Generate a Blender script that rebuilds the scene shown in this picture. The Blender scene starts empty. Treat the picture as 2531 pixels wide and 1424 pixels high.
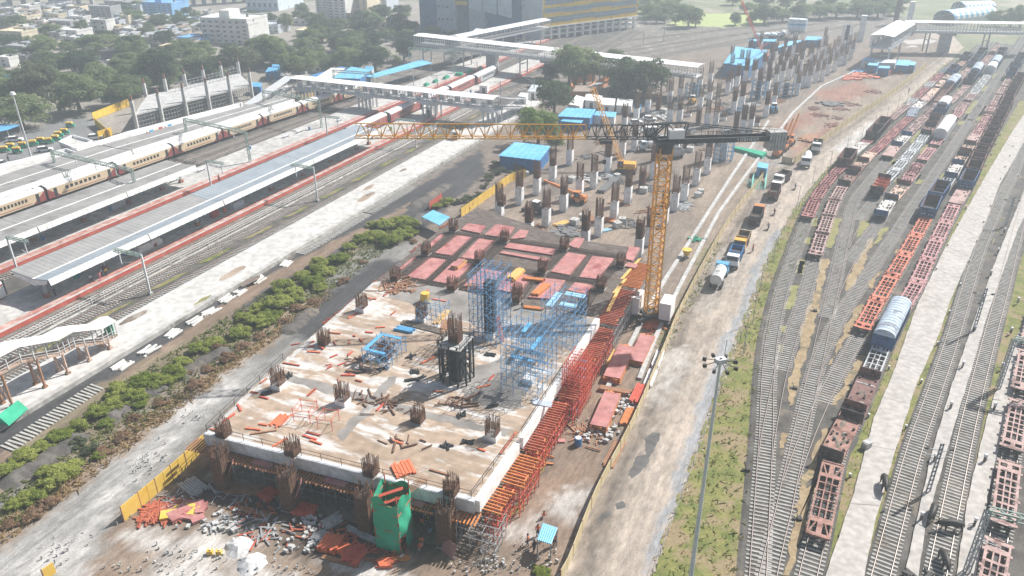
import bpy, math, random
from mathutils import Vector, Matrix
random.seed(7)
R = math.radians
sc = bpy.context.scene
COL = sc.collection
FPX, PITCH, ROLL, CAMH = 1937.37, 0.472008, -0.00500848, 65.748
_f = Vector((0, math.cos(PITCH), -math.sin(PITCH)))
_u0 = Vector((0, math.sin(PITCH), math.cos(PITCH)))
_r0 = Vector((1, 0, 0))
_r = _r0 * math.cos(ROLL) + _u0 * math.sin(ROLL)
_u = _u0 * math.cos(ROLL) - _r0 * math.sin(ROLL)
cam_d = bpy.data.cameras.new("camera")
cam_d.sensor_width = 36.0
cam_d.lens = FPX / 2531 * 36.0
cam_d.clip_start = 0.5
cam_d.clip_end = 6000
cam = bpy.data.objects.new("camera", cam_d)
COL.objects.link(cam)
cam.matrix_world = Matrix(((_r.x, _u.x, -_f.x, 0), (_r.y, _u.y, -_f.y, 0), (_r.z, _u.z, -_f.z, CAMH), (0, 0, 0, 1)))
sc.camera = cam
SUN_EL, SUN_AZ = R(45), R(56)          # azimuth from +Y towards +X
w = bpy.data.worlds.new("World"); sc.world = w; w.use_nodes = True
nt = w.node_tree
sky = nt.nodes.new("ShaderNodeTexSky"); sky.sky_type = 'NISHITA'; sky.sun_disc = False
sky.sun_elevation = SUN_EL; sky.sun_rotation = SUN_AZ
sky.air_density = 1.0; sky.dust_density = 3.0; sky.ozone_density = 1.0
bg = nt.nodes["Background"]; bg.inputs[1].default_value = 0.06
nt.links.new(sky.outputs[0], bg.inputs[0])
sd = bpy.data.lights.new("sun", 'SUN'); sd.energy = 4.8; sd.angle = R(0.6); sd.color = (1, 0.965, 0.91)
sun = bpy.data.objects.new("sun", sd); COL.objects.link(sun)
_sv = Vector((math.sin(SUN_AZ) * math.cos(SUN_EL), math.cos(SUN_AZ) * math.cos(SUN_EL), math.sin(SUN_EL)))
sun.rotation_euler = _sv.to_track_quat('Z', 'Y').to_euler()
sun.location = (60, 60, 120)
sc.view_settings.view_transform = 'Standard'; sc.view_settings.look = 'None'
sc.view_settings.exposure = 0.55; sc.view_settings.gamma = 1.0
try:
 sc.view_settings.use_curve_mapping = False
except Exception:
 pass
sc.render.engine = 'CYCLES'
sc.cycles.use_denoising = True
sc.cycles.max_bounces = 6; sc.cycles.diffuse_bounces = 3; sc.cycles.volume_bounces = 1
sc.cycles.transparent_max_bounces = 8
ZR = {'a1': (0, 0, 3.39), 'a2': (600, 0, 3.39), 'a3': (1200, 0, 3.39), 'a4': (1800, 0, 3.39),
  'b1': (0, 380, 3.39), 'b2': (600, 380, 3.39), 'b3': (1200, 380, 3.39), 'b4': (1800, 380, 3.39),
  'c1': (0, 760, 2.1446), 'c2': (480, 760, 2.1446), 'c3': (1100, 760, 2.1446), 'c4': (1800, 760, 2.1446),
  'r1': (1800, 1124, 4.7467), 'r2': (2000, 824, 4.7458), 'r3': (1800, 560, 4.7458), 'r4': (2100, 260, 5.861),
  'r5': (200, 560, 4.7458), 'r6': (480, 960, 4.7458), 'r7': (900, 1060, 4.7458), 'r8': (800, 560, 4.7458),
  'y1': (1820, 640, 6.472), 'y2': (1820, 840, 6.472), 'y3': (1820, 1040, 6.472), 'y4': (2000, 420, 6.472),
  'y5': (2171, 1030, 3.614), 'y6': (2120, 100, 6.158), 'y7': (2300, 480, 3.749),
  'd1': (280, 1160, 2.912), 'd2': (740, 1160, 2.912), 'd3': (1240, 420, 3.64), 'd4': (1500, 180, 3.64), 'p': (0, 0, 1)}
def at(px, py, z=0.0):
 d = _f * FPX + _r * (px - 1265.5) - _u * (py - 712)
 t = (z - CAMH) / d.z
 return Vector((d.x * t, d.y * t, z))
def q(k, x, y, z=0.0):
 o = ZR[k]
 return at(o[0] + x / o[2], o[1] + y / o[2], z)
def ql(k, pts, z=0.0):
 return [q(k, x, y, z) for x, y in pts]
def al(pts, z=0.0):
 return [at(x, y, z) for x, y in pts]
def rise(px, py, top, z0=0.0):          # height of a vertical thing whose foot and top are seen
 b = at(px, py, z0); lo, hi = 0.0, 80.0
 for _ in range(40):
  m = (lo + hi) / 2
  v = Vector((b.x, b.y, z0 + m - CAMH))
  y = 712 - FPX * v.dot(_u) / v.dot(_f)
  if y > top: lo = m
  else: hi = m
 return lo
ORD = ['first', 'second', 'third', 'fourth', 'fifth', 'sixth', 'seventh', 'eighth', 'ninth', 'tenth', 'eleventh', 'twelfth',
  'thirteenth', 'fourteenth', 'fifteenth', 'sixteenth', 'seventeenth', 'eighteenth', 'nineteenth', 'twentieth']
_T = ('twenty', 'thirty', 'forty', 'fifty', 'sixty', 'seventy', 'eighty', 'ninety')
for _n in _T:
 if _n != 'twenty': ORD.append(_n[:-1] + 'ieth')
 ORD += [_n + '-' + o for o in ORD[:9]]
ORD += ['hundredth'] + ['hundred-and-' + o for o in ORD[:99]]
class MB:
 def __init__(s, o=(0, 0, 0)):
  s.v = []; s.f = []; s.m = []; s.o = Vector(o)
 def add(s, vs, fs, m=0):
  n = len(s.v); s.v += [tuple(x) for x in vs]
  s.f += [tuple(i + n for i in f) for f in fs]; s.m += [m] * len(fs)
  return s
 def quad(s, a, b, c, d, m=0):
  return s.add([a, b, c, d], [(0, 1, 2, 3)], m)
 def poly(s, pts, m=0):
  return s.add(pts, [tuple(range(len(pts)))], m)
 def hexa(s, p, m=0):                # 8 corners: bottom 4 ccw, top 4 ccw
  return s.add(p, [(3, 2, 1, 0), (4, 5, 6, 7), (0, 1, 5, 4), (1, 2, 6, 5), (2, 3, 7, 6), (3, 0, 4, 7)], m)
 def box(s, c, sz, rz=0, m=0):       # c = centre of the BASE
  hx, hy = sz[0] / 2, sz[1] / 2; ca, sa = math.cos(rz), math.sin(rz)
  pts = [(-hx, -hy), (hx, -hy), (hx, hy), (-hx, hy)]
  pts = [(c[0] + x * ca - y * sa, c[1] + x * sa + y * ca) for x, y in pts]
  return s.hexa([(x, y, c[2]) for x, y in pts] + [(x, y, c[2] + sz[2]) for x, y in pts], m)
 def beam(s, a, b, w, h=None, m=0, up=None):
  a = Vector(a); b = Vector(b); h = h or w; d = (b - a)
  if d.length < 1e-6: return s
  d.normalize(); upv = Vector(up or (0, 0, 1))
  x = d.cross(upv)
  if x.length < 1e-3: x = d.cross(Vector((1, 0, 0)))
  x.normalize(); y = x.cross(d); x *= w / 2; y *= h / 2
  return s.hexa([a - x - y, a + x - y, b + x - y, b - x - y, a - x + y, a + x + y, b + x + y, b - x + y], m)
 def tube(s, a, b, r, n=6, r2=None, m=0):
  a = Vector(a); b = Vector(b); r2 = r if r2 is None else r2; d = (b - a).normalized()
  x = d.cross(Vector((0, 0, 1)))
  if x.length < 1e-3: x = Vector((1, 0, 0))
  x.normalize(); y = d.cross(x)
  vs = []
  for c, rr in ((a, r), (b, r2)):
   for i in range(n):
    t = 2 * math.pi * i / n
    vs.append(c + (x * math.cos(t) + y * math.sin(t)) * rr)
  fs = [(i, (i + 1) % n, n + (i + 1) % n, n + i) for i in range(n)] + [tuple(range(n - 1, -1, -1)), tuple(range(n, 2 * n))]
  return s.add(vs, fs, m)
 def prism(s, pts, z0, z1, m=0, mt=None):   # pts: 2D outline
  n = len(pts)
  ar = sum(pts[i][0] * pts[(i + 1) % n][1] - pts[(i + 1) % n][0] * pts[i][1] for i in range(n))
  if ar < 0: pts = list(pts)[::-1]
  vs = [(p[0], p[1], z0) for p in pts] + [(p[0], p[1], z1) for p in pts]
  s.add(vs, [(i, (i + 1) % n, n + (i + 1) % n, n + i) for i in range(n)], m)
  return s.add([(p[0], p[1], z1) for p in pts], [tuple(range(n))], m if mt is None else mt)
 def sweep(s, line, prof, m=0, caps=True):  # prof: (offset right, z); line on a level
  n = len(line); k = len(prof); vs = []
  for i in range(n):
   a = line[max(i - 1, 0)]; b = line[min(i + 1, n - 1)]
   d = Vector((b[0] - a[0], b[1] - a[1], 0)).normalized(); r = Vector((d.y, -d.x, 0))
   for (o, z) in prof: vs.append(Vector(line[i]) + r * o + Vector((0, 0, z)))
  fs = []
  for i in range(n - 1):
   for j in range(k):
    j2 = (j + 1) % k
    fs.append((i * k + j, (i + 1) * k + j, (i + 1) * k + j2, i * k + j2))
  if caps: fs += [tuple(range(k)), tuple((n - 1) * k + j for j in range(k - 1, -1, -1))]
  return s.add(vs, fs, m)
 def obj(s, name, mats, parent=None, kind=None, smooth=False, loc=None):
  me = bpy.data.meshes.new(name)
  o = s.o
  me.from_pydata([(x - o.x, y - o.y, z - o.z) for x, y, z in s.v], [], s.f)
  if not isinstance(mats, (list, tuple)): mats = [mats]
  for mm in mats: me.materials.append(mm)
  if len(mats) > 1: me.polygons.foreach_set('material_index', s.m)
  if smooth: me.polygons.foreach_set('use_smooth', [True] * len(me.polygons))
  me.update()
  ob = bpy.data.objects.new(name, me); COL.objects.link(ob)
  if parent is not None: ob.parent = parent
  elif loc is not None: ob.location = loc
  else: ob.location = o
  if kind: ob['kind'] = kind
  return ob
def tag(o, label, cat, group=None):
 o['label'] = label; o['category'] = cat
 if group: o['group'] = group
 return o
def thing(name, label, cat, loc=(0, 0, 0), rz=0.0, group=None):
 o = bpy.data.objects.new(name, None); COL.objects.link(o)
 o.empty_display_size = 0.3
 o.location = loc; o.rotation_euler = (0, 0, rz)
 return tag(o, label, cat, group)
def dup(root, loc, rz=None, label=None, group=None, scale=None):
 r = root.copy(); COL.objects.link(r); r.location = loc
 if rz is not None: r.rotation_euler = (0, 0, rz)
 if scale is not None: r.scale = scale if hasattr(scale, '__len__') else (scale,) * 3
 if label: r['label'] = label
 if group: r['group'] = group
 for ch in list(root.children):
  c = ch.copy(); COL.objects.link(c); c.parent = r
  for g in list(ch.children):
   d = g.copy(); COL.objects.link(d); d.parent = c
 return r
MT = {}
def mat(name, c1, c2=None, scale=1.0, rough=0.85, metal=0.0, c3=None, t3=0.62, bump=0.0, detail=6, lo=0.35, hi=0.65, stretch=None, rot=0.0, fine=0.0, coord='w', spec=0.3, sub=None):
 if name in MT: return MT[name]
 m = bpy.data.materials.new(name); m.use_nodes = True; N = m.node_tree.nodes; L = m.node_tree.links
 b = N['Principled BSDF']; b.inputs['Roughness'].default_value = rough; b.inputs['Metallic'].default_value = metal
 b.inputs['Specular IOR Level'].default_value = spec
 b.inputs['Base Color'].default_value = (*c1, 1)
 if c2 is not None:
  if coord == 'obj':
   tc = N.new('ShaderNodeTexCoord'); src = tc.outputs['Object']
  else:
   g = N.new('ShaderNodeNewGeometry'); src = g.outputs['Position']
  mp = N.new('ShaderNodeMapping'); L.new(src, mp.inputs[0])
  mp.vector_type = 'TEXTURE'       # turn first, then stretch
  if rot: mp.inputs['Rotation'].default_value = (0, 0, -rot)
  if stretch: mp.inputs['Scale'].default_value = tuple(1 / x for x in stretch)
  n1 = N.new('ShaderNodeTexNoise'); n1.inputs['Scale'].default_value = scale; n1.inputs['Detail'].default_value = detail
  n1.inputs['Roughness'].default_value = 0.62
  L.new(mp.outputs[0], n1.inputs['Vector'])
  rp = N.new('ShaderNodeValToRGB'); rp.color_ramp.elements[0].position = lo; rp.color_ramp.elements[1].position = hi
  rp.color_ramp.elements[0].color = (*c1, 1); rp.color_ramp.elements[1].color = (*c2, 1)
  L.new(n1.outputs['Fac'], rp.inputs[0]); out = rp.outputs[0]
  if c3 is not None:
   n2 = N.new('ShaderNodeTexNoise'); n2.inputs['Scale'].default_value = scale * 0.37; n2.inputs['Detail'].default_value = 8
   n2.inputs['Roughness'].default_value = 0.7
   ad = N.new('ShaderNodeVectorMath'); ad.inputs[1].default_value = (31.7, 11.3, 5.1); L.new(mp.outputs[0], ad.inputs[0]); L.new(ad.outputs[0], n2.inputs['Vector'])
   r2 = N.new('ShaderNodeMapRange'); r2.inputs[1].default_value = t3 - 0.04; r2.inputs[2].default_value = t3 + 0.04
   L.new(n2.outputs['Fac'], r2.inputs[0])
   mx = N.new('ShaderNodeMixRGB'); mx.inputs[2].default_value = (*c3, 1); L.new(r2.outputs[0], mx.inputs[0]); L.new(out, mx.inputs[1]); out = mx.outputs[0]
  if fine:
   n3 = N.new('ShaderNodeTexNoise'); n3.inputs['Scale'].default_value = fine; n3.inputs['Detail'].default_value = 3
   L.new(src, n3.inputs['Vector'])
   r3 = N.new('ShaderNodeMapRange'); r3.inputs[1].default_value = 0.3; r3.inputs[2].default_value = 0.7
   r3.inputs[3].default_value = 0.8; r3.inputs[4].default_value = 1.18; L.new(n3.outputs['Fac'], r3.inputs[0])
   mu = N.new('ShaderNodeMixRGB'); mu.blend_type = 'MULTIPLY'; mu.inputs[0].default_value = 1
   L.new(out, mu.inputs[1]); L.new(r3.outputs[0], mu.inputs[2]); out = mu.outputs[0]
  L.new(out, b.inputs['Base Color'])
  if bump:
   bp = N.new('ShaderNodeBump'); bp.inputs['Strength'].default_value = bump; bp.inputs['Distance'].default_value = 0.15
   L.new(n1.outputs['Fac'], bp.inputs['Height']); L.new(bp.outputs[0], b.inputs['Normal'])
 if sub: b.inputs['Alpha'].default_value = sub
 MT[name] = m
 return m
RAILROT = -R(64)
M = {}
def mk(k, *a, **kw):
 M[k] = mat(k, *a, **kw); return M[k]
mk('dirt', (.30, .225, .17), (.42, .34, .275), 0.16, 0.95, c3=(.50, .45, .40), t3=.60, fine=2.5)
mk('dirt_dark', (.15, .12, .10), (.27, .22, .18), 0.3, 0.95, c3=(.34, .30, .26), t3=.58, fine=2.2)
mk('ballast', (.075, .070, .065), (.145, .135, .125), 0.35, 0.95, c3=(.20, .17, .135), t3=.60, fine=4.0)
mk('ballast_old', (.13, .115, .10), (.24, .22, .20), 0.5, 0.95, c3=(.36, .34, .31), t3=.60, fine=4.0)
mk('gravel', (.15, .145, .14), (.27, .265, .26), 0.25, 0.95, c3=(.46, .455, .45), t3=.58, fine=3.5)
mk('spill', (.52, .52, .51), (.72, .72, .71), 0.5, 0.9, c3=(.36, .34, .32), t3=.58, fine=3.0, stretch=(1, .3, 1), rot=-R(60))
mk('road', (.46, .40, .36), (.60, .545, .50), 0.25, 0.95, c3=(.38, .33, .29), t3=.60, fine=1.5, stretch=(1, .12, 1), rot=-R(66) + math.pi / 2)
mk('conc_white', (.50, .49, .47), (.61, .60, .58), 0.25, 0.9, c3=(.47, .435, .39), t3=.62, fine=0.8)
mk('conc_path', (.43, .405, .38), (.48, .455, .43), 0.25, 0.9, c3=(.36, .335, .305), t3=.66, fine=1.2)
mk('conc', (.42, .42, .41), (.56, .56, .55), 0.5, 0.9, fine=1.5)
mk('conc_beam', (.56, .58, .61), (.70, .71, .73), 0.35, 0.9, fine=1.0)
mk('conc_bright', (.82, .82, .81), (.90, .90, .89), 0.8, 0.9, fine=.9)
mk('puddle', (.10, .095, .09), (.17, .165, .16), 0.5, 0.25, spec=.3)
mk('mudwater', (.20, .15, .06), (.28, .22, .10), 0.5, 0.15, spec=.5)
mk('plat_grey', (.42, .41, .395), (.53, .52, .50), 0.2, 0.9, c3=(.36, .35, .34), t3=.62, fine=.8)
mk('plat_red', (.40, .17, .14), (.52, .30, .26), 0.6, 0.9, c3=(.56, .42, .38), t3=.56, fine=.8)
mk('red_paint', (.44, .085, .06), (.58, .15, .11), 0.5, 0.85, c3=(.40, .22, .18), t3=.64)
mk('grass', (.12, .15, .04), (.25, .24, .085), 0.5, 0.95, c3=(.28, .22, .13), t3=.53, fine=3.0)
mk('grass_dry', (.27, .20, .12), (.40, .31, .19), 0.7, 0.95, c3=(.17, .15, .10), t3=.60, fine=3.0)
mk('grass_pale', (.20, .20, .085), (.31, .29, .13), 0.5, 0.95, fine=3.0)
mk('green_far', (.15, .17, .10), (.25, .26, .16), 0.05, 0.95, c3=(.33, .30, .23), t3=.56, fine=.5)
mk('town_soil', (.24, .22, .19), (.34, .31, .28), 0.08, 0.95, fine=.6)
mk('asphalt', (.17, .17, .175), (.23, .23, .23), 0.1, 0.9, c3=(.28, .27, .25), t3=.6, fine=1.0)
mk('rail', (.20, .13, .10), (.30, .22, .18), 0.8, 0.5, metal=.4)
mk('rail_top', (.62, .57, .54), rough=.3, metal=.7)
mk('sleeper', (.29, .28, .265), (.47, .46, .44), 0.9, 0.9, c3=(.25, .22, .19), t3=.60)
mk('sleeper_new', (.66, .65, .62), (.80, .79, .76), 1.5, 0.9)
mk('sleeper_mid', (.36, .35, .33), (.50, .49, .46), 1.5, 0.9)
# ================================================================ GROUND
BA0 = R(66)
def wob(t, s):
 return math.sin(t * .9 + s) * .5 + math.sin(t * 2.3 + s * 1.7) * .3 + math.sin(t * 5.1 + s * .6) * .2
def rough_edge(pts, jit, step=1.2):
 out = []; n = len(pts); acc = 0.0; sd_ = random.random() * 50
 for i in range(n):
  a = Vector(pts[i][:2]); b = Vector(pts[(i + 1) % n][:2]); L = (b - a).length
  k = max(1, int(L / step));
  if k > 160: k = 160
  d = (b - a) / max(L, 1e-6); nn = Vector((d.y, -d.x))
  for j in range(k):
   t = j / k; p = a.lerp(b, t)
   f = wob(acc + L * t, sd_) * jit + random.uniform(-.25, .25) * jit
   p = p + nn * f; out.append((p.x, p.y))
  acc += L
 return out
ZL = [0.0]
def sheet(name, pts, m, jit=0.0, z=None, step=1.2, kind='structure'):
 if z is None:
  ZL[0] += 0.004; z = ZL[0]   # each sheet 4 mm above the one below
 p = rough_edge(pts, jit, step) if jit else [(a[0], a[1]) for a in pts]
 c = (sum(a[0] for a in p) / len(p), sum(a[1] for a in p) / len(p), z)
 return MB(c).poly([(x, y, z) for x, y in p]).obj(name, M[m] if isinstance(m, str) else m, kind=kind)
g = MB((0, 400, 0))
g.quad((-1500, -100, -.02), (1500, -100, -.02), (1500, 2300, -.02), (-1500, 2300, -.02))
g.obj('ground', M['green_far'], kind='structure')
sheet('ground', al([(-900, 120), (-900, 560), (200, 470), (700, 250), (1000, 120), (1040, 75), (1040, 4), (-900, 2)]), 'town_soil', 2.5, step=6)
sheet('ground', al([(-500, 1500), (-500, 700), (200, 470), (900, 150), (1340, 60), (2150, 20), (2531, 120), (2531, 330), (1900, 560), (1640, 900), (1400, 1500)]), 'ballast_old', 1.5, step=5)
sheet('ballast_bed', al([(1600, 1600), (1850, 1424), (1890, 1000), (1990, 640), (2100, 430), (2300, 215), (2400, 110), (2800, 110), (3100, 1600)]), 'ballast', 1.0)
sheet('ground', al([(2300, 130), (2360, 60), (2480, 40), (2800, 40), (2800, 105), (2480, 110), (2330, 190)]), 'green_far', 3, step=4)
VERGE = al([(1600, 1500), (1605, 1424), (1692, 1200), (1762, 1000), (1817, 850), (1897, 640), (1962, 520), (2042, 420), (2152, 330), (2262, 230), (2330, 160), (2360, 160), (2225, 300), (2110, 430), (2020, 560), (1960, 660), (1925, 760), (1885, 870), (1868, 1000), (1858, 1200), (1832, 1424), (1825, 1500)])
sheet('grass_verge', VERGE, 'grass', .4)
import numpy as np
def terrain_mat(name, ang):
 m = bpy.data.materials.new(name); m.use_nodes = True; N = m.node_tree.nodes; L = m.node_tree.links; b = N['Principled BSDF']; b.inputs['Roughness'].default_value = .93; b.inputs['Specular IOR Level'].default_value = .25
 at_ = N.new('ShaderNodeAttribute'); at_.attribute_name = 'zone'; g = N.new('ShaderNodeNewGeometry'); out = at_.outputs['Color']
 def noise(scale, det, stretch, lo, hi, a, c):
  nonlocal out
  mp = N.new('ShaderNodeMapping'); L.new(g.outputs['Position'], mp.inputs[0]); mp.vector_type = 'TEXTURE'; mp.inputs['Rotation'].default_value = (0, 0, ang); mp.inputs['Scale'].default_value = tuple(1 / v_ for v_ in stretch)
  n = N.new('ShaderNodeTexNoise'); n.inputs['Scale'].default_value = scale; n.inputs['Detail'].default_value = det; n.inputs['Roughness'].default_value = .65; L.new(mp.outputs[0], n.inputs['Vector'])
  r = N.new('ShaderNodeMapRange'); r.inputs[1].default_value = lo; r.inputs[2].default_value = hi; r.inputs[3].default_value = a; r.inputs[4].default_value = c; L.new(n.outputs['Fac'], r.inputs[0])
  x = N.new('ShaderNodeMixRGB'); x.blend_type = 'MULTIPLY'; x.inputs[0].default_value = 1; L.new(out, x.inputs[1]); L.new(r.outputs[0], x.inputs[2]); out = x.outputs[0]
 noise(.35, 8, (.18, 1, 1), .3, .7, .80, 1.2); noise(.9, 6, (.10, 1, 1), .35, .65, .86, 1.12); noise(2.6, 8, (.3, 1, 1), .35, .65, .80, 1.16); noise(7.5, 4, (1, 1, 1), .32, .68, .72, 1.24); noise(.12, 5, (1, 1, 1), .3, .7, .86, 1.13)
 L.new(out, b.inputs['Base Color']); return m
def soft_noise(x, y, f, s):
 return (np.sin(x * f + s) * np.cos(y * f * 1.13 + s * 2.1) + .6 * np.sin(x * f * 2.3 + y * f * 1.7 + s * 3.3) + .35 * np.sin(x * f * 5.1 - y * f * 4.3 + s))
def inside(px, py, poly):
 r = np.zeros(px.shape, bool); n = len(poly)
 for i in range(n):
  (x0, y0), (x1, y1) = poly[i], poly[(i + 1) % n]
  if y0 == y1: continue
  c = ((y0 > py) != (y1 > py)) & (px < (x1 - x0) * (py - y0) / (y1 - y0) + x0); r ^= c
 return r
def pdist(px, py, poly):
 d = np.full(px.shape, 1e9); n = len(poly)
 for i in range(n):
  (x0, y0), (x1, y1) = poly[i], poly[(i + 1) % n]; dx, dy = x1 - x0, y1 - y0; l = dx * dx + dy * dy + 1e-9
  t = np.clip(((px - x0) * dx + (py - y0) * dy) / l, 0, 1); d = np.minimum(d, np.hypot(px - x0 - t * dx, py - y0 - t * dy))
 return np.where(inside(px, py, poly), d, -d)
def terrain(name, outline, res, ang, zones, base, z, edge=.5, relief=0.0, grow=0):
 ol = [(p[0], p[1]) for p in outline]; xs = [p[0] for p in ol]; ys = [p[1] for p in ol]; x0, y0 = min(xs) - 1, min(ys) - 1
 nx, ny = int((max(xs) + 1 - x0) / res) + 1, int((max(ys) + 1 - y0) / res) + 1
 X, Y = np.meshgrid(x0 + np.arange(nx) * res, y0 + np.arange(ny) * res)
 wx = X + edge * soft_noise(X, Y, .55, 1.0) * .5; wy = Y + edge * soft_noise(X, Y, .6, 4.0) * .5
 keep = pdist(wx, wy, ol) > -grow if grow else inside(wx, wy, ol); C = np.empty(X.shape + (3,)); C[:] = base
 for k, (pts, col, soft, warp) in enumerate(zones):
  pl = [(p[0], p[1]) for p in pts]; bx = [p[0] for p in pl]; by = [p[1] for p in pl]; mg = soft + warp * 3 + 1
  sel = keep & (X > min(bx) - mg) & (X < max(bx) + mg) & (Y > min(by) - mg) & (Y < max(by) + mg)
  if not sel.any(): continue
  sx, sy = X[sel], Y[sel]; sx = sx + warp * soft_noise(sx, sy, .35, k * 1.7) * .6 + warp * .4 * soft_noise(sx, sy, 1.1, k * 2.9); sy = sy + warp * soft_noise(sy, sx, .4, k * 2.3 + 1) * .6
  d = pdist(sx, sy, pl) + soft * .5 * soft_noise(sx, sy, 1.6, k); a = np.clip(d / soft * .5 + .5, 0, 1); a = a * a * (3 - 2 * a)
  C[sel] = C[sel] * (1 - a[:, None]) + np.array(col) * a[:, None]
 fz = keep[:-1, :-1] & keep[1:, :-1] & keep[:-1, 1:] & keep[1:, 1:]; idx = np.arange(nx * ny).reshape(ny, nx)
 F = np.stack([idx[:-1, :-1][fz], idx[:-1, 1:][fz], idx[1:, 1:][fz], idx[1:, :-1][fz]], 1); us = np.unique(F); mp = np.full(nx * ny, -1); mp[us] = np.arange(len(us)); F = mp[F]
 Zv = relief * (.5 + .5 * np.clip(soft_noise(X, Y, 1.3, 2.0) / 1.6, -1, 1)) if relief else np.zeros(X.shape)
 V = np.stack([X.ravel()[us], Y.ravel()[us], Zv.ravel()[us]], 1); o = (float(V[:, 0].mean()), float(V[:, 1].mean()), z); V[:, 0] -= o[0]; V[:, 1] -= o[1]
 me = bpy.data.meshes.new(name); me.vertices.add(len(V)); me.vertices.foreach_set('co', V.ravel()); me.loops.add(F.size); me.loops.foreach_set('vertex_index', F.ravel()); me.polygons.add(len(F)); me.polygons.foreach_set('loop_start', np.arange(len(F)) * 4); me.polygons.foreach_set('loop_total', np.full(len(F), 4)); me.update(calc_edges=True)
 ca = me.color_attributes.new('zone', 'FLOAT_COLOR', 'POINT'); cc = np.ones((len(us), 4)); cc[:, :3] = C.reshape(-1, 3)[us]; ca.data.foreach_set('color', cc.ravel())
 me.materials.append(terrain_mat(name, ang)); o_ = bpy.data.objects.new(name, me); COL.objects.link(o_); o_.location = o; o_['kind'] = 'structure'; return o_
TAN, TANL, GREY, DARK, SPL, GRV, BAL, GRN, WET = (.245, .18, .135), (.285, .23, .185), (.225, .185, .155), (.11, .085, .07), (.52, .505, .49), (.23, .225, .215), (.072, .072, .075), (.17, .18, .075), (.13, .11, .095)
Zn = []
def zn(pts, col, soft=.8, warp=1.0): Zn.append((al(pts), col, soft, warp))
zn([(-200, 1300), (0, 1010), (200, 890), (600, 700), (1000, 480), (1190, 370), (1200, 430), (1020, 590), (800, 720), (560, 850), (300, 1000), (0, 1200)], BAL, .8, .6)
zn([(-60, 1180), (0, 1118), (180, 1000), (400, 860), (640, 690), (860, 580), (1060, 480), (1075, 486), (880, 592), (660, 715), (420, 885), (200, 1025), (0, 1150), (-60, 1215)], TAN, .6, .4)
zn([(60, 1085), (240, 960), (600, 770), (800, 660), (960, 560), (1000, 560), (840, 700), (640, 850), (440, 1000), (230, 1150), (0, 1300), (-60, 1300)], (.21, .175, .12), 1.2, .8)
zn([(-200, 1424), (-200, 1330), (200, 1130), (560, 880), (760, 720), (900, 620), (1030, 600), (990, 680), (890, 740), (700, 900), (520, 1060), (300, 1260), (240, 1424)], GRV, 1.2, 1.0)
zn([(-100, 1424), (0, 1260), (200, 1130), (380, 1010), (560, 880), (700, 770), (800, 715), (830, 730), (720, 810), (590, 920), (400, 1060), (230, 1190), (60, 1320), (0, 1424)], (.27, .205, .15), 1.2, .9)
zn([(700, 800), (860, 690), (940, 640), (1000, 650), (900, 735), (760, 850)], BAL, 1.0, .7)
for a in ([(-60, 1424), (60, 1330), (200, 1240), (260, 1170), (330, 1110), (420, 1040), (520, 960), (640, 880), (655, 900), (560, 985), (500, 1060), (430, 1110), (340, 1200), (260, 1290), (140, 1350), (100, 1424)], [(430, 1020), (470, 990), (480, 1030), (440, 1050)], [(120, 1424), (200, 1380), (350, 1380), (430, 1424)], [(0, 1400), (120, 1330), (240, 1290), (230, 1330), (100, 1424)]): zn(a, (.34, .335, .325), 2.2, 1.3)
for a in ([(60, 1420), (130, 1350), (250, 1300), (230, 1340), (120, 1420)], [(330, 1140), (400, 1070), (430, 1070), (350, 1160)], [(500, 990), (560, 940), (580, 945), (520, 1010)], [(430, 1025), (470, 995), (478, 1025), (445, 1045)], [(150, 1424), (230, 1385), (330, 1385), (300, 1424)], [(250, 1240), (310, 1190), (330, 1200), (270, 1260)]): zn(a, SPL, 1.6, 1.5)
zn([(100, 1560), (200, 1424), (300, 1300), (420, 1240), (520, 1160), (1130, 1330), (1260, 1180), (1420, 1010), (1560, 800), (1640, 790), (1590, 900), (1500, 1120), (1450, 1230), (1400, 1424), (1390, 1560)], TAN, 1.5, 1.0)
zn([(280, 1320), (420, 1290), (640, 1330), (760, 1400), (700, 1424), (300, 1424)], TANL, 2.0, 1.2)
zn([(400, 1200), (520, 1130), (1160, 1290), (1150, 1350), (1060, 1370), (870, 1400), (700, 1360), (690, 1290), (560, 1260), (480, 1250)], DARK, 1.4, 1.0)  # ground darkened along the slab front, painting in its cast shadow
zn([(1210, 500), (1380, 440), (1560, 470), (1640, 560), (1560, 640), (1440, 660), (1300, 600)], TANL, 3, 2)
zn([(1440, 620), (1580, 640), (1620, 690), (1480, 710)], DARK, 1.8, 1.2)
for a in ([(1300, 470), (1360, 440), (1420, 470), (1360, 500)], [(1540, 430), (1640, 400), (1680, 440), (1600, 470)], [(1500, 340), (1640, 330), (1660, 370), (1540, 380)], [(1720, 300), (1840, 260), (1880, 280), (1760, 330)], [(1250, 560), (1330, 560), (1330, 590), (1260, 590)], [(1400, 500), (1450, 490), (1460, 520), (1410, 530)]): zn(a, (.19, .16, .14), 2.2, 1.6)
zn([(1700, 420), (1890, 300), (2030, 240), (2180, 190), (2240, 190), (2120, 290), (1960, 400), (1900, 430), (1800, 560), (1690, 760), (1640, 860), (1600, 870), (1650, 740), (1720, 560)], TANL, 2, 1.6)
for a in ([(1900, 330), (2010, 270), (2040, 280), (1930, 345)], [(2000, 230), (2130, 200), (2160, 230), (2060, 260)], [(1960, 370), (2060, 300), (2080, 310), (1980, 390)]): zn(a, (.30, .17, .13), 2.2, 1.8)
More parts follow.
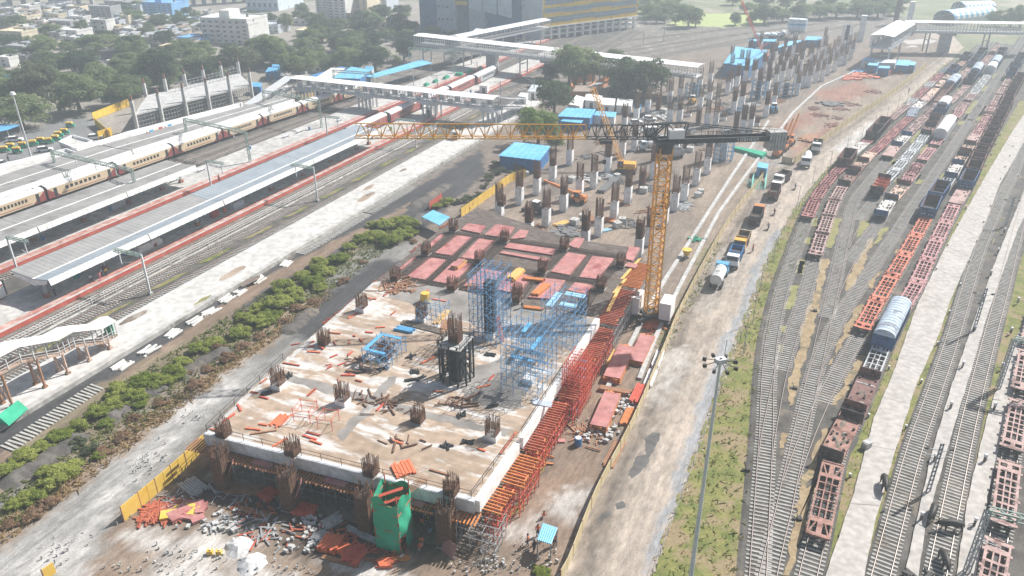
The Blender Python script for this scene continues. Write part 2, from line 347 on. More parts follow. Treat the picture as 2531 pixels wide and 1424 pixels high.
for a in ([(290, 1340), (350, 1300), (420, 1310), (470, 1345), (400, 1375)], [(470, 1330), (560, 1320), (600, 1350), (520, 1400), (460, 1390)], [(1340, 1260), (1410, 1200), (1470, 1215), (1440, 1280), (1370, 1290)], [(300, 1440), (420, 1395), (640, 1410), (720, 1440), (500, 1480)], [(800, 1400), (930, 1390), (1010, 1424), (900, 1460)], [(1230, 1330), (1310, 1290), (1340, 1310), (1270, 1360)]): zn(a, (.50, .475, .45), 1.4, 1.2)
for a in ([(330, 1250), (420, 1240), (470, 1290), (400, 1320)], [(1150, 1380), (1260, 1340), (1290, 1380), (1200, 1424)], [(1330, 1130), (1420, 1090), (1440, 1130), (1350, 1180)], [(1480, 960), (1560, 880), (1580, 900), (1500, 1000)], [(1540, 840), (1600, 800), (1600, 850)]): zn(a, (.235, .185, .145), 1.2, 1.0)
zn([(1290, 1195), (1335, 1140), (1360, 1085), (1375, 1090), (1350, 1170), (1300, 1225), (1250, 1280), (1240, 1265)], WET, .7, .5)
zn([(1620, 850), (1690, 740), (1730, 650), (1760, 600), (1775, 600), (1720, 720), (1650, 860)], GRN, 1.2, .8)
zn([(1800, 370), (1880, 400), (1900, 440), (1960, 400), (1930, 370), (1850, 350)], (.30, .27, .245), 1.5, 1.2)
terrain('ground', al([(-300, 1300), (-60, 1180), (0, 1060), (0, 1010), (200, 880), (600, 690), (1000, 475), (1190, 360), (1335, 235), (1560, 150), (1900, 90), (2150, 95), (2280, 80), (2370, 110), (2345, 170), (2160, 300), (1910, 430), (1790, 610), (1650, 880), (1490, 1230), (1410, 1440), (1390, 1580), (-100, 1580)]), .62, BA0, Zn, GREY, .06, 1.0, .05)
ROADL = [(1390, 1500), (1395, 1424), (1470, 1235), (1560, 1060), (1640, 870), (1680, 775), (1770, 602), (1832, 510), (1895, 425), (1965, 395), (2120, 292), (2240, 208), (2330, 140)]
ROADR = [(1595, 1500), (1603, 1424), (1690, 1200), (1760, 1000), (1815, 850), (1895, 640), (1960, 520), (2040, 420), (2150, 330), (2260, 230), (2345, 150)]
def strip(a, b, f0, f1, n=30):      # part of a band between two px polylines
 def samp(pl, t):
  pl = al(pl); L = [0]
  for i in range(len(pl) - 1): L.append(L[-1] + (pl[i + 1] - pl[i]).length)
  s = t * L[-1]
  for i in range(len(pl) - 1):
   if s <= L[i + 1] or i == len(pl) - 2:
    return pl[i].lerp(pl[i + 1], (s - L[i]) / (L[i + 1] - L[i]))
 A = [samp(a, i / n) for i in range(n + 1)]; B = [samp(b, i / n) for i in range(n + 1)]
 return [x.lerp(y, f0) for x, y in zip(A, B)] + [x.lerp(y, f1) for x, y in zip(A, B)][::-1]
VERGER = [(1832, 1500), (1832, 1424), (1858, 1200), (1868, 1000), (1885, 870), (1960, 660), (2020, 560), (2110, 430), (2225, 300), (2300, 222), (2360, 160)]
RZ = [(strip(ROADL, ROADR, -.05, .34), (.26, .22, .185), 1.6, .7), (strip(ROADL, ROADR, .40, .46), (.26, .225, .195), .7, .4), (strip(ROADL, ROADR, .62, .67), (.28, .24, .21), .8, .4), (strip(ROADL, ROADR, .14, .2), (.15, .13, .115), .8, .5)]
for a, c, s_, w_ in (([(1640, 870), (1690, 860), (1700, 900), (1640, 1000), (1600, 1000)], (.46, .43, .40), 1.6, .8), ([(1780, 610), (1850, 600), (1830, 660), (1740, 780), (1720, 760)], (.33, .30, .27), 1.4, .9), ([(1603, 1424), (1690, 1200), (1760, 1000), (1815, 850), (1895, 640), (1940, 560), (1905, 575), (1850, 690), (1815, 790), (1775, 850), (1770, 900), (1735, 960), (1712, 1060), (1660, 1200), (1590, 1390)], (.31, .315, .325), .35, .45), ([(2060, 370), (2140, 310), (2180, 290), (2160, 320), (2080, 380)], SPL, 1.6, .8)): RZ.append((al(a), c, s_, w_))
terrain('road', al(ROADL + [(2352, 118), (2330, 100), (2290, 92), (2300, 78), (2350, 85), (2378, 118), (2345, 152)] + ROADR[::-1]), .6, BA0, RZ, (.43, .37, .315), .12, .3, grow=.9)
sheet('grass_verge', strip(ROADR, VERGER, .0, .12), 'grass', .4, z=.135, step=.6)
for pts in ([(1590, 1085), (1612, 1070), (1632, 1072), (1618, 1110), (1600, 1150), (1585, 1165), (1560, 1185), (1550, 1175), (1575, 1130), (1598, 1125)], [(1520, 1245), (1540, 1240), (1545, 1255), (1525, 1262)], [(1475, 1285), (1505, 1265), (1512, 1275), (1480, 1298)]):
 sheet('puddle', al(pts), 'puddle', .2, z=.126, step=.4)
for pts in ([(1285, 1200), (1330, 1150), (1352, 1085), (1365, 1090), (1345, 1160), (1300, 1215)], [(1245, 1270), (1290, 1235), (1300, 1245), (1258, 1285)]):
 sheet('muddy_water', al(pts), 'mudwater', .3, z=.118, step=.5)
for pts in ([(2230, 102), (2290, 95), (2320, 103), (2290, 110), (2240, 110)], [(2230, 118), (2260, 112), (2270, 118)]):
 sheet('concrete_spill', al(pts), 'conc_path', .7, z=.13)
sheet('field', al([(1640, 62), (1720, 35), (1870, 32), (1900, 62), (1800, 68)]), mat('field', (.34, .42, .16), (.42, .46, .2), .05), 2)
PW = al([(1985, 1560), (2040, 1424), (2110, 1220), (2160, 1035), (2205, 930), (2265, 760), (2330, 625), (2400, 500), (2440, 430), (2500, 330), (2560, 240), (2600, 240), (2531, 352), (2470, 460), (2440, 540), (2395, 640), (2350, 740), (2320, 830), (2262, 960), (2205, 1140), (2160, 1300), (2135, 1424), (2090, 1560)])
sheet('grass_verge', al([(1960, 1560), (2005, 1424), (2085, 1180), (2150, 990), (2200, 850), (2260, 720), (2330, 575), (2410, 440), (2520, 250), (2640, 240), (2560, 352), (2500, 460), (2470, 560), (2435, 650), (2395, 740), (2360, 830), (2300, 980), (2240, 1160), (2200, 1300), (2170, 1424), (2130, 1560)]), 'grass', .4)
sheet('concrete_path', PW, 'conc_path', .07, z=.24)
PL_, PR_ = ([(2040, 1424), (2110, 1220), (2160, 1035), (2205, 930), (2265, 760), (2330, 625), (2400, 500), (2500, 330)], [(2135, 1424), (2160, 1300), (2205, 1140), (2262, 960), (2320, 830), (2350, 740), (2395, 640), (2470, 460), (2531, 352)])
for j_ in range(1, 16):
 jl = strip(PL_, PR_, .02, .98, 16); a_, b_ = jl[j_], jl[33 - j_]; d_ = (b_ - a_).normalized(); n_ = Vector((d_.y, -d_.x, 0)) * .05
 sheet('path_joint', [a_ + n_, b_ + n_, b_ - n_, a_ - n_], 'ballast_old', z=.244)
PN = al([(2195, 1560), (2235, 1424), (2262, 1300), (2300, 1130), (2350, 960), (2405, 800), (2455, 660), (2495, 560), (2545, 440), (2600, 400), (2560, 480), (2515, 570), (2480, 670), (2440, 780), (2405, 900), (2365, 1030), (2330, 1150), (2285, 1310), (2270, 1424), (2235, 1560)])
sheet('concrete_path', PN, 'conc_path', .06, z=.245)
sheet('grass_verge', al([(2280, 1560), (2290, 1424), (2320, 1230), (2370, 1070), (2425, 900), (2480, 740), (2560, 560), (2700, 560), (2500, 1000), (2430, 1300), (2420, 1560)]), 'grass', .4)
sheet('concrete_path', al([(2350, 1560), (2362, 1424), (2392, 1230), (2440, 1030), (2500, 860), (2600, 660), (2640, 700), (2545, 880), (2480, 1050), (2440, 1230), (2412, 1424), (2410, 1560)]), 'conc_path', .08, z=.25)
k_ = 0
for z_, pts in (('y1', [(870, 440), (985, 430), (960, 640), (880, 830), (750, 820), (860, 560)]), ('y1', [(700, 1090), (820, 1080), (800, 1190), (700, 1180)]), ('y1', [(980, 30), (1100, 30), (1060, 260), (960, 240)]), ('y2', [(650, 90), (740, 90), (730, 210), (640, 210)]),
   ('b4', [(870, 545), (945, 545), (900, 720), (860, 800), (815, 790), (850, 640)]), ('b4', [(1100, 570), (1180, 560), (1160, 640), (1070, 720)]), ('b4', [(1280, 625), (1350, 620), (1260, 740), (1210, 790)]),
   ('b4', [(1270, 170), (1340, 165), (1330, 195), (1270, 200)]), ('b4', [(1390, 210), (1470, 205), (1450, 250), (1395, 255)]), ('b4', [(1350, 60), (1430, 50), (1420, 100), (1360, 105)]), ('b4', [(640, 705), (700, 710), (690, 760), (640, 760)]), ('b4', [(590, 900), (640, 905), (620, 1010), (570, 1010)]), ('b4', [(690, 550), (750, 545), (745, 610), (690, 610)]),
   ('r4', [(1850, 170), (1940, 170), (1900, 240), (1830, 230)]), ('r4', [(1560, 240), (1680, 240), (1640, 290), (1560, 290)]), ('r4', [(870, 530), (940, 420), (1060, 340), (1000, 480), (900, 570)]), ('r4', [(1010, 720), (1030, 640), (1130, 560), (1150, 600), (1060, 700)]), ('r4', [(420, 1030), (560, 980), (540, 1040), (430, 1070)]), ('r4', [(600, 830), (710, 800), (690, 880), (590, 870)]), ('r4', [(1280, 1100), (1320, 1020), (1400, 990), (1360, 1110)]), ('r4', [(650, 1140), (700, 1060), (790, 1060), (730, 1150)]), ('r4', [(950, 1150), (980, 1080), (1070, 1090), (1030, 1150)]),
   ('y6', [(1970, 560), (2030, 500), (2110, 510), (2080, 580)]), ('y6', [(1870, 780), (1920, 700), (2000, 700), (1950, 780)]), ('y6', [(1620, 1120), (1760, 940), (1850, 900), (1720, 1130)]), ('y6', [(1500, 760), (1600, 660), (1650, 660), (1560, 770)]), ('y6', [(2180, 600), (2250, 520), (2300, 530), (2230, 610)])):
 k_ += 1; sheet('weeds', ql(z_, pts), 'grass_pale', .35, z=.15 + .004 * (k_ % 3), step=.6, kind='stuff')
for z_, pts in (('y1', [(1340, 10), (1500, 10), (1420, 260), (1400, 420), (1330, 560), (1330, 760), (1260, 1000), (1200, 1300), (1160, 1424), (1010, 1424), (1010, 1240), (1080, 980), (1130, 800), (1230, 640), (1300, 320)]),
    ('y2', [(1040, 0), (1180, 0), (1080, 360), (1000, 660), (960, 900), (860, 1080), (810, 900), (850, 620), (930, 400), (990, 150)]), ('y1', [(2000, 30), (2100, 10), (1980, 240), (1840, 480), (1740, 540), (1800, 330)]), ('y1', [(2250, 220), (2320, 220), (2200, 380), (2160, 520), (2090, 440)]),
    ('y1', [(1920, 770), (2080, 740), (1950, 960), (1850, 1150), (1720, 1340), (1640, 1424), (1580, 1424), (1660, 1280), (1760, 1060)]), ('y2', [(1620, 50), (1680, 50), (1640, 200), (1560, 330), (1480, 420), (1480, 380), (1580, 220)]),
    ('y2', [(1980, 260), (2110, 280), (2000, 480), (1920, 600), (1800, 760), (1680, 960), (1600, 1060), (1520, 1060), (1600, 900), (1740, 680), (1850, 430)]), ('y3', [(1380, 130), (1480, 130), (1420, 340), (1330, 560), (1250, 800), (1140, 1060), (1080, 1240), (1000, 1424), (920, 1424), (980, 1200), (1060, 960), (1180, 640), (1290, 380)]),
    ('y3', [(740, 220), (830, 220), (760, 470), (690, 460)]), ('r1', [(1000, 380), (1080, 200), (940, 640), (900, 800), (830, 1100), (760, 1300), (700, 1424), (620, 1424), (720, 1160), (740, 840), (820, 640), (880, 400)]), ('b4', [(1400, 810), (1440, 810), (1420, 840), (1380, 840)]), ('b4', [(1180, 720), (1230, 710), (1140, 900), (1060, 1060), (980, 1150), (990, 1060), (1080, 900)])):
 k_ += 1; sheet('dry_grass', ql(z_, pts), 'grass_dry', .35, z=.164 + .004 * (k_ % 4), step=.6, kind='stuff')
# ================================================================ RAILWAY TRACKS
def smooth_line(P, step):
 P = [Vector((p[0], p[1], 0)) for p in P]
 P = [P[0] * 2 - P[1]] + P + [P[-1] * 2 - P[-2]]
 out = []
 for i in range(1, len(P) - 2):
  p0, p1, p2, p3 = P[i - 1:i + 3]; n = max(2, int((p2 - p1).length / 1.0))
  for j in range(n):
   t = j / n
   out.append(.5 * ((2 * p1) + (p2 - p0) * t + (2 * p0 - 5 * p1 + 4 * p2 - p3) * t * t + (3 * p1 - p0 - 3 * p2 + p3) * t ** 3))
 out.append(P[-2])
 for _ in range(8):
  out = [out[0]] + [(out[i - 1] + out[i] * 2 + out[i + 1]) / 4 for i in range(1, len(out) - 1)] + [out[-1]]
 res = [out[0]]; left = step
 for i in range(len(out) - 1):
  a, b = out[i], out[i + 1]; L = (b - a).length; pos = 0
  while L - pos >= left:
   pos += left; res.append(a.lerp(b, pos / L)); left = step
  left -= L - pos
 return res
class Line:
 def __init__(s, pts, ext0=0, ext1=0):
  P = [Vector((p[0], p[1], 0)) for p in pts]
  if ext0: P.insert(0, P[0] + (P[0] - P[1]).normalized() * ext0)
  if ext1: P.append(P[-1] + (P[-1] - P[-2]).normalized() * ext1)
  s.p = smooth_line(P, .65); s.n = len(s.p)
 def near(s, w):
  return min(range(s.n), key=lambda i: (s.p[i].x - w.x) ** 2 + (s.p[i].y - w.y) ** 2)
 def pose(s, i):                     # fractional index -> point, heading
  i = max(0, min(s.n - 2, i)); k = int(i); a, b = s.p[k], s.p[k + 1]
  k0, k1 = max(0, k - 4), min(s.n - 1, k + 5); d = s.p[k1] - s.p[k0]
  return a.lerp(b, i - k), math.atan2(d.y, d.x)
NTR = [0]
def track(line, z0=0.0, skip=(), slp='sleeper', bal='ballast', ballast=True, width=None, span=None):
 zo = NTR[0] * .004; width = 1.9 if width is None else width; NTR[0] += 1; P = line.p if span is None else line.p[span[0]:span[1]]
 o = P[len(P) // 2] + Vector((0, 0, z0))
 up = lambda pl: [Vector((p.x, p.y, z0)) for p in pl]
 e = bpy.data.objects.new('railway_track', None); COL.objects.link(e); e.location = o; e['kind'] = 'structure'
 B = up(P[::6] + [P[-1]])
 if ballast:
  MB(o).sweep(B, [(-width - .5, -.01), (-width, .10 + zo), (width, .10 + zo), (width + .5, -.01)]).obj('ballast', M[bal], e)
 s = MB(o)
 for i in range(len(P) - 1):
  if any((l_.p[l_.near(P[i])] - P[i]).length < 1.9 for l_ in skip): continue
  d = P[i + 1] - P[i]; a = math.atan2(d.y, d.x) + random.uniform(-.02, .02)
  s.box((P[i].x, P[i].y, z0 + .06), (.25, 2.75, .11 + zo * .5), a)
 s.obj('sleepers', M[slp], e, kind='stuff')
 for sd_ in (-1, 1):
  x = sd_ * .87
  MB(o).sweep(B, [(x - .07, .165 + zo), (x + .07, .165 + zo), (x + .035, .32 + zo), (x - .035, .32 + zo)]).sweep(B, [(x - .030, .323 + zo), (x + .030, .323 + zo), (x + .028, .326 + zo), (x - .028, .326 + zo)], m=1).obj('rail', [M['rail'], M['rail_top']], e)
 return e
def zz(*runs):
 out = []
 for k, pts in runs: out += ql(k, pts, .2)
 return out
TA = Line(zz(('r1', [(347, 1424), (390, 700), (430, 0)]), ('y2', [(480, 1424), (490, 900), (512, 500), (562, 0)]), ('y1', [(700, 640), (835, 200)]), ('b4', [(710, 445), (865, 220), (955, 130)]), ('a4', [(1040, 1310), (1205, 1175), (1305, 1065)]), ('y6', [(760, 1015), (960, 830), (1130, 670), (1340, 475), (1500, 340)])), 25, 10)
TB = Line(zz(('y3', [(468, 620), (492, 300)]), ('y2', [(532, 1424), (665, 720), (715, 520), (867, 0)]), ('y1', [(1082, 640), (1257, 0)]), ('y4', [(175, 1160), (275, 880), (375, 610), (500, 370)]), ('b4', [(1045, 190), (1170, 50)]), ('r4', [(430, 650), (660, 410), (880, 205)]), ('y6', [(860, 1090), (1190, 790), (1510, 440), (1710, 240), (1850, 110)])), 0, 10)
TC = Line(zz(('y2', [(1180, 720), (1210, 620), (1270, 430), (1360, 0)]), ('y1', [(1460, 860), (1525, 580), (1590, 300), (1650, 0)]), ('y4', [(525, 1250), (610, 900), (665, 640), (790, 400), (1120, 0)]), ('r4', [(560, 770), (660, 650), (890, 410), (1090, 210), (1260, 30)]), ('y6', [(1190, 1010), (1340, 820), (1550, 600), (1740, 420), (1930, 180), (2030, 60)])), 0, 10)
T4 = Line(zz(('y4', [(560, 1250), (640, 1080), (715, 905), (800, 770), (1050, 480), (1150, 290)]), ('r4', [(640, 1010), (870, 740), (1090, 470), (1220, 260), (1390, 30)]), ('y6', [(1340, 1020), (1540, 850), (1720, 640), (1870, 430), (2030, 240), (2170, 90)])), 0, 10)
TD = Line(zz(('y1', [(1540, 620), (1620, 430), (1760, 140), (1845, 0)]), ('y4', [(680, 1424), (890, 1130), (1130, 820), (1220, 640), (1450, 370), (1580, 190), (1700, 20)]), ('r4', [(830, 1110), (1100, 770), (1320, 490), (1480, 260), (1590, 130), (1660, 20)]), ('y6', [(1530, 1110), (1750, 850), (1930, 620), (2090, 400), (2180, 240), (2260, 130)])), 0, 10)
TE = Line(zz(('r1', [(467, 1424), (570, 950), (700, 500)]), ('y3', [(755, 1424), (870, 900), (945, 550), (1067, 0)]), ('y2', [(1168, 860), (1307, 350), (1470, 0)]), ('y1', [(1550, 1110), (1640, 955), (1840, 640), (2262, 25)]), ('y4', [(1107, 1424), (1590, 700), (2050, 0)]), ('r4', [(1430, 700), (1890, 0)]), ('y6', [(1700, 1230), (2060, 660), (2450, 80)])), 25, 30)
TF = Line(zz(('y3', [(860, 1010), (1000, 590), (1230, 0)]), ('y2', [(1187, 1424), (1290, 1170), (1445, 850), (1660, 465), (1935, 0)]), ('p', [(2156, 773), (2196, 705), (2230, 648), (2257, 600), (2281, 559), (2303, 512), (2328, 474), (2345, 451)]), ('r4', [(1540, 930), (1640, 770), (1790, 520), (1940, 300), (2090, 30)]), ('y6', [(2030, 1080), (2150, 880), (2280, 660), (2400, 440), (2500, 250), (2560, 140)])), 0, 20)
TG = Line(zz(('r1', [(935, 1424), (1060, 900), (1140, 520)]), ('r2', [(350, 1270), (450, 1130), (620, 740), (780, 350)]), ('p', [(2192, 838), (2228, 768), (2255, 728), (2303, 625), (2351, 528), (2376, 485)]), ('r4', [(1740, 1100), (1870, 800), (2000, 560), (2160, 240), (2280, 10)]), ('y6', [(2250, 1000), (2400, 730), (2520, 520), (2640, 300)])), 25, 20)
TH = Line(zz(('r1', [(1790, 1424), (2165, 0)]), ('r2', [(1460, 712), (1700, 0)]), ('y7', [(450, 530), (672, 0)]), ('p', [(2505, 430), (2545, 330), (2600, 200)])), 25, 30)
TI = Line(zz(('y5', [(522, 1424), (670, 700), (818, 0)]), ('r2', [(2130, 0)]), ('y7', [(660, 920), (845, 200)]), ('p', [(2560, 440), (2640, 280)])), 25, 30)
TJ = Line(zz(('y5', [(1010, 1424), (1090, 1000), (1150, 520), (1215, 100)]), ('p', [(2560, 780), (2640, 560)])), 25, 20)
for tr, sk in ((TA, ()), (TB, (TA,)), (TE, ()), (TC, (TE,)), (T4, (TC,)), (TD, (TC, T4)), (TF, (TE,)), (TG, ()), (TH, ()), (TI, ()), (TJ, ())): track(tr, skip=sk, width=1.3 if tr in (TG, TH, TI, TJ) else None)
# ================================================================ STATION (left)
SO = at(312, 781, .85); SA = R(66.0); SD = Vector((math.cos(SA), math.sin(SA), 0)); SN = Vector((SD.y, -SD.x, 0))
def st(s, t, z=0.0):
 return Vector((SO.x, SO.y, 0)) + SD * s + SN * t + Vector((0, 0, z))
def sth(s, t): p = st(s, t); return (p.x, p.y)
sheet('ballast_bed', [st(s, t) for s, t in ((-120, -15), (-120, 0), (330, 0), (330, -15))], 'ballast', .5)
sheet('ballast_bed', [st(s, t) for s, t in ((-120, -62), (-120, -20), (330, -14), (330, -50))], 'ballast', .5)
mk('plat_side', (.34, .33, .31), (.56, .55, .52), .8, .9, c3=(.22, .21, .19), t3=.6)
def platform(name, pts, top, side, band=None, bw=.9):
 """pts: (s,t) outline; a raised slab with its own side paint and an edge band"""
 o = st(*pts[0]); b = MB(o).prism([sth(*p) for p in pts], -.02, .85, 0, 1)
 return b.obj(name, [M[side], M[top]], kind='structure')
platform('platform', [(-90, -.1), (-90, 9), (168, 9.6), (168, .2)], 'conc_white', 'plat_side')
platform('platform', [(-120, -26), (-120, -14.6), (260, -14.2), (260, -24.4)], 'plat_grey', 'red_paint')
platform('platform', [(-120, -49.6), (-120, -38.2), (300, -34), (300, -45.5)], 'plat_grey', 'red_paint')
platform('platform', [(-60, -78), (-60, -65), (60, -63.6), (125, -60.2), (125, -70)], 'plat_grey', 'plat_side')
for a, b, m_ in (((-120, -16.8), (260, -16.3), 'plat_red'), ((-120, -40.2), (300, -36.0), 'plat_red')):
 sheet('platform_edge', [st(*a), st(*b), st(b[0], b[1] + 1.55), st(a[0], a[1] + 1.65)], m_, .05, z=.856)
sheet('platform_edge', [st(-90, 8.0), st(168, 8.6), st(168, 9.5), st(-90, 8.95)], 'plat_grey', .1, z=.856)
for c, rx, ry, m_ in (((575, 675), 3.4, 1.0, 'dirt'), ((618, 695), 2.6, .8, 'dirt_dark'), ((905, 487), 3.6, 1.1, 'dirt'), ((912, 463), 2.6, .8, 'dirt'), ((915, 480), 1.8, .5, 'dirt_dark'), ((330, 785), 3.0, .8, 'dirt_dark'), ((1127, 345), 2.6, .7, 'dirt'), ((995, 421), 1.6, .6, 'dirt_dark'), ((500, 742), 2.2, .4, 'grass_pale')):
 p = at(*c, .85)
 sheet('stain', [p + SD * rx * math.cos(i * .4) + SN * ry * math.sin(i * .4) for i in range(16)], m_, .25, z=.86 + random.random() * .012, step=.4)
def stl(*pts): return [st(*p) for p in pts]
for t0, t1, s0, s1 in ((-1.75, -1.4, -90, 330), (-7.5, -7.0, -90, 330), (-26.6, -22.0, -100, 330), (-36.2, -30.6, -100, 330)):
 track(Line(stl((s0, t0), ((s0 + s1) / 2, (t0 + t1) / 2), (s1, t1))))
track(Line(stl((-90, -12.3), (170, -11.5))), slp='sleeper_mid', bal='ballast_old')
TY = Line(stl((-60, -65.2), (22, -63.2), (54, -62.1), (98, -60.2), (141, -56.2), (200, -49), (300, -36)))
TY2 = Line(stl((-60, -59.8), (22, -58.0), (54, -57.2), (98, -55.4), (141, -52.0), (200, -46), (300, -33)))
TY3 = Line(stl((-60, -54.6), (22, -53.2), (54, -52.4), (98, -51.2), (141, -48.4), (200, -42), (300, -30)))
for l_ in (TY, TY2, TY3): track(l_)
for i, (a, b, c) in enumerate((((1090, 235), (1330, 170), (1700, 90)), ((1130, 245), (1400, 172), (1760, 100)), ((1180, 250), (1480, 168), (1850, 97)), ((1340, 128), (1560, 100), (1860, 68)), ((1440, 148), (1660, 110), (1980, 66)), ((1520, 165), (1740, 122), (2060, 72)))):
 track(Line([at(*a), at(*b), at(*c)], 0, 30), bal='ballast_old')
for i_ in range(15): s_ = -30 + i_ * 13; sheet('weeds', stl((s_, -5.4), (s_ + 7, -5.2), (s_ + 10, -4.3), (s_ + 2, -4.1)), 'grass', .3, z=.158, kind='stuff')
mk('roof_grey', (.27, .27, .27), (.34, .34, .335), .4, .9, spec=.05)
mk('roof_blue_grey', (.26, .30, .34), (.32, .36, .40), .3, .85, spec=.08)
mk('roof_dull', (.25, .245, .24), (.34, .335, .33), .3, .9, spec=.05, c3=(.20, .19, .185), t3=.6)
mk('white_sheet', (.72, .72, .70), (.84, .84, .82), .7, .6, fine=2.0)
mk('white_clean', (.82, .82, .81), (.88, .88, .87), .5, .5)
mk('steel_grey', (.36, .38, .40), (.48, .50, .52), 1.2, .6)
mk('steel_pale', (.58, .60, .61), (.70, .71, .72), 1.2, .6)
mk('green_steel', (.24, .33, .29), (.36, .44, .40), 1.2, .6)
mk('brick_red', (.30, .12, .08), (.40, .17, .12), 2, .9)
def wing(mb, s0, s1, ta0, za0, tb0, zb0, ta1=None, tb1=None, m=0, rib=.5):
 """corrugated sheet between line a and line b (ribs run from a to b)"""
 ta1 = ta0 if ta1 is None else ta1; tb1 = tb0 if tb1 is None else tb1
 n = max(2, int((s1 - s0) / rib)); vs = []
 for i in range(n + 1):
  f = i / n; s = s0 + (s1 - s0) * f; h = .035 if i % 2 else -.0
  vs.append(st(s, ta0 + (ta1 - ta0) * f, za0 + h)); vs.append(st(s, tb0 + (tb1 - tb0) * f, zb0 + h))
 vs += [v - Vector((0, 0, .12)) for v in vs]
 k = 2 * (n + 1); fs = []
 for i in range(n):
  a = 2 * i; fs.append((a, a + 1, a + 3, a + 2)); fs.append((k + a + 2, k + a + 3, k + a + 1, k + a))
 fs += [(0, k, k + 1, 1), (2 * n + 1, k + 2 * n + 1, k + 2 * n, 2 * n)]
 for i in range(n):
  a = 2 * i; fs.append((a + 2, k + a + 2, k + a, a)); fs.append((a + 1, k + a + 1, k + a + 3, a + 3))
 mb.add(vs, fs, m)
def fascia(mb, s0, s1, t0, t1, zt, zb, lean=.35, m=0):
 n = max(2, int((s1 - s0) / .6));
 for i in range(n):
  f0, f1 = i / n, (i + .96) / n; a, b = s0 + (s1 - s0) * f0, s0 + (s1 - s0) * f1
  ta = t0 + (t1 - t0) * f0; tb = t0 + (t1 - t0) * f1; e = .03 * (i % 2)
  mb.hexa([st(a, ta + lean + e, zb), st(b, tb + lean + e, zb), st(b, tb + lean - .06 + e, zb), st(a, ta + lean - .06 + e, zb),
     st(a, ta + e, zt), st(b, tb + e, zt), st(b, tb - .06 + e, zt), st(a, ta - .06 + e, zt)], m)
def canopy(label, s0, s1, L, V, Rr, joints, mats, posts, tp):
 o = st(s0, V[0][0]); e = thing('platform_canopy', label, 'canopy', o, 0, 'canopies over the station platforms')
 f = lambda P, s: P[0][0] + (P[1][0] - P[0][0]) * (s - s0) / (s1 - s0)
 seg = [s0] + joints + [s1]
 for i in range(len(seg) - 1):
  a, b = seg[i], seg[i + 1]; mb = MB(o); wing(mb, a + .05, b - .05, f(L, a), L[0][1], f(V, a), V[0][1], f(L, b), f(V, b))
  mb.obj('roof_sheet', M[mats[min(i, len(mats) - 1)][0]], e)
  mb = MB(o); wing(mb, a + .05, b - .05, f(V, a) + .05, V[0][1], f(Rr, a), Rr[0][1], f(V, b) + .05, f(Rr, b))
  mb.obj('roof_sheet', M[mats[min(i, len(mats) - 1)][1]], e)
  mb = MB(o); fascia(mb, a + .1, b - .1, f(Rr, a) + .12, f(Rr, b) + .12, Rr[0][1] + .12, Rr[0][1] - 1.0)
  mb.obj('fascia', M['white_sheet'], e)
 mb = MB(o).sweep([st(s0, f(V, s0), V[0][1] + .03), st(s1, f(V, s1), V[0][1] + .03)], [(-.22, 0), (.22, 0), (.22, .06), (-.22, .06)])
 mb.obj('gutter', M['white_sheet'], e)
 for s in posts:
  mb = MB(o); tv = f(V, s)
  mb.box(st(s, tv, .85), (.4, .4, V[0][1] - 1.0), SA).box(st(s, tv, .86), (.9, .9, .7), SA, 1)
  mb.beam(st(s, tv, V[0][1] - .9), st(s, f(L, s) + .5, L[0][1] - .25), .12, .22).beam(st(s, tv, V[0][1] - .9), st(s, f(Rr, s) - .3, Rr[0][1] - .25), .12, .22)
  mb.obj('post', [M['steel_grey'], M['brick_red']], e)
 z0 = L[0][1]; mb = MB(o)
 a, v, b = f(L, s0), f(V, s0), f(Rr, s0)
 mb.add([st(s0, a + .2, z0 - .15), st(s0, v, V[0][1] - .15), st(s0, b - .3, Rr[0][1] - .15), st(s0, b - .5, Rr[0][1] - .9), st(s0, v, V[0][1] - 1.3), st(s0, a + 1.2, z0 - 1.0)]
   + [st(s0 + .1, t_, z_) for t_, z_ in ((a + .2, z0 - .15), (v, V[0][1] - .15), (b - .3, Rr[0][1] - .15), (b - .5, Rr[0][1] - .9), (v, V[0][1] - 1.3), (a + 1.2, z0 - 1.0))],
   [(0, 5, 4, 1), (1, 4, 3, 2), (6, 7, 10, 11), (7, 8, 9, 10), (0, 1, 7, 6), (1, 2, 8, 7), (2, 3, 9, 8), (3, 4, 10, 9), (4, 5, 11, 10), (5, 0, 6, 11)])
 mb.obj('end_panel', M['white_sheet'], e)
 return e
canopy('long grey platform canopy turning pale blue at its far half, nearest the white platform', -2.0, 103.5, ((-24.3, 5.75), (-22.4, 5.75)), ((-18.7, 5.1), (-17.6, 5.1)), ((-14.9, 5.6), (-13.9, 5.6)), [20, 40.5, 72], [('roof_grey', 'roof_blue_grey'), ('roof_grey', 'roof_blue_grey'), ('roof_blue_grey', 'roof_blue_grey'), ('roof_blue_grey', 'roof_blue_grey')], [-.5, 12, 24, 36, 48, 60, 72, 84, 96, 102], 0)
canopy('grey canopy with white ridge stripe on the platform beside the cream train', -34, 57, ((-50.5, 5.7), (-47.2, 5.7)), ((-44.8, 5.4), (-42.6, 5.4)), ((-38.6, 5.55), (-37.9, 5.55)), [-10, 14, 36], [('roof_dull', 'roof_dull')], [-20, -8, 4, 16, 28, 40, 50, 56], 0)
canopy('dark grey canopy behind the cream train, along the white terminal roofs', -20, 60, ((-75.5, 5.7), (-74.0, 5.7)), ((-70, 5.4), (-68.4, 5.4)), ((-65, 5.5), (-62.6, 5.5)), [20, 40], [('roof_dull', 'roof_dull')], [0, 20, 40, 56], 0)
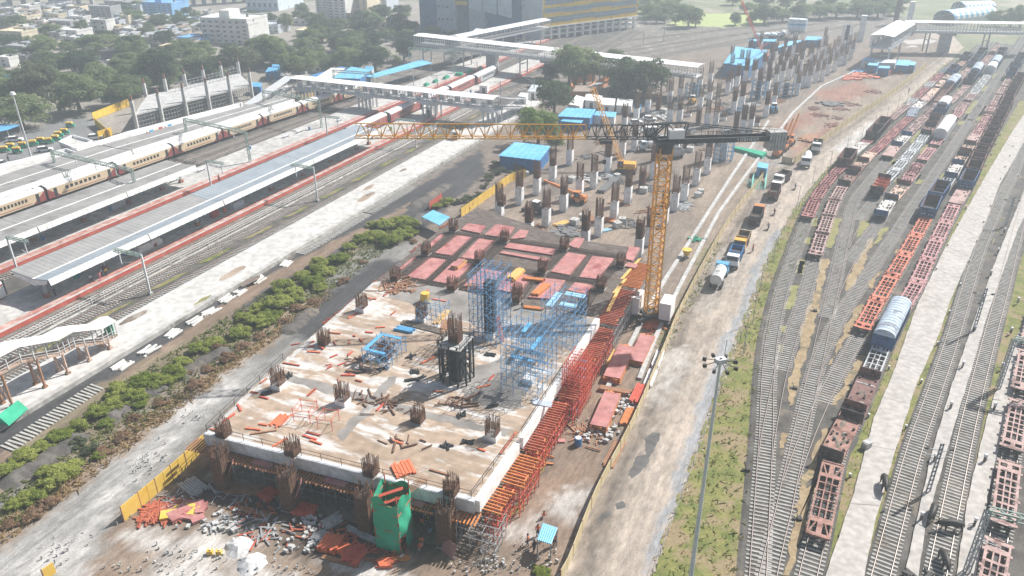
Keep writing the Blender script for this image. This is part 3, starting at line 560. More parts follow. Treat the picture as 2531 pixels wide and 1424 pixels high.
canopy('far dark canopy running on to the first footbridge stairs', 60.3, 122, ((-73.2, 5.7), (-64.6, 5.7)), ((-68.3, 5.4), (-61.6, 5.4)), ((-62.6, 5.5), (-58.6, 5.5)), [90], [('roof_dull', 'roof_dull')], [64, 84, 104, 120], 0)
fo = st(10, -10.1); fe = thing('railing', 'long grey steel railing between the rubble track and the sleepers', 'railing', fo)
s_ = -40.0
while s_ < 150:
 MB(fo).box(st(s_, -10.1 + s_ * .004), (.09, .09, 1.5), SA).obj('post', M['steel_pale'], fe); s_ += 2.6
for z_ in (.55, 1.0, 1.5):
 MB(fo).beam(st(-40, -10.26, z_), st(150, -9.5, z_), .07, .07).obj('rail', M['steel_pale'], fe)
MB(fo).sweep([st(-40, -9.5), st(150, -8.9)], [(-.25, -.01), (.25, -.01), (.25, .28), (-.25, .28)]).obj('kerb', M['plat_side'], fe)
mk('cream', (.66, .52, .34), (.74, .60, .42), .3, .5)
mk('maroon', (.26, .055, .05), (.33, .09, .08), .6, .6)
mk('coach_red', (.45, .07, .07), (.52, .10, .09), .4, .5)
mk('coach_rust', (.33, .11, .10), (.40, .15, .13), .4, .6)
mk('coach_roof', (.70, .71, .71), (.82, .82, .82), .25, .5, c3=(.55, .56, .57), t3=.62)
mk('glass_dark', (.03, .035, .045), (.06, .07, .08), 1, .15, spec=.5)
mk('black_steel', (.035, .034, .034), (.075, .07, .068), 1.0, .7)
mk('white_paint', (.78, .78, .78), (.84, .84, .84), 1, .6)
def coach(label, loc, rz, L, body, end, win, group, stripe=None):
 e = thing('passenger_coach', label, 'train coach', loc, rz, group); hw = 1.62; h = L / 2
 MB().box((0, 0, 1.0), (L - .5, 2 * hw, 2.35)).obj('body', body, e)
 b = MB(); n = 8;
 for i in range(n):
  a0, a1 = math.pi * i / n, math.pi * (i + 1) / n
  y0, z0, y1, z1 = -hw * math.cos(a0), 3.36 + .72 * math.sin(a0), -hw * math.cos(a1), 3.36 + .72 * math.sin(a1)
  b.quad((-h + .3, y0, z0), (h - .3, y0, z0), (h - .3, y1, z1), (-h + .3, y1, z1)).poly([(-h + .3, y0, z0), (-h + .3, y1, z1), (-h + .3, 0, 3.36)]).poly([(h - .3, y1, z1), (h - .3, y0, z0), (h - .3, 0, 3.36)])
 for x in (-h * .7, h * .7, -h * .82, h * .82): b.box((x, 0, 4.05), (1.4, 1.0, .12))
 b.obj('roof', M['coach_roof'], e)
 for sx in (-1, 1):
  MB().box((sx * (h - .02), 0, .95), (.46, 2.6, 2.9)).obj('gangway', M['black_steel'], e)
  b = MB()   # painted end wedge on both sides
  for sy in (-1, 1): b.add([(sx * (h - .26), sy * (hw + .012), 1.0), (sx * (h - 3.6), sy * (hw + .012), 1.0), (sx * (h - .26), sy * (hw + .012), 3.3)], [(0, 1, 2)] if sx * sy < 0 else [(0, 2, 1)])
  b.box((sx * (h - .255), 0, 1.0), (.03, 2 * hw + .02, 2.34))
  b.obj('end_paint', end, e)
  bg = MB().box((sx * (h - 3.6), 0, .25), (3.4, 2.3, .55)).obj('bogie', M['black_steel'], e)
  for dx in (-1.2, 1.2):
   MB().tube((sx * (h - 3.6) + dx, -.95, .46), (sx * (h - 3.6) + dx, .95, .46), .46, 10).obj('wheelset', M['rail'], bg)
  for sy in (-1, 1): MB().box((sx * (h - 2.2), sy * (hw + .004), 1.15), (.8, .05, 2.0)).obj('door', M['glass_dark'] if stripe else M['coach_rust'], e)
 if stripe:
  b = MB()
  for sy in (-1, 1): b.box((0, sy * (hw + .008), 1.32), (L - 7.4, .03, .13))
  b.obj('stripe', stripe, e)
 MB().box((0, 0, .6), (L - 9, 2.2, .4)).obj('underframe', M['black_steel'], e)
 k = win
 for i in range(k):
  x = -h + 4.6 + (L - 9.2) * (i + .5) / k
  for sy in (-1, 1): MB().box((x, sy * (hw + .01), 2.1), ((L - 9.2) / k * .58, .05, .72)).obj('window', M['glass_dark'], e)
 return e
gaps = [at(-40, 560, .9), at(129.8, 498, .9), at(295, 437.5, .9), at(436.5, 389, .9), at(557, 345, .9), at(653, 312.7, .9), at(740, 279, .9), at(828, 250, .9), at(905, 225, .9)]
names = ['cream coach with red stripe cut by the left edge of the photo', 'cream coach between the two nearest maroon ends', 'cream coach, second whole one from the left edge', 'cream coach whose windows face the start of the open tracks', 'cream coach just short of the first footbridge stairs', 'cream coach with small close windows beside the yellow fence', 'cream coach under the near end of the first footbridge', 'cream coach just behind the first footbridge']
for i in range(8):
 i0, i1 = TY.near(gaps[i]), TY.near(gaps[i + 1]); p, a = TY.pose((i0 + i1) / 2); L = abs(i1 - i0) * .65 - .25
 coach(names[i], (p.x, p.y, .32), a, L, M['cream'], M['maroon'], 8 if i < 4 else 12, 'coaches of the cream train', M['maroon'])
def redtrain(label, s, t, L, m, group='coaches of the red train'):
 p = st(s, t); coach(label, (p.x, p.y, .32), SA + R(1), L, m, M['maroon'] if m is not M['coach_red'] else M['coach_roof'], 10, group)
redtrain('bright red and grey coach peeping out at the near end of the grey canopy', -14.3, -26.5, 22, M['coach_red'])
redtrain('bright red coach at the left edge of the photo, its grey end outward', -37.5, -26.8, 22, M['coach_red'])
for i, nm in enumerate(('pale roofed red coach between the far canopy end and footbridge legs', 'dull red coach passing under the first footbridge', 'bright red coach just beyond the first footbridge', 'dull red coach, second beyond the first footbridge', 'grey green van at the tail of the red train')):
 redtrain(nm, 113 + i * 19.6, -25.4 + i * .35, 19.2, (M['coach_rust'], M['coach_rust'], M['coach_red'], M['coach_rust'], M['steel_grey'])[i])
def lattice(mb, a, b, w, h, n, r=.045, m=0, updir=None):
 """box truss of four chords with zigzag webs from a to b"""
 a = Vector(a); b = Vector(b); d = (b - a).normalized(); up = Vector(updir or (0, 0, 1)); x = d.cross(up)
 if x.length < 1e-3: x = d.cross(Vector((1, 0, 0)))
 x.normalize(); y = x.cross(d).normalized(); c = [x * sx * w / 2 + y * sy * h / 2 for sx, sy in ((-1, -1), (1, -1), (1, 1), (-1, 1))]
 for o in c: mb.beam(a + o, b + o, r * 2, r * 2, m)
 for i in range(n):
  p, q_ = a.lerp(b, i / n), a.lerp(b, (i + 1) / n)
  for j in range(4):
   u, v = c[j], c[(j + 1) % 4]
   if (i + j) % 2: u, v = v, u
   mb.beam(p + u, q_ + v, r * 1.3, r * 1.3, m)
def cantilever(label, foot, hgt, side, span, drop=2.6):
 e = thing('overhead_line_mast', label, 'overhead mast', foot, 0, 'overhead line masts of the station')
 d = SN * side
 MB().box((0, 0, .0), (.7, .7, .35), SA, 0).obj('footing', M['conc'], e)
 MB().beam((0, 0, .3), (0, 0, hgt), .3, .3).obj('pole', M['steel_pale'], e)
 b = MB(); lattice(b, (0, 0, hgt - .15), d * span + Vector((0, 0, hgt - .15)), .5, .45, 8, .05); b.obj('boom', M['green_steel'], e)
 t = d * (span * .82) + Vector((0, 0, hgt - .3)); b = MB(); b.beam(t, t - Vector((0, 0, drop)), .16, .16)
 b.beam(t - Vector((0, 0, .6)), t + d * 1.4 - Vector((0, 0, .3)), .06, .06).beam(t - Vector((0, 0, drop - .2)), t - d * 1.3 - Vector((0, 0, drop - .7)), .06, .06)
 b.obj('dropper', M['steel_pale'], e)
 return e
for foot, top, side, span, nm in (((372, 727), 630, -1, 6.8, 'green boomed mast nearest the covered stair on the white platform'), ((785, 497), 414, -1, 6.4, 'green boomed mast beside the middle of the grey canopy'),
         ((43, 668), 585, 1, 5.6, 'green boomed mast at the left edge on the red edged platform'), ((522, 461), 397, 1, 5.4, 'green boomed mast near the far end of the dull canopy'),
         ((1028, 364), 298, -1, 6.2, 'green boomed mast just before the crane jib tip'), ((810, 340), 287, 1, 5.0, 'thin mast on the middle platform before the first footbridge')):
 f_ = at(*foot, .1 if side < 0 else .85); cantilever(nm, f_, rise(*foot, top), side, span)
def portal(label, fa, fb, hgt):
 a = Vector(fa); b = Vector(fb); e = thing('overhead_line_portal', label, 'overhead portal', a.lerp(b, .5), 0, 'green portals over the cream train'); o = a.lerp(b, .5)
 for p in (a, b):
  mb = MB(o); lattice(mb, p, p + Vector((0, 0, hgt)), .5, .5, 8, .05, updir=(0, 1, 0)); mb.obj('mast', M['green_steel'], e)
 mb = MB(o); lattice(mb, a + Vector((0, 0, hgt - .3)), b + Vector((0, 0, hgt - .3)), .6, .7, 20, .06); mb.obj('beam', M['green_steel'], e)
 for f in (.3, .55, .8):
  p = a.lerp(b, f) + Vector((0, 0, hgt - .6)); MB(o).beam(p, p - Vector((0, 0, 1.9)), .14, .14).beam(p - Vector((0, 0, 1.5)), p - Vector((0, 0, 1.9)) + SN * 1.2, .06).obj('dropper', M['steel_pale'], e)
portal('green lattice portal over the cream train, nearest the left edge', at(150, 455), at(345, 505), 8.6)
portal('green lattice portal over the cream train before the footbridge stairs', at(470, 372), at(620, 408), 9.2)
portal('far green portal under the long roof of the first footbridge', at(660, 295), at(796, 322), 9.2)
portal('hazy green portal behind the first footbridge roof', at(830, 238), at(926, 246), 9.2)
portal('hazy green portal in front of the second footbridge stairs', at(1014, 178), at(1122, 186), 9.5)
for i, (x, y, top) in enumerate(((1082, 230, 187), (1180, 190, 152), (1023, 216, 172), (1320, 243, 195), (1237, 253, 200), (1234, 300, 255), (1213, 170, 135), (1590, 110, 80), (1640, 105, 70), (1700, 75, 48), (1500, 95, 62))):
 e = thing('overhead_line_mast', 'slender grey mast, %s of the hazy ones beyond the first footbridge' % ORD[i], 'overhead mast', at(x, y), 0, 'slender masts beyond the first footbridge'); h_ = rise(x, y, top)
 MB().beam((0, 0, 0), (0, 0, h_), .25, .25).obj('pole', M['steel_grey'], e); MB().beam((0, 0, h_ - .8), SN * -2.6 + Vector((0, 0, h_ - .3)), .1, .1).beam((0, 0, h_ - 1.6), SN * -2.6 + Vector((0, 0, h_ - .4)), .06).obj('bracket', M['green_steel'], e)
def footbridge(label, a, b, zf, hgt, wid, roofm, legs, panels='panel', bay=3.0, roofh=.5, ground=.85, slope=0.0):
 a = Vector(a); b = Vector(b); a.z = b.z = 0; o = (a + b) / 2; d = (b - a); L = d.length; d.normalize(); n = Vector((d.y, -d.x, 0))
 e = thing('footbridge', label, 'footbridge', o, 0, 'roofed footbridges over the tracks'); Z = lambda z: Vector((0, 0, z))
 MB(o).hexa([a + n * s * wid / 2 + Z(z) for s, z in ((0, zf),)] * 0 or [a - n * wid / 2 + Z(zf - .5), a + n * wid / 2 + Z(zf - .5), b + n * wid / 2 + Z(zf - .5), b - n * wid / 2 + Z(zf - .5), a - n * wid / 2 + Z(zf), a + n * wid / 2 + Z(zf), b + n * wid / 2 + Z(zf), b - n * wid / 2 + Z(zf)]).obj('deck', M['steel_pale'], e)
 w2 = wid / 2 + .5; mb = MB(o); zt = zf + hgt
 pr = [(-w2, zt), (0, zt + roofh), (w2, zt), (w2, zt - .14), (0, zt + roofh - .14), (-w2, zt - .14)]
 mb.sweep([a - d * .5, b + d * .5], pr).obj('roof', M[roofm], e)
 nb = max(2, round(L / bay))
 for s in (-1, 1):
  mb = MB(o)
  for i in range(nb + 1):
   p = a.lerp(b, i / nb) + n * s * wid / 2
   mb.beam(p + Z(zf), p + Z(zt - .1), .22, .22)
   if i < nb:
    p2 = a.lerp(b, (i + 1) / nb) + n * s * wid / 2
    if panels == 'panel':
     if i % 3 == 1: MB(o).beam(p.lerp(p2, .06) + Z(zf + .9), p.lerp(p2, .94) + Z(zf + .9), .06, 1.7).obj('side_panel', M['steel_grey'], e)
     mb.beam(p + Z(zf + .02), p2 + Z(zt - .2), .1, .1)
    else:
     for k in range(1, 3): pm = p.lerp(p2, k / 3); mb.beam(pm + Z(zf), pm + Z(zt - .1), .3, .12)
  for z in (.05, 1.1, hgt - .15): mb.beam(a + n * s * wid / 2 + Z(zf + z), b + n * s * wid / 2 + Z(zf + z), .16, .16)
  mb.obj('side_truss', M['steel_pale' if panels == 'panel' else 'white_paint'], e)
 for kind, f in legs:
  c = a.lerp(b, f); mb = MB(o)
  if kind == 'group':
   for i in range(4):
    for s in (-1, 1):
     for k in (-1, 1):
      p = c + d * (i - 1.5) * 1.5 + n * s * wid * .42 + n * k * .3; mb.beam(p + Z(ground), p + Z(zf - .5), .26, .26)
      if k > 0: mb.beam(p + Z(ground + 1), p - n * .6 + Z(ground + 2.2), .1).beam(p - n * .6 + Z(ground + 2.2), p + Z(ground + 3.6), .1)
   mb.hexa([c + d * u * 3 + n * v * wid * .55 + Z(z) for z in (zf - .95, zf - .5) for u, v in ((-1, -1), (1, -1), (1, 1), (-1, 1))])
  elif kind == 'wide':
   mb.box((c.x, c.y, 0), (4.5, 2.6, zf - 1.4), math.atan2(d.y, d.x)).box((c.x, c.y, zf - 1.4), (6.4, wid * .9, .9), math.atan2(d.y, d.x))
  else:
   for s in (-1, 1):
    p = c + n * s * wid * .42; mb.beam(p, p + Z(zf - .5), .5, .5)
   mb.beam(c - n * wid * .42 + Z(zf * .6), c + n * wid * .42 + Z(zf * .6), .3, .3)
  mb.obj('pier', M['steel_pale' if kind == 'group' else 'conc'], e)
 return e, o, a, b, d, n, zf, hgt, wid
def flight(e, o, p, q_, wid, roofm, z0, z1, hgt, n=10, side='steel_pale'):
 """covered stair from p (level z0) to q (level z1)"""
 p = Vector(p); q_ = Vector(q_); d = (q_ - p); d.z = 0; d.normalize(); r = Vector((d.y, -d.x, 0)); Z = lambda z: Vector((0, 0, z))
 mb = MB(o)
 for i in range(n):
  f0, f1 = i / n, (i + 1) / n; a, b = p.lerp(q_, f0), p.lerp(q_, f1); a.z = b.z = 0; z = z0 + (z1 - z0) * (i + .5) / n
  mb.hexa([a - r * wid / 2 + Z(z - .3), a + r * wid / 2 + Z(z - .3), b + r * wid / 2 + Z(z - .3), b - r * wid / 2 + Z(z - .3), a - r * wid / 2 + Z(z), a + r * wid / 2 + Z(z), b + r * wid / 2 + Z(z), b - r * wid / 2 + Z(z)])
 mb.obj('stair', M[side], e)
 p = Vector((p.x, p.y, z0)); q_ = Vector((q_.x, q_.y, z1))
 mb = MB(o)
 mb.hexa([p - r * wid * .6 + Z(hgt), p + r * wid * .6 + Z(hgt), q_ + r * wid * .6 + Z(hgt), q_ - r * wid * .6 + Z(hgt), p - r * wid * .6 + Z(hgt + .15), p + r * wid * .6 + Z(hgt + .15), q_ + r * wid * .6 + Z(hgt + .15), q_ - r * wid * .6 + Z(hgt + .15)])
 mb.obj('stair_roof', M[roofm], e)
 mb = MB(o)
 for s in (-1, 1):
  for i in range(6):
   c = p.lerp(q_, i / 5) + r * s * wid / 2; mb.beam(c, c + Z(hgt), .12, .12)
  mb.beam(p + r * s * wid / 2 + Z(1), q_ + r * s * wid / 2 + Z(1), .1, .1).beam(p + r * s * wid / 2 + Z(.1), q_ + r * s * wid / 2 + Z(.1), .12, .4)
  for f in (.3, .6, .9):
   c = p.lerp(q_, f) + r * s * wid / 2; mb.beam((c.x, c.y, .8), c, .2, .2)
 mb.obj('stair_rail', M[side], e)
F1 = footbridge('white roofed footbridge crossing the whole station over the cream train', st(137.5, -69), st(137.0, 6.0), 5.6, 3.0, 4.6, 'white_clean', [('group', .04), ('group', .375), ('group', .70), ('group', .985)], bay=1.9)
flight(F1[0], F1[1], st(115, -71.5), st(137, -71.5), 3.2, 'steel_pale', .9, 5.6, 3.0)
flight(F1[0], F1[1], st(158, 7.5), st(137.5, 7.5), 3.2, 'steel_grey', .9, 5.6, 2.8)
F2 = footbridge('long white roofed footbridge with slatted sides ending at the pier field', q('a2', 1440, 345, 0) * 0 + at(1040, 152), at(1722, 242), 7.6, 3.5, 6.5, 'white_clean', [('leg', .03), ('leg', .12), ('leg', .2), ('wide', .30), ('leg', .42), ('wide', .52), ('leg', .68), ('leg', .8), ('leg', .9), ('leg', .99)], panels='slat', bay=3.2, ground=0)
F2b = footbridge('second arm of the slatted footbridge running up to the office block', at(1130, 157), at(1345, 108), 7.8, 3.2, 6.0, 'white_clean', [('leg', .2), ('leg', .45), ('leg', .7), ('leg', .9)], panels='slat', bay=3.2, ground=0)
flight(F2[0], F2[1], st(215, -52), st(238, -48), 4, 'white_sheet', .9, 8.0, 3.2)
F3 = footbridge('hazy white footbridge over the goods yard at the upper right', at(2222, 128), at(2640, 136), 9.0, 4.0, 6.0, 'white_sheet', [('leg', .15), ('wide', .26), ('leg', .5), ('leg', .8)], panels='slat', bay=4, ground=0)
F3b = footbridge('boxed white arm of the goods yard footbridge, standing on an arched pier', at(2165, 168), at(2226, 126), 8.0, 4.6, 8.0, 'white_sheet', [('leg', .05), ('leg', .5)], panels='panel', bay=3, ground=0)
# ================================================================ GOODS YARD
def wmat(k, c, c2): return mk(k, c, c2, 1.2, .75, c3=(c[0] * .55, c[1] * .5, c[2] * .5), t3=.56, fine=3)
wmat('w_orange', (.54, .16, .10), (.64, .25, .17)); wmat('w_pink', (.44, .22, .22), (.54, .31, .31)); wmat('w_dpink', (.34, .13, .13), (.44, .20, .19))
wmat('w_mauve', (.40, .27, .25), (.50, .36, .33)); wmat('w_brown', (.16, .085, .075), (.25, .14, .12)); wmat('w_dark', (.07, .06, .06), (.13, .105, .10))
wmat('w_grey', (.46, .49, .51), (.58, .60, .62)); wmat('w_blue', (.05, .11, .24), (.09, .17, .33)); wmat('w_steel', (.16, .20, .26), (.24, .28, .34))
wmat('w_rust', (.29, .15, .12), (.41, .24, .20)); wmat('w_deckpale', (.46, .44, .42), (.62, .60, .57)); wmat('w_roof', (.44, .54, .66), (.54, .63, .74)); wmat('w_peach', (.52, .36, .28), (.62, .47, .38)); wmat('w_olive', (.30, .22, .12), (.4, .3, .18))
mk('coal_dark', (.045, .04, .038), (.10, .085, .08), .8, .9)
WP = {}
def bogie(parent, x, sub=True):
 b = MB()
 for y in (-.98, .98): b.box((x, y, .38), (2.3, .16, .34))
 b.box((x, 0, .42), (.5, 2.1, .3))
 for dx in (-.95, .95): b.tube((x + dx, -.95, .42), (x + dx, .95, .42), .07, 6)
 bg = b.obj('bogie', M['black_steel'], parent)
 if sub:
  for dx in (-.95, .95):
   w_ = MB().tube((x + dx, -.9, .42), (x + dx, .9, .42), .08, 6)
   for y in (-.84, .84): w_.tube((x + dx, y - .07, .42), (x + dx, y + .07, .42), .42, 12)
   w_.obj('wheelset', M['rail'], bg)
 return bg
def coupler(parent, h):
 for s in (-1, 1):
  MB().box((s * (h + .3), 0, .62), (.7, .3, .3)).box((s * (h + .05), 0, .75), (.16, 2.1, .24)).obj('coupler', M['black_steel'], parent)
def deck_holes(b, xs, ys, zt, th, m=0):
 """plate lattice: xs/ys are lists of (lo, hi) solid bands"""
 X0, X1 = xs[0][0], xs[-1][1]
 for lo, hi in ys: b.box(((X0 + X1) / 2, (lo + hi) / 2, zt - th), (X1 - X0, hi - lo, th), 0, m)
 for lo, hi in xs:
  for i in range(len(ys) - 1):
   a, c = ys[i][1], ys[i + 1][0]
   b.box(((lo + hi) / 2, (a + c) / 2, zt - th + .004), (hi - lo, c - a, th - .008), 0, m)
def wagon(kind, col, sub=True):
 key = (kind, col, sub)
 if key in WP: return WP[key]
 e = thing('goods_wagon', 'x', 'goods wagon', (0, 0, -50)); m = M[col]; WP[key] = e
 b = MB()
 if kind == 'blc':
  h = 6.55
  deck_holes(b, [(-4.75, -4.2), (-2.75, -2.35), (-1.32, -1.06), (-.13, .13), (1.06, 1.32), (2.35, 2.75), (4.2, 4.75)], [(-1.22, -.92), (-.40, -.24), (.24, .40), (.92, 1.22)], 1.0, .16)
  for s in (-1, 1):
   deck_holes(b, [(4.75, 5.0), (5.75, 6.35)] if s > 0 else [(-6.35, -5.75), (-5.0, -4.75)], [(-1.22, -1.0), (-.26, .26), (1.0, 1.22)], 1.0, .16)
   b.box((s * 6.47, 0, .8), (.22, 1.0, .26))
   for x in (-6.1, -4.3, -1.5, 1.5, 4.3, 6.1): b.box((x, s * 1.32, .86), (.45, .24, .16))
   b.beam((-6.3, s * 1.1, .72), (6.3, s * 1.1, .72), .14, .4)
  b.obj('deck', m, e); MB().beam((-6, 0, .62), (6, 0, .62), .5, .3).obj('centre_sill', M['black_steel'], e)
  bogie(e, -5.0, sub); bogie(e, 5.0, sub); coupler(e, h - .1)
 elif kind == 'bfk':
  h = 6.8
  deck_holes(b, [(-4.3, -3.7), (-2.2, -2.02), (-.5, -.32), (1.1, 1.28), (2.6, 2.78), (3.9, 4.5)], [(-1.3, -1.1), (-.42, -.28), (.28, .42), (1.1, 1.3)], 1.1, .18)
  for s in (-1, 1):
   deck_holes(b, [(4.5, 4.6), (6.35, 6.8)] if s > 0 else [(-6.8, -6.35), (-4.6, -4.3)], [(-1.3, -1.1), (-.3, .3), (1.1, 1.3)], 1.1, .18)
   for y in (-1, 1): b.beam((s * 4.6, y * .5, 1.02), (s * 6.4, y * 1.05, 1.02), .16, .12)
   b.box((s * 6.9, 0, .9), (.2, 2.5, .3)); b.beam((-6.6, s * 1.2, .75), (6.6, s * 1.2, .75), .14, .5)
  b.obj('deck', m, e); MB().beam((-6, .0, .62), (6, .0, .62), .5, .3).obj('centre_sill', M['black_steel'], e)
  bogie(e, -4.9, sub); bogie(e, 4.9, sub); coupler(e, h)
 elif kind in ('flat', 'flat_ends', 'flat_load'):
  h = 6.2 if kind != 'flat' else 6.6
  b.box((0, 0, .86), (2 * h, 2.9, .28));
  for s in (-1, 1): b.beam((-h, s * 1.38, .75), (h, s * 1.38, .75), .12, .45)
  b.obj('deck', m, e)
  rr = random.Random(hash(kind + col) % 99 + 3); b = MB()
  for i in range(16 if kind != 'flat' else 5):
   x, y = rr.uniform(-h + .6, h - .6), rr.choice((-1.1, -.5, .5, 1.1)); b.box((x, y, 1.14), (.28, .22, .22 + rr.random() * .14), rr.random())
  b.obj('stanchions', M['w_dark'], e)['kind'] = 'stuff'
  if kind == 'flat_ends':
   for s in (-1, 1):
    MB().box((s * (h - .05), 0, 1.1), (.12, 2.95, 1.25)).box((s * (h + .03), -1.0, .95), (.14, .14, 1.3)).box((s * (h + .03), 0, .95), (.14, .14, 1.3)).box((s * (h + .03), 1.0, .95), (.14, .14, 1.3)).obj('end_wall', M['w_blue' if col == 'w_deckpale' else 'w_dark' if s < 0 else 'w_brown'], e)
  if kind != 'flat':
   b = MB()
   for i in range(7):
    x, y = rr.uniform(-h + 1, h - 1), rr.uniform(-.9, .9); r_ = rr.uniform(.3, .8); n = 9; pts = [(x + r_ * rr.uniform(.6, 1.2) * math.cos(k * .7) * 1.6, y + r_ * .7 * rr.uniform(.6, 1.2) * math.sin(k * .7)) for k in range(n)]
    z = 1.16 + .012 * i; b.add([(px, max(-1.4, min(1.4, py)), 1.145) for px, py in pts] + [(x, y, z + .14)], [(k, (k + 1) % n, n) for k in range(n)])
   b.obj('scrap', M['dirt_dark' if col != 'w_deckpale' else 'white_sheet'], e)['kind'] = 'stuff'
  bogie(e, -4.4, sub); bogie(e, 4.4, sub); coupler(e, h)
 elif kind == 'open':
  h, w2, z0, z1 = 4.95, 1.55, .75, 3.0
  for s in (-1, 1):
   b.box((0, s * (w2 - .04), z0), (2 * h, .08, z1 - z0)); b.box((s * (h - .04), 0, z0), (.08, 2 * w2 - .16, z1 - z0))
   b.box((0, s * (w2 + .01), z1 - .01), (2 * h + .1, .16, .14)); b.box((s * (h + .01), 0, z1 - .008), (.16, 2 * w2 - .2, .14))
   for i in range(9): b.box((-h + .3 + i * (2 * h - .6) / 8, s * (w2 + .06), z0), (.14, .12, z1 - z0 - .05))
   for y in (-1.1, -.4, .4, 1.1): b.box((s * (h + .05), y, z0), (.1, .12, z1 - z0 - .05))
  b.obj('body', m, e); MB().box((0, 0, z0 + .01), (2 * h - .18, 2 * w2 - .18, .1)).obj('floor', M['coal_dark'], e)
  inner = MB()
  for s in (-1, 1): inner.box((0, s * (w2 - .1), z0 + .1), (2 * h - .2, .03, z1 - z0 - .14)).box((s * (h - .1), 0, z0 + .1), (.03, 2 * w2 - .26, z1 - z0 - .14))
  inner.obj('lining', M['w_brown'], e)
  if col == 'w_blue':
   for s in (-1, 1):
    for y in (-1.0, -.45, .45, 1.0):
     k = MB();
     for a in range(3): k.beam((s * (h + .13), y - .18 * math.cos(a * 1.05), 1.62 - .18 * math.sin(a * 1.05)), (s * (h + .13), y + .18 * math.cos(a * 1.05), 1.62 + .18 * math.sin(a * 1.05)), .05, .05)
     k.obj('brake_wheel', M['white_paint'], e)
  bogie(e, -3.4, sub); bogie(e, 3.4, sub); coupler(e, h)
 elif kind in ('covered', 'van'):
  h, w2 = (6.9, 1.55) if kind == 'covered' else (4.6, 1.55)
  zr = 3.1; vz = 1.2 if kind == 'van' else 0
  b.box((0, 0, .75), (2 * h - 2 * vz, 2 * w2, zr - .75))
  for i in range(13):
   for s in (-1, 1): b.box((-h + .2 + vz + i * (2 * h - .4 - 2 * vz) / 12, s * (w2 + .04), .75), (.1, .1, zr - .8))
  if kind == 'van':
   b.box((0, 0, .72), (2 * h, 2 * w2 - .02, .2))
   for s in (-1, 1):
    for y in (-1.45, -.5, .5, 1.45): b.box((s * (h - .1), y, .9), (.12, .12, zr - .9))
    b.box((s * (h - .1), 0, 1.7), (.08, 2.9, .1))
  b.obj('body', m, e); n = 10; rb = MB(); rm = MB()
  for i in range(n):
   a0, a1 = math.pi * i / n, math.pi * (i + 1) / n; P_ = lambda a: (-(w2 + .06) * math.cos(a), zr - .02 + 1.0 * math.sin(a))
   (y0, za), (y1, zb) = P_(a0), P_(a1)
   rb.quad((-h, y0, za), (h, y0, za), (h, y1, zb), (-h, y1, zb)); rb.poly([(-h, y0, za), (-h, y1, zb), (-h, 0, zr - .02)]).poly([(h, y1, zb), (h, y0, za), (h, 0, zr - .02)])
   if kind == 'covered':
    for j in range(15):
     x = -h + .05 + j * (2 * h - .1) / 14; d_ = .05
     rm.quad((x - d_, y0 * 1.012, za * 1.006), (x + d_, y0 * 1.012, za * 1.006), (x + d_, y1 * 1.012, zb * 1.006), (x - d_, y1 * 1.012, zb * 1.006))
  ro = rb.obj('roof', M['w_roof' if kind == 'covered' else 'white_paint'], e)
  if rm.v: rm.obj('roof_rib', M['black_steel'], ro)
  bogie(e, -h + 2.2, sub); bogie(e, h - 2.2, sub); coupler(e, h)
 elif kind == 'hopper':
  h = 5.2
  b.box((0, 0, .8), (2 * h, 2.6, .3))
  for i in range(4):
   x = -3.9 + i * 2.6
   for s in (-1, 1): b.add([(x - 1.3, s * 1.45, 1.1), (x + 1.3, s * 1.45, 1.1), (x + 1.3, s * .1, 1.12), (x, s * 1.5, 2.0)], [(0, 1, 3), (1, 2, 3), (2, 0, 3)] if s < 0 else [(0, 3, 1), (1, 3, 2), (2, 3, 0)])
   b.box((x + 1.28, 0, 1.1), (.1, 2.9, .85))
  b.obj('body', M['w_orange'], e)
  for s in (-1, 1): MB().box((s * (h + .05), 0, .85), (.14, 3.0, 2.0)).obj('end_wall', M['w_dark'], e)
  bogie(e, -3.6, sub); bogie(e, 3.6, sub); coupler(e, h + .2)
 elif kind == 'rack':
  h = 11
  b.box((0, 0, .85), (2 * h, 2.9, .25))
  for i in range(13):
   x = -h + .1 + i * (2 * h - .2) / 12
   for s in (-1, 1): b.box((x, s * 1.4, 1.1), (.2, .16, 2.0))
   b.beam((x, -1.4, 3.05), (x, 1.4, 3.05), .2, .16)
   if i < 12:
    x2 = x + (2 * h - .2) / 12
    for s in (-1, 1): b.beam((x, s * 1.4, 1.15), (x2, s * 1.4, 3.0), .12, .1)
  for s in (-1, 1): b.beam((-h, s * 1.4, 3.1), (h, s * 1.4, 3.1), .2, .2).beam((-h, s * 1.4, 2.0), (h, s * 1.4, 2.0), .12, .12)
  b.obj('body', m, e); bogie(e, -8, sub); bogie(e, 8, sub); coupler(e, h)
 return e
WN = {'blc': 'container flat wagon', 'bfk': 'open framed flat wagon', 'flat': 'plain flat wagon', 'flat_ends': 'flat wagon with upright end walls', 'flat_load': 'flat wagon loaded with scrap', 'open': 'high sided open wagon', 'covered': 'round roofed covered wagon', 'van': 'round roofed guard van', 'hopper': 'low hopper wagon', 'rack': 'long lattice sided wagon'}
CN = {'w_orange': 'bright orange', 'w_pink': 'pale pink', 'w_dpink': 'dull crimson', 'w_mauve': 'brownish pink', 'w_brown': 'rust brown', 'w_dark': 'blackish', 'w_grey': 'pale grey', 'w_blue': 'dark blue', 'w_steel': 'slate blue', 'w_rust': 'rusty red', 'w_deckpale': 'whitish', 'w_peach': 'peach coloured', 'w_olive': 'ochre', 'white_paint': 'white', 'steel_grey': 'grey'}
used = set()
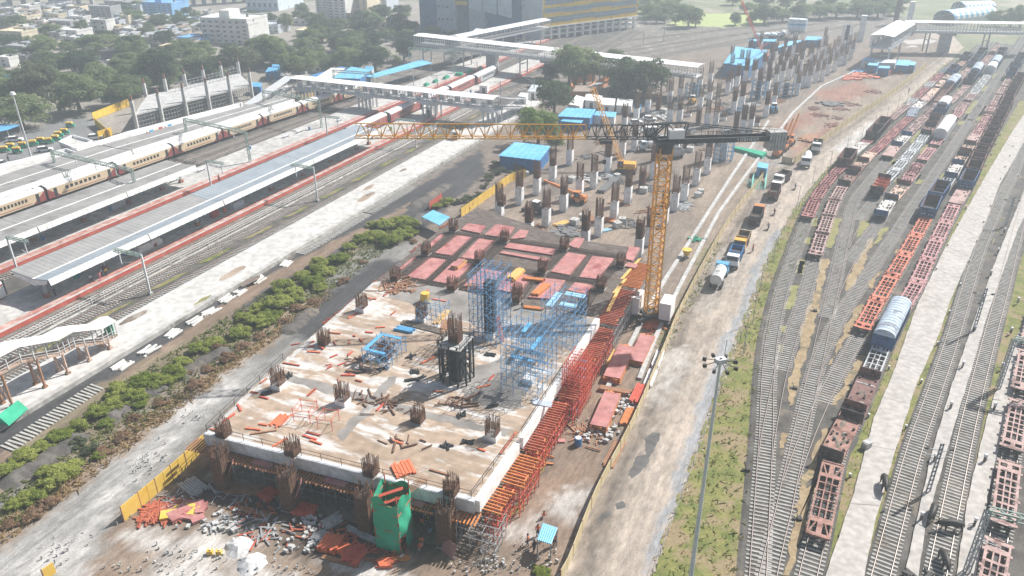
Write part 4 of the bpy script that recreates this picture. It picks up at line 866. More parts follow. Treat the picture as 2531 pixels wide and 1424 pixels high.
def place_wagon(kind, col, line, idx, rown, num, far):
 p, a = line.pose(idx); e = wagon(kind, col, not far); z = .32
 lab = '%s %s, %s in %s' % (CN[col], WN[kind], ORD[num], rown)
 if e['label'] == 'x':
  e.location = (p.x, p.y, z); e.rotation_euler = (0, 0, a); e['label'] = lab; e['group'] = 'goods wagons standing in the yard'; return e
 return dup(e, (p.x, p.y, z), a, lab)
def row(line, rown, segs):
 num = 0; last = -1e9
 for sg in segs:
  kind, col, n, a = sg[:4]; b = sg[4] if len(sg) > 4 else None
  zt = {'open': 2.6, 'covered': 3.6, 'van': 3.6, 'hopper': 1.8, 'rack': 2.6}.get(kind, 1.35)
  ia = line.near(q(*a, zt)); ib = line.near(q(*b, zt)) if b else ia
  for i in range(n):
   idx = ia + (ib - ia) * (i / (n - 1) if n > 1 else 0)
   far = line.p[int(max(0, min(line.n - 1, idx)))].y > 190
   place_wagon(kind, col, line, idx, rown, num, far); num += 1
row(TA, 'row beside the road', [('blc', 'w_dpink', 4, ('b4', 712, 445), ('b4', 958, 130)), ('open', 'w_brown', 1, ('a4', 1045, 1315)), ('flat', 'w_deckpale', 1, ('a4', 1135, 1252)), ('blc', 'w_dpink', 1, ('a4', 1208, 1175)), ('open', 'w_dark', 1, ('a4', 1268, 1100)), ('open', 'w_brown', 1, ('a4', 1330, 1035)), ('blc', 'w_mauve', 2, ('y6', 630, 1140), ('y6', 760, 1010)), ('blc', 'w_grey', 1, ('y6', 858, 925)), ('blc', 'w_dpink', 2, ('y6', 965, 830), ('y6', 1055, 755)), ('blc', 'w_grey', 1, ('y6', 1135, 670)), ('blc', 'w_dpink', 2, ('y6', 1215, 597), ('y6', 1285, 530)), ('blc', 'w_steel', 1, ('y6', 1345, 470))])
row(TB, 'second row from road', [('blc', 'w_mauve', 4, ('y4', 172, 1165), ('y4', 500, 372)), ('flat_ends', 'w_brown', 2, ('b4', 1040, 205), ('b4', 1108, 122)), ('flat', 'w_peach', 1, ('b4', 1172, 48)), ('blc', 'w_dpink', 5, ('r4', 430, 652), ('r4', 872, 208)), ('flat', 'w_steel', 1, ('y6', 860, 1090)), ('flat_load', 'w_deckpale', 1, ('y6', 1000, 975)), ('flat', 'w_mauve', 1, ('y6', 1105, 885)), ('flat', 'w_peach', 1, ('y6', 1195, 790)), ('flat_load', 'w_peach', 2, ('y6', 1325, 660), ('y6', 1440, 545)), ('open', 'w_blue', 1, ('y6', 1510, 435)), ('flat_load', 'w_rust', 1, ('y6', 1615, 355)), ('open', 'w_steel', 1, ('y6', 1715, 240))])
row(TC, 'third row from road', [('flat', 'w_mauve', 1, ('r4', 650, 650)), ('flat_ends', 'w_deckpale', 1, ('r4', 780, 515)), ('blc', 'w_mauve', 5, ('r4', 895, 410), ('r4', 1265, 35)), ('blc', 'w_mauve', 2, ('y6', 1110, 1090), ('y6', 1190, 1010)), ('rack', 'w_brown', 1, ('y6', 1360, 780)), ('covered', 'w_blue', 1, ('y6', 1520, 590)), ('blc', 'w_mauve', 4, ('y6', 1625, 540), ('y6', 1770, 372)), ('open', 'w_steel', 4, ('y6', 1800, 325), ('y6', 1930, 170))])
row(T4, 'fourth row from road', [('hopper', 'w_orange', 1, ('r4', 470, 1170)), ('blc', 'w_grey', 5, ('r4', 640, 1010), ('r4', 1090, 470)), ('flat_ends', 'w_brown', 3, ('r4', 1155, 345), ('r4', 1300, 160)), ('open', 'w_blue', 1, ('r4', 1400, 40)), ('van', 'steel_grey', 1, ('y6', 1420, 930)), ('blc', 'w_mauve', 5, ('y6', 1500, 900), ('y6', 1725, 640)), ('open', 'w_dark', 1, ('y6', 1755, 580)), ('open', 'w_blue', 1, ('y6', 1810, 505)), ('covered', 'w_steel', 1, ('y6', 1875, 405)), ('blc', 'w_mauve', 4, ('y6', 1950, 340), ('y6', 2150, 115))])
row(TD, 'row left of through track', [('flat_ends', 'w_deckpale', 1, ('y4', 1235, 590)), ('flat_ends', 'w_peach', 1, ('y4', 1445, 365)), ('blc', 'w_pink', 2, ('y4', 1580, 190), ('y4', 1705, 25)), ('blc', 'w_pink', 4, ('r4', 970, 940), ('r4', 1320, 490)), ('van', 'white_paint', 2, ('r4', 1405, 330), ('r4', 1480, 230)), ('blc', 'w_pink', 2, ('r4', 1600, 110), ('r4', 1665, 20)), ('blc', 'w_mauve', 3, ('y6', 1620, 1010), ('y6', 1755, 850)), ('blc', 'w_grey', 5, ('y6', 1810, 762), ('y6', 2025, 490)), ('van', 'white_paint', 1, ('y6', 2080, 380)), ('covered', 'w_blue', 1, ('y6', 2140, 290)), ('open', 'w_steel', 2, ('y6', 2180, 225), ('y6', 2220, 160))])
row(TF, 'row right of through track', [('blc', 'w_orange', 5, ('p', 2157, 772), ('p', 2282, 558)), ('open', 'w_blue', 2, ('p', 2304, 507), ('p', 2329, 470)), ('bfk', 'w_grey', 1, ('p', 2345, 450)), ('flat_ends', 'w_deckpale', 1, ('r4', 1530, 950)), ('flat_ends', 'w_peach', 2, ('r4', 1640, 770), ('r4', 1710, 650)), ('flat', 'w_mauve', 1, ('r4', 1795, 510)), ('blc', 'w_pink', 5, ('r4', 1878, 400), ('r4', 2090, 30)), ('blc', 'w_mauve', 6, ('y6', 2035, 1080), ('y6', 2350, 530)), ('open', 'w_blue', 1, ('y6', 2375, 475)), ('flat_load', 'w_rust', 1, ('y6', 2420, 420)), ('open', 'w_steel', 3, ('y6', 2450, 340), ('y6', 2505, 240))])
row(TG, 'row beside wide path', [('bfk', 'w_rust', 1, ('r1', 1140, 490)), ('flat_ends', 'w_rust', 1, ('r2', 445, 1185)), ('flat_ends', 'w_brown', 1, ('r2', 615, 745)), ('bfk', 'w_grey', 1, ('r2', 780, 350)), ('covered', 'w_blue', 1, ('r3', 1965, 1060)), ('blc', 'w_pink', 5, ('p', 2256, 727), ('p', 2351, 528)), ('flat', 'w_mauve', 1, ('p', 2376, 484)), ('open', 'w_blue', 1, ('r4', 1735, 1060)), ('open', 'w_brown', 18, ('r4', 1810, 870), ('y6', 2490, 560))])
row(TJ, 'row at right edge', [('blc', 'w_mauve', 7, ('y5', 1012, 1420), ('p', 2600, 640))])
mk('timber_old', (.14, .115, .10), (.22, .19, .16), 2, .9)
base = thing('marker_post', 'x', 'marker post', (0, 0, 0)); MB().box((0, 0, 0), (.16, .16, .5), 0).box((.25, .1, 0), (.4, .14, .14), .4).obj('post', M['timber_old'], base); MB().box((0, 0, .5), (.26, .26, .2)).obj('cap', M['white_paint'], base)
MPS = [('r2', 1500, 140), ('r2', 930, 425), ('r2', 1312, 585), ('r2', 692, 990), ('r2', 1130, 1120), ('r1', 1420, 270), ('y7', 325, 135), ('y7', 250, 295), ('y7', 155, 485), ('y7', 50, 708), ('y7', 555, 120), ('y7', 490, 272), ('y7', 428, 445), ('y7', 358, 638), ('y7', 272, 855), ('y7', 170, 1108), ('y7', 62, 1400), ('r4', 2440, 1040), ('r4', 2185, 1085), ('r4', 2250, 910), ('r4', 2315, 750), ('r4', 2365, 610), ('r4', 1965, 890), ('r4', 2045, 730), ('r4', 2110, 580), ('r4', 2180, 440)]
for i, mp in enumerate(MPS):
 lab = 'white capped stub post in the grass beside the wide path, %s of that line' % ORD[i]
 p = q(*mp, .05)
 if i == 0: base.location = p; base['label'] = lab; base['group'] = 'stub posts along the yard paths'
 else: dup(base, p, random.random(), lab)
base = thing('hydrant', 'x', 'hydrant', (0, 0, 0)); MB().box((0, 0, 0), (.24, .24, .8), 0).tube((0, 0, .3), (.6, .2, .1), .05).obj('stem', M['timber_old'], base); MB().box((0, 0, .8), (.34, .3, .36)).obj('box', M['white_paint'], base)
for i, mp in enumerate([('y7', 680, 360), ('y7', 622, 548), ('y7', 555, 755), ('y7', 485, 985), ('y7', 402, 1270), ('y5', 500, 395), ('r2', 1655, 880), ('r2', 1795, 400), ('y5', 378, 920), ('y5', 945, 400), ('y5', 855, 970), ('r2', 2255, 420), ('r2', 2165, 900), ('y7', 805, 1010), ('y7', 740, 1290)]):
 lab = 'short pipe stand with pale box on the narrow path, %s of that line' % ORD[i]; p = q(*mp, .25)
 if i == 0: base.location = p; base['label'] = lab; base['group'] = 'pipe stands on the narrow paths'
 else: dup(base, p, random.random() * 3, lab)
def truss_pole(label, foot, top):
 p = at(*foot, .25); h = rise(*foot, top, .25); e = thing('lattice_mast', label, 'lattice mast', p, 0, 'lattice masts on the narrow path'); b = MB()
 for s in (-1, 1): b.beam((s * .22, 0, 0), (s * .16, 0, h), .1, .16)
 for i in range(11): z = h * (i + .5) / 11; b.box((0, 0, z), (.42, .1, .22))
 b.obj('mast', M['steel_grey'], e); b = MB()
 for z, s in ((h * .82, 1), (h * .68, 1), (h * .86, -1), (h * .74, -1)): b.beam((0, 0, z), (s * 1.5, .3, z + .15), .07)
 b.obj('arm', M['steel_grey'], e)
 for z, s in ((h * .82, 1), (h * .86, -1)): MB().box((s * 1.5, .3, z), (.5, .25, .22), .3).obj('insulator', M['black_steel'], e)
truss_pole('slotted lattice mast beside the buffalo on the narrow path', (2294, 1214), 1096); truss_pole('slotted lattice mast midway along the narrow path', (2407, 817), 712); truss_pole('slotted lattice mast at the top end of the narrow path', (2486, 557), 486)
for foot, top, nm in (((2389, 1413), 1262, 'lattice portal leg beside the pink wagons at the lower right'), ((2467, 958), 838, 'plain portal leg standing on the strip beside the pink wagons')):
 p = at(*foot, .25); h = rise(*foot, top, .25); e = thing('overhead_line_portal', nm, 'overhead portal', p, 0, 'green beamed portals at the right edge')
 b = MB(); lattice(b, (0, 0, 0), (0, 0, h), .45, .45, 14, .05, updir=(0, 1, 0)); b.obj('mast', M['steel_grey'], e)
 d = Vector((math.cos(R(-24)), math.sin(R(-24)), 0)); b = MB(); lattice(b, (0, 0, h), d * 16 + Vector((0, 0, h)), .7, .6, 20, .06); b.obj('beam', M['green_steel'], e)
 b = MB(); lattice(b, d * 16, d * 16 + Vector((0, 0, h)), .45, .45, 14, .05, updir=(0, 1, 0)); b.obj('mast', M['steel_grey'], e)
 for k in (.3, .7): MB().beam(d * 16 * k + Vector((0, 0, h)), d * 16 * k + Vector((0, 0, h - 2)), .12).obj('dropper', M['steel_grey'], e)
 MB().beam((0, 0, h * .55), d * 2.2 + Vector((0, 0, h * .5)), .07).beam((0, 0, h * .62), d * 2.2 + Vector((0, 0, h * .5)), .05).obj('bracket', M['steel_grey'], e)
e = thing('concrete_box', 'dark topped concrete box at the edge of the wide path', 'concrete box', q('r1', 1480, 20) * 0 + at(2140, 1108)); MB().box((0, 0, 0), (1.1, .8, 1.0), .5).obj('body', M['plat_side'], e); MB().box((.2, .1, 1.0), (1.2, .9, .07), .5).obj('cover', M['conc'], e)
e = MB(at(2267, 1418, .25)); p = at(2267, 1418, .25)
for i in range(9):
 a = p + Vector((random.uniform(-1.4, 1.4), random.uniform(-.5, .5), .02)); e.box((a.x, a.y, a.z), (random.uniform(.5, 1.3), random.uniform(.15, .4), random.uniform(.1, .3)), random.random() * 3)
tag(e.obj('tarpaulin', M['black_steel']), 'crumpled dark tarpaulin lying on the narrow path', 'tarpaulin')
for i, mp in enumerate([('y2', 935, 795), ('y3', 180, 805), ('r1', 830, 770), ('y1', 1260, 850)]):
 p = q(*mp); e = thing('point_lever', 'black point machine beside the converging rails, %s from the far end' % ORD[(1, 2, 3, 0)[i]], 'point machine', p, SA + R(20), 'point machines in the yard'); MB().box((0, 0, 0), (.6, .5, .45)).box((0, .5, .1), (.3, .5, .2)).obj('case', M['black_steel'], e); MB().beam((.2, 0, .15), (1.8, 0, .15), .08, .08).obj('rod', M['black_steel'], e)
fp = [at(*p_) for p_ in ((1612, 1424), (1700, 1190), (1768, 1000), (1822, 850), (1903, 640), (1968, 520), (2050, 420), (2158, 330), (2268, 230), (2340, 162))]
fo = fp[3].copy(); fe = thing('wire_fence', 'sagging wire fence on short posts between the road and the grass verge', 'fence', fo)
FL = Line([(p.x, p.y) for p in fp]); i = 0
while i < FL.n:
 p = FL.p[i]; MB(fo).box((p.x, p.y, 0), (.08, .08, 1.2), .3).obj('post', M['steel_grey'], fe); i += 5
for z in (.5, 1.1): MB(fo).sweep([Vector((p.x, p.y, 0)) for p in FL.p[::5]], [(-.01, z), (.01, z), (.01, z + .02), (-.01, z + .02)]).obj('wire', M['steel_grey'], fe)
for i, (x, y, top) in enumerate(((2051, 414, 375), (2090, 385, 342), (2128, 352, 312), (2160, 322, 284), (2191, 293, 260), (2008, 455, 413), (1971, 506, 460), (2217, 275, 237), (2241, 253, 218), (2263, 232, 200), (1911, 645, 588), (1878, 720, 672), (1860, 800, 720), (1836, 880, 780))):
 p = at(x, y); h = max(3.5, min(7.5, rise(x, y, top))); e = thing('lamp_post', 'slim dark post, %s of the line along the yard side of the road' % ORD[i], 'lamp post', p, 0, 'slim posts along the road')
 MB().tube((0, 0, 0), (0, 0, h), .07, 6, .05).obj('pole', M['steel_grey'], e); MB().beam((0, 0, h), (-.9, .3, h + .1), .07).obj('arm', M['steel_grey'], e)
tp = at(1781.7, 885.9, 30.0); e = thing('flood_mast', 'very tall grey flood mast with ring of lamps beside the road', 'flood mast', (tp.x, tp.y, 0))
MB().tube((0, 0, 0), (0, 0, 30), .27, 12, .12).obj('pole', M['steel_pale'], e)
b = MB().box((0, 0, 29.6), (.9, .6, .4), .3); b.beam((.3, .1, 30.2), (.35, .1, 31.8), .05); b.obj('head_frame', M['steel_pale'], e)
for i in range(8):
 a = i * math.pi / 4 + .2; d = Vector((math.cos(a), math.sin(a), 0)); l_ = MB(); l_.beam(d * .4 + Vector((0, 0, 29.7)), d * 1.4 + Vector((0, 0, 29.5)), .05).box((d.x * 1.4, d.y * 1.4, 29.3), (.3, .22, .3), a); l_.obj('flood_lamp', M['black_steel'], e)
# ================================================================ UNFINISHED BUILDING
BA = R(66.8); BD = Vector((math.cos(BA), math.sin(BA), 0)); BN = Vector((BD.y, -BD.x, 0)); ZS = 5.9
mk('slab_top', (.41, .315, .24), (.60, .575, .55), .55, .8, c3=(.36, .275, .205), t3=.53, lo=.47, hi=.55, detail=7, fine=.8, stretch=(1.25, .3, 1), rot=-BA)
mk('slab_wet', (.20, .185, .17), (.34, .32, .30), .3, .55, c3=(.46, .44, .42), t3=.62)
mk('rebar', (.15, .085, .062), (.24, .145, .105), 1.5, .9)
mk('rebar_dark', (.07, .055, .05), (.13, .105, .095), 1.2, .9)
mk('ply_red', (.42, .175, .165), (.50, .25, .235), .5, .6, c3=(.34, .10, .10), t3=.6, fine=.8)
mk('timber_orange', (.56, .19, .06), (.66, .28, .11), 1.5, .7)
mk('timber_red', (.40, .10, .06), (.52, .17, .10), 1.5, .7)
mk('timber_yellow', (.72, .42, .12), (.80, .52, .2), 1.5, .7)
mk('timber_brown', (.30, .15, .09), (.42, .24, .15), 1.5, .8)
mk('steel_red', (.55, .09, .06), (.66, .15, .10), 1.5, .6)
mk('steel_blue', (.10, .25, .44), (.17, .36, .58), 1.5, .6)
mk('pale_blue', (.28, .52, .68), (.38, .60, .74), 1.5, .6)
mk('pipe_grey', (.33, .34, .35), (.48, .49, .50), 1.5, .5, metal=.3)
mk('form_dark', (.03, .035, .04), (.07, .075, .08), 1, .6)
mk('net_green', (.03, .34, .20), (.05, .44, .27), .8, .8)
mk('sheet_blue', (.10, .36, .62), (.16, .44, .70), .5, .5)
mk('sheet_blue_dk', (.05, .18, .42), (.09, .25, .5), .5, .6)
mk('slab_shade', (.10, .10, .10), (.16, .155, .15), .5, .9)
bo = at(900, 950, 0); bld = thing('slab_building', 'half built concrete slab with red shuttering and rebar at its far end', 'building', bo)
slab_px = [(508, 1072), (620, 962), (700, 892), (860, 752), (926, 697), (985, 690), (1101, 711), (1180, 728), (1250, 748), (1475, 786), (1400, 900), (1283, 1085), (1270, 1092), (1170, 1238)]
SP = [(p.x, p.y) for p in al(slab_px, ZS)]
MB(bo).prism(SP, ZS - .35, ZS, 1, 0).obj('slab', [M['slab_top'], M['conc_beam']], bld)
def edge_beam(a, b, d, w, m, out=.25, top=0.0, extra=.15):
 a = at(*a, ZS); b = at(*b, ZS); v = (b - a).normalized(); n = Vector((v.y, -v.x, 0)); a -= v * extra; b += v * extra
 zt = ZS + top; zb = ZS - d
 return MB(bo).hexa([a + n * out + Vector((0, 0, zb - ZS)), b + n * out + Vector((0, 0, zb - ZS)), b - n * (w - out) + Vector((0, 0, zb - ZS)), a - n * (w - out) + Vector((0, 0, zb - ZS)),
      a + n * out + Vector((0, 0, top)), b + n * out + Vector((0, 0, top)), b - n * (w - out) + Vector((0, 0, top)), a - n * (w - out) + Vector((0, 0, top))]).obj('edge_beam', M[m], bld)
edge_beam((508, 1072), (1170, 1238), 1.65, .7, 'conc_beam', .2, .06)  # bluish grey puts the front face's shade into the concrete colour
edge_beam((1172, 1240), (1276, 1092), 1.6, .75, 'conc_bright', .55, .02, -.25); edge_beam((1282, 1082), (1475, 786), 1.5, .75, 'conc_bright', .55, .025, -.1)  # brighter concrete paints in the sunlit right side
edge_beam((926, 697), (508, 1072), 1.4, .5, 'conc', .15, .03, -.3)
sheet_px = [[(985, 690), (1101, 711), (1180, 728), (1250, 748), (1470, 788), (1420, 868), (1340, 850), (1240, 830), (1100, 775), (960, 735)], [(830, 1075), (905, 1000), (960, 930), (985, 930), (930, 1000), (850, 1090)], [(700, 940), (860, 985), (1050, 1035), (1250, 1080), (1262, 1065), (1050, 1015), (870, 968), (720, 925)], [(1120, 930), (1250, 880), (1330, 920), (1280, 1010), (1160, 1000)]]
for i, pl in enumerate(sheet_px):
 p = rough_edge(al(pl, ZS), .35, .8); c = p[0]; MB(bo).poly([(x, y, ZS + .004 + .004 * i) for x, y in p]).obj('damp_patch', M['slab_wet'], bld)
deck_px = [(926, 697), (1090, 566), (1180, 514), (1285, 548), (1400, 588), (1490, 602), (1586, 614), (1540, 690), (1475, 786), (1250, 748), (1180, 728), (1101, 711), (985, 690)]
DP = [(p.x, p.y) for p in al(deck_px, ZS - .3)]
rm = mat('rebar_mat', (.075, .06, .052), (.19, .155, .135), 2.5, .9, c3=(.20, .18, .17), t3=.6, fine=6, stretch=(1, .25, 1), rot=-BA); M['rebar_mat'] = rm
MB(bo).prism(DP, ZS - .8, ZS - .3).obj('rebar_deck', M['rebar_mat'], bld)
panels = [('r8', [(970, 585), (1235, 355), (1445, 385), (1190, 620)]), ('r8', [(1280, 635), (1530, 405), (1745, 440), (1490, 672)]), ('r8', [(1305, 305), (1535, 100), (1755, 115), (1515, 340)]), ('r8', [(1610, 360), (1830, 130), (2035, 165), (1800, 385)]), ('r8', [(1630, 695), (1880, 465), (2120, 505), (1900, 745)]),
   ('r8', [(880, 500), (1060, 345), (1085, 350), (915, 495)]), ('r8', [(1150, 275), (1370, 88), (1410, 92), (1225, 270)]), ('r8', [(1615, 30), (1690, -40), (1900, -10), (1830, 75)]), ('r8', [(1890, 95), (2020, -30), (2240, 5), (2150, 130)]),
   ('b3', [(150, 782), (192, 742), (595, 800), (560, 845)]), ('b3', [(115, 828), (150, 815), (555, 880), (520, 902)]), ('b3', [(550, 985), (690, 825), (845, 850), (705, 1015)]), ('b3', [(785, 1030), (895, 855), (1075, 875), (960, 1050)]), ('b3', [(95, 1140), (185, 990), (405, 1010), (300, 1170)]), ('b3', [(360, 1200), (490, 1040), (670, 1060), (560, 1215)]), ('b3', [(690, 1140), (750, 1075), (910, 1100), (850, 1180)]),
   ('b3', [(1165, 880), (1205, 775), (1295, 785), (1235, 895)]), ('b3', [(690, 760), (760, 700), (830, 710), (775, 800)]), ('b3', [(205, 715), (290, 632), (360, 645), (330, 700)]), ('b3', [(1165, 940), (1200, 905), (1280, 930), (1250, 955)])]
for i, (k, pl) in enumerate(panels):
 P = ql(k, pl, ZS); mb = MB(bo); mb.prism([(p.x, p.y) for p in P], ZS - .26, ZS - .02 + .004 * (i % 3)); mb.obj('shutter_panel', M['ply_red'], bld)
def beam_cage(a, b, w, z=ZS + .05, n=5):
 a = Vector((a.x, a.y, z)); b = Vector((b.x, b.y, z)); d = (b - a); L = d.length; d.normalize(); r = Vector((d.y, -d.x, 0)); mb = MB(bo)
 for i in range(n): o = r * (i / (n - 1) - .5) * w; mb.beam(a + o, b + o, .07, .07)
 k = int(L / .42)
 for i in range(k + 1):
  c = a + d * L * i / max(k, 1); mb.beam(c - r * w * .55 - Vector((0, 0, .04)), c + r * w * .55 - Vector((0, 0, .04)), .06, .06)
  if i % 2:
   for s in (-1, 1): mb.beam(c + r * s * w * .5 - Vector((0, 0, .1)), c + r * s * w * .5 + Vector((0, 0, .34)), .045)
 mb.obj('beam_cage', M['rebar_dark'], bld)
for k, a, b, w in (('r8', (890, 605), (1430, 695), 1.5), ('r8', (1220, 330), (1860, 425), 1.5), ('r8', (1545, 75), (2080, 150), 1.4), ('r8', (930, 570), (1230, 340), 1.6), ('r8', (1250, 300), (1560, 70), 1.6), ('r8', (1230, 640), (1790, 105), 1.0), ('r8', (1570, 700), (1850, 430), 1.6), ('r8', (1870, 410), (2140, 170), 1.6), ('r8', (1600, 720), (2000, 780), 1.4),
     ('b3', (0, 700), (640, 785), 1.6), ('b3', (0, 945), (500, 1010), 1.8), ('b3', (660, 790), (1110, 860), 1.6), ('b3', (480, 980), (660, 800), 1.6), ('b3', (520, 1015), (960, 1080), 1.6), ('b3', (930, 1110), (1120, 900), 1.6), ('b3', (740, 1040), (870, 860), .9), ('b3', (300, 1190), (420, 1030), 1.2), ('b3', (0, 830), (170, 660), 1.4), ('b3', (820, 1290), (930, 1130), 1.6)):
 beam_cage(q(k, *a, ZS), q(k, *b, ZS), w)
def joists(mb, a, b, ln, z, step=.45, w=.13, h=.2, m=0, jit=.25, back=.4):
 a = Vector((a.x, a.y, 0)); b = Vector((b.x, b.y, 0)); d = b - a; L = d.length; d.normalize(); r = Vector((d.y, -d.x, 0)); n = int(L / step)
 for i in range(n):
  c = a + d * (i + .5) * step; j = random.uniform(-jit, jit); s = random.uniform(-.05, .05)
  mb.beam(c - r * back + Vector((0, 0, z)), c + r * (ln + j) + d * s + Vector((0, 0, z)), w, h, m)
mb = MB(bo)
for k, a, b in (('r8', (590, 660), (1075, 350)), ('r8', (1020, 290), (1400, 70)), ('r8', (1380, 20), (1500, -60)), ('b1', (0, 0), (0, 0)))[:3]: joists(mb, q(k, *b, ZS), q(k, *a, ZS), .9, ZS - .45, .5)
joists(mb, at(905, 715, ZS), at(800, 795, ZS), .9, ZS - .9, .5, back=-.1); joists(mb, at(655, 935, ZS), at(515, 1065, ZS), .7, ZS - .9, .6, back=-.1)
mb.obj('edge_joist', M['timber_red'], bld)['kind'] = 'stuff'
fl, fr = at(508, 1072, ZS), at(1170, 1238, ZS); l2, r2 = at(905, 715, ZS), at(1475, 786, ZS)
def bi(u, v): return fl.lerp(fr, u).lerp(l2.lerp(r2, u), v)
for u in (.06, .335, .62, .90):
 for v in (.03, .17, .34):
  p = bi(u, v); MB(bo).box((p.x, p.y, 0), (1.5, 1.5, ZS - 1.2), BA).obj('column', M['conc_beam'], bld)
for u, v in ((.985, .52), (.985, .78)): p = bi(u, v); MB(bo).box((p.x - .6, p.y, 0), (1.4, 1.4, ZS - .8), BA).obj('column', M['conc_beam'], bld)
fo2 = [fl.lerp(fr, .0), fr]; mb = MB(bo)
mb.prism([(p.x, p.y) for p in (bi(-.01, -.05), bi(1.0, -.05), bi(1.0, .5), bi(-.01, .5))], -.02, .16); mb.obj('plinth', M['dirt_dark'], bld)  # floor coloured dark to paint in the shade under the slab
mb = MB(bo); a, b = bi(.01, .42), bi(.97, .42); mb.beam(Vector((a.x, a.y, 2.6)), Vector((b.x, b.y, 2.6)), .3, 5.2); mb.obj('shade_wall', M['slab_shade'], bld)  # dark wall colour stands in for the shade deep under the slab
rail_e = thing('edge_railing', 'thin pipe railing around the near edge of the concrete slab', 'railing', (bo.x, bo.y, ZS)); RO = Vector((bo.x, bo.y, ZS))
for a, b in (((512, 1068), (1165, 1232)), ((1165, 1232), (1270, 1088)), ((1290, 1075), (1400, 905)), ((512, 1068), (700, 890))):
 A, B = at(*a, ZS), at(*b, ZS); n = max(2, int((B - A).length / 2.6)); mb = MB(RO)
 for i in range(n + 1): c = A.lerp(B, i / n); MB(RO).beam(c, c + Vector((0, 0, 1.1)), .06).obj('post', M['rebar_dark'], rail_e)
 for z in (.55, 1.05): mb.beam(A + Vector((0, 0, z)), B + Vector((0, 0, z)), .045, .045)
 mb.obj('rail', M['rebar_dark'], rail_e)
def scaffold(name, label, o, rz, sx, sy, h, m, step=1.4, lift=1.5, diag=True, r=.05, group=None, cat='scaffolding', board=None, boards=()):
 e = thing(name, label, cat, o, rz, group); nx, ny = max(1, round(sx / step)), max(1, round(sy / step)); nz = max(1, int(h / lift)); b = MB()
 X = [(-.5 + i / nx) * sx for i in range(nx + 1)]; Y = [(-.5 + i / ny) * sy for i in range(ny + 1)]
 for x in X:
  for y in Y: b.beam((x, y, 0), (x, y, h + random.uniform(-.5, .5) * (.6 if diag else .1)), r * 1.2, r * 1.2)
 b.obj('standard', M[m], e, kind='stuff'); b = MB()
 for k in range(1, nz + 1):
  z = k * h / (nz + .3) + random.uniform(-.05, .05)
  for x in X: b.beam((x, Y[0] - .2, z), (x, Y[-1] + .2, z), r, r)
  for y in Y: b.beam((X[0] - .2, y, z + .06), (X[-1] + .2, y, z + .06), r, r)
 b.obj('ledger', M[m], e, kind='stuff')
 if diag:
  b = MB()
  for k in range(nz):
   z0, z1 = k * h / (nz + .3) + .1, (k + 1) * h / (nz + .3)
   for y in (Y[0], Y[-1]):
    i = (k * 2) % nx if nx > 1 else 0; b.beam((X[i], y, z0), (X[i + 1], y, z1), r, r)
   for x in (X[0], X[-1]):
    i = k % ny; b.beam((x, Y[i], z0), (x, Y[i + 1], z1), r, r)
  b.obj('brace', M[m], e, kind='stuff')
 for (bx, by, bz, lx, ly, bm) in boards: MB().box((bx, by, bz), (lx, ly, .08)).obj('plank_deck', M[bm], e)
 return e
fdir = (fr - fl).normalized(); fa = math.atan2(fdir.y, fdir.x); fn = Vector((fdir.y, -fdir.x, 0))
for i, (u0, u1, nm) in enumerate(((.09, .31, 'left'), (.365, .595, 'middle'), (.655, .87, 'right'))):
 c = fl.lerp(fr, (u0 + u1) / 2) - fn * 1.6; L = (fr - fl).length * (u1 - u0)
 scaffold('pipe_scaffold', ('grey pipe scaffold under the slab in the bay with the orange timber heap', 'grey pipe scaffold under the slab between the two middle rebar cages', 'grey pipe scaffold under the slab right of the green net tower')[i], (c.x, c.y, .17), fa, L, 3.6, ZS - 2.2, 'pipe_grey', 1.5, 1.2, group='pipe scaffolds under the front edge')
 o = fl.lerp(fr, (u0 + u1) / 2); e = thing('joist_platform', 'row of orange timber joists under the front beam, %s bay' % nm, 'formwork', (o.x, o.y, ZS - 1.85), fa, 'joist rows along the front edge')
 b = MB(); n = int(L / .42)
 for k in range(n): x = -L / 2 + (k + .5) * .42; b.beam((x, .2, 0), (x + random.uniform(-.08, .08), -1.7 + random.uniform(-.25, .2), 0), .14, .2)
 b.obj('joist', M['timber_brown'], e)['kind'] = 'stuff'; b = MB()
 for y in (-.3, -1.3): b.beam((-L / 2 - .3, y, -.22), (L / 2 + .3, y, -.22), .16, .22)
 b.obj('bearer', M['timber_orange'], e)
 MB().box((L * .18, -.7, .11), (L * .35, .9, .05), -.04).obj('loose_board', M['ply_red'], e)
e = thing('joist_platform', 'short orange joist row at the left front corner of the slab', 'formwork', (fl.x, fl.y, ZS - 1.6), fa, 'joist rows along the front edge'); b = MB()
for k in range(8): b.beam((-1.9 + k * .42, .6, 0), (-2.0 + k * .42, -1.7, -.1), .14, .2)
b.obj('joist', M['timber_brown'], e)
e = thing('joist_platform', 'short orange joist row at the right front corner of the slab', 'formwork', (fr.x, fr.y, ZS - 1.85), fa, 'joist rows along the front edge'); b = MB()
for k in range(9): b.beam((-2.6 + k * .42, .2, 0), (-2.6 + k * .42, -1.8, 0), .14, .2)
b.obj('joist', M['timber_orange'], e)
c = fr + fdir * -.3 + BN * 1.2; scaffold('pipe_scaffold', 'pale pipe scaffold at the right front corner of the slab', (c.x, c.y, 0), fa, 4.5, 3.5, 3.6, 'pipe_grey', 1.3, 1.1, group='pipe scaffolds under the front edge')
RE = [at(1172, 1240, ZS), at(1276, 1092, ZS), at(1283, 1085, ZS), at(1400, 900, ZS), at(1475, 786, ZS), at(1530, 700, ZS), at(1586, 614, ZS)]
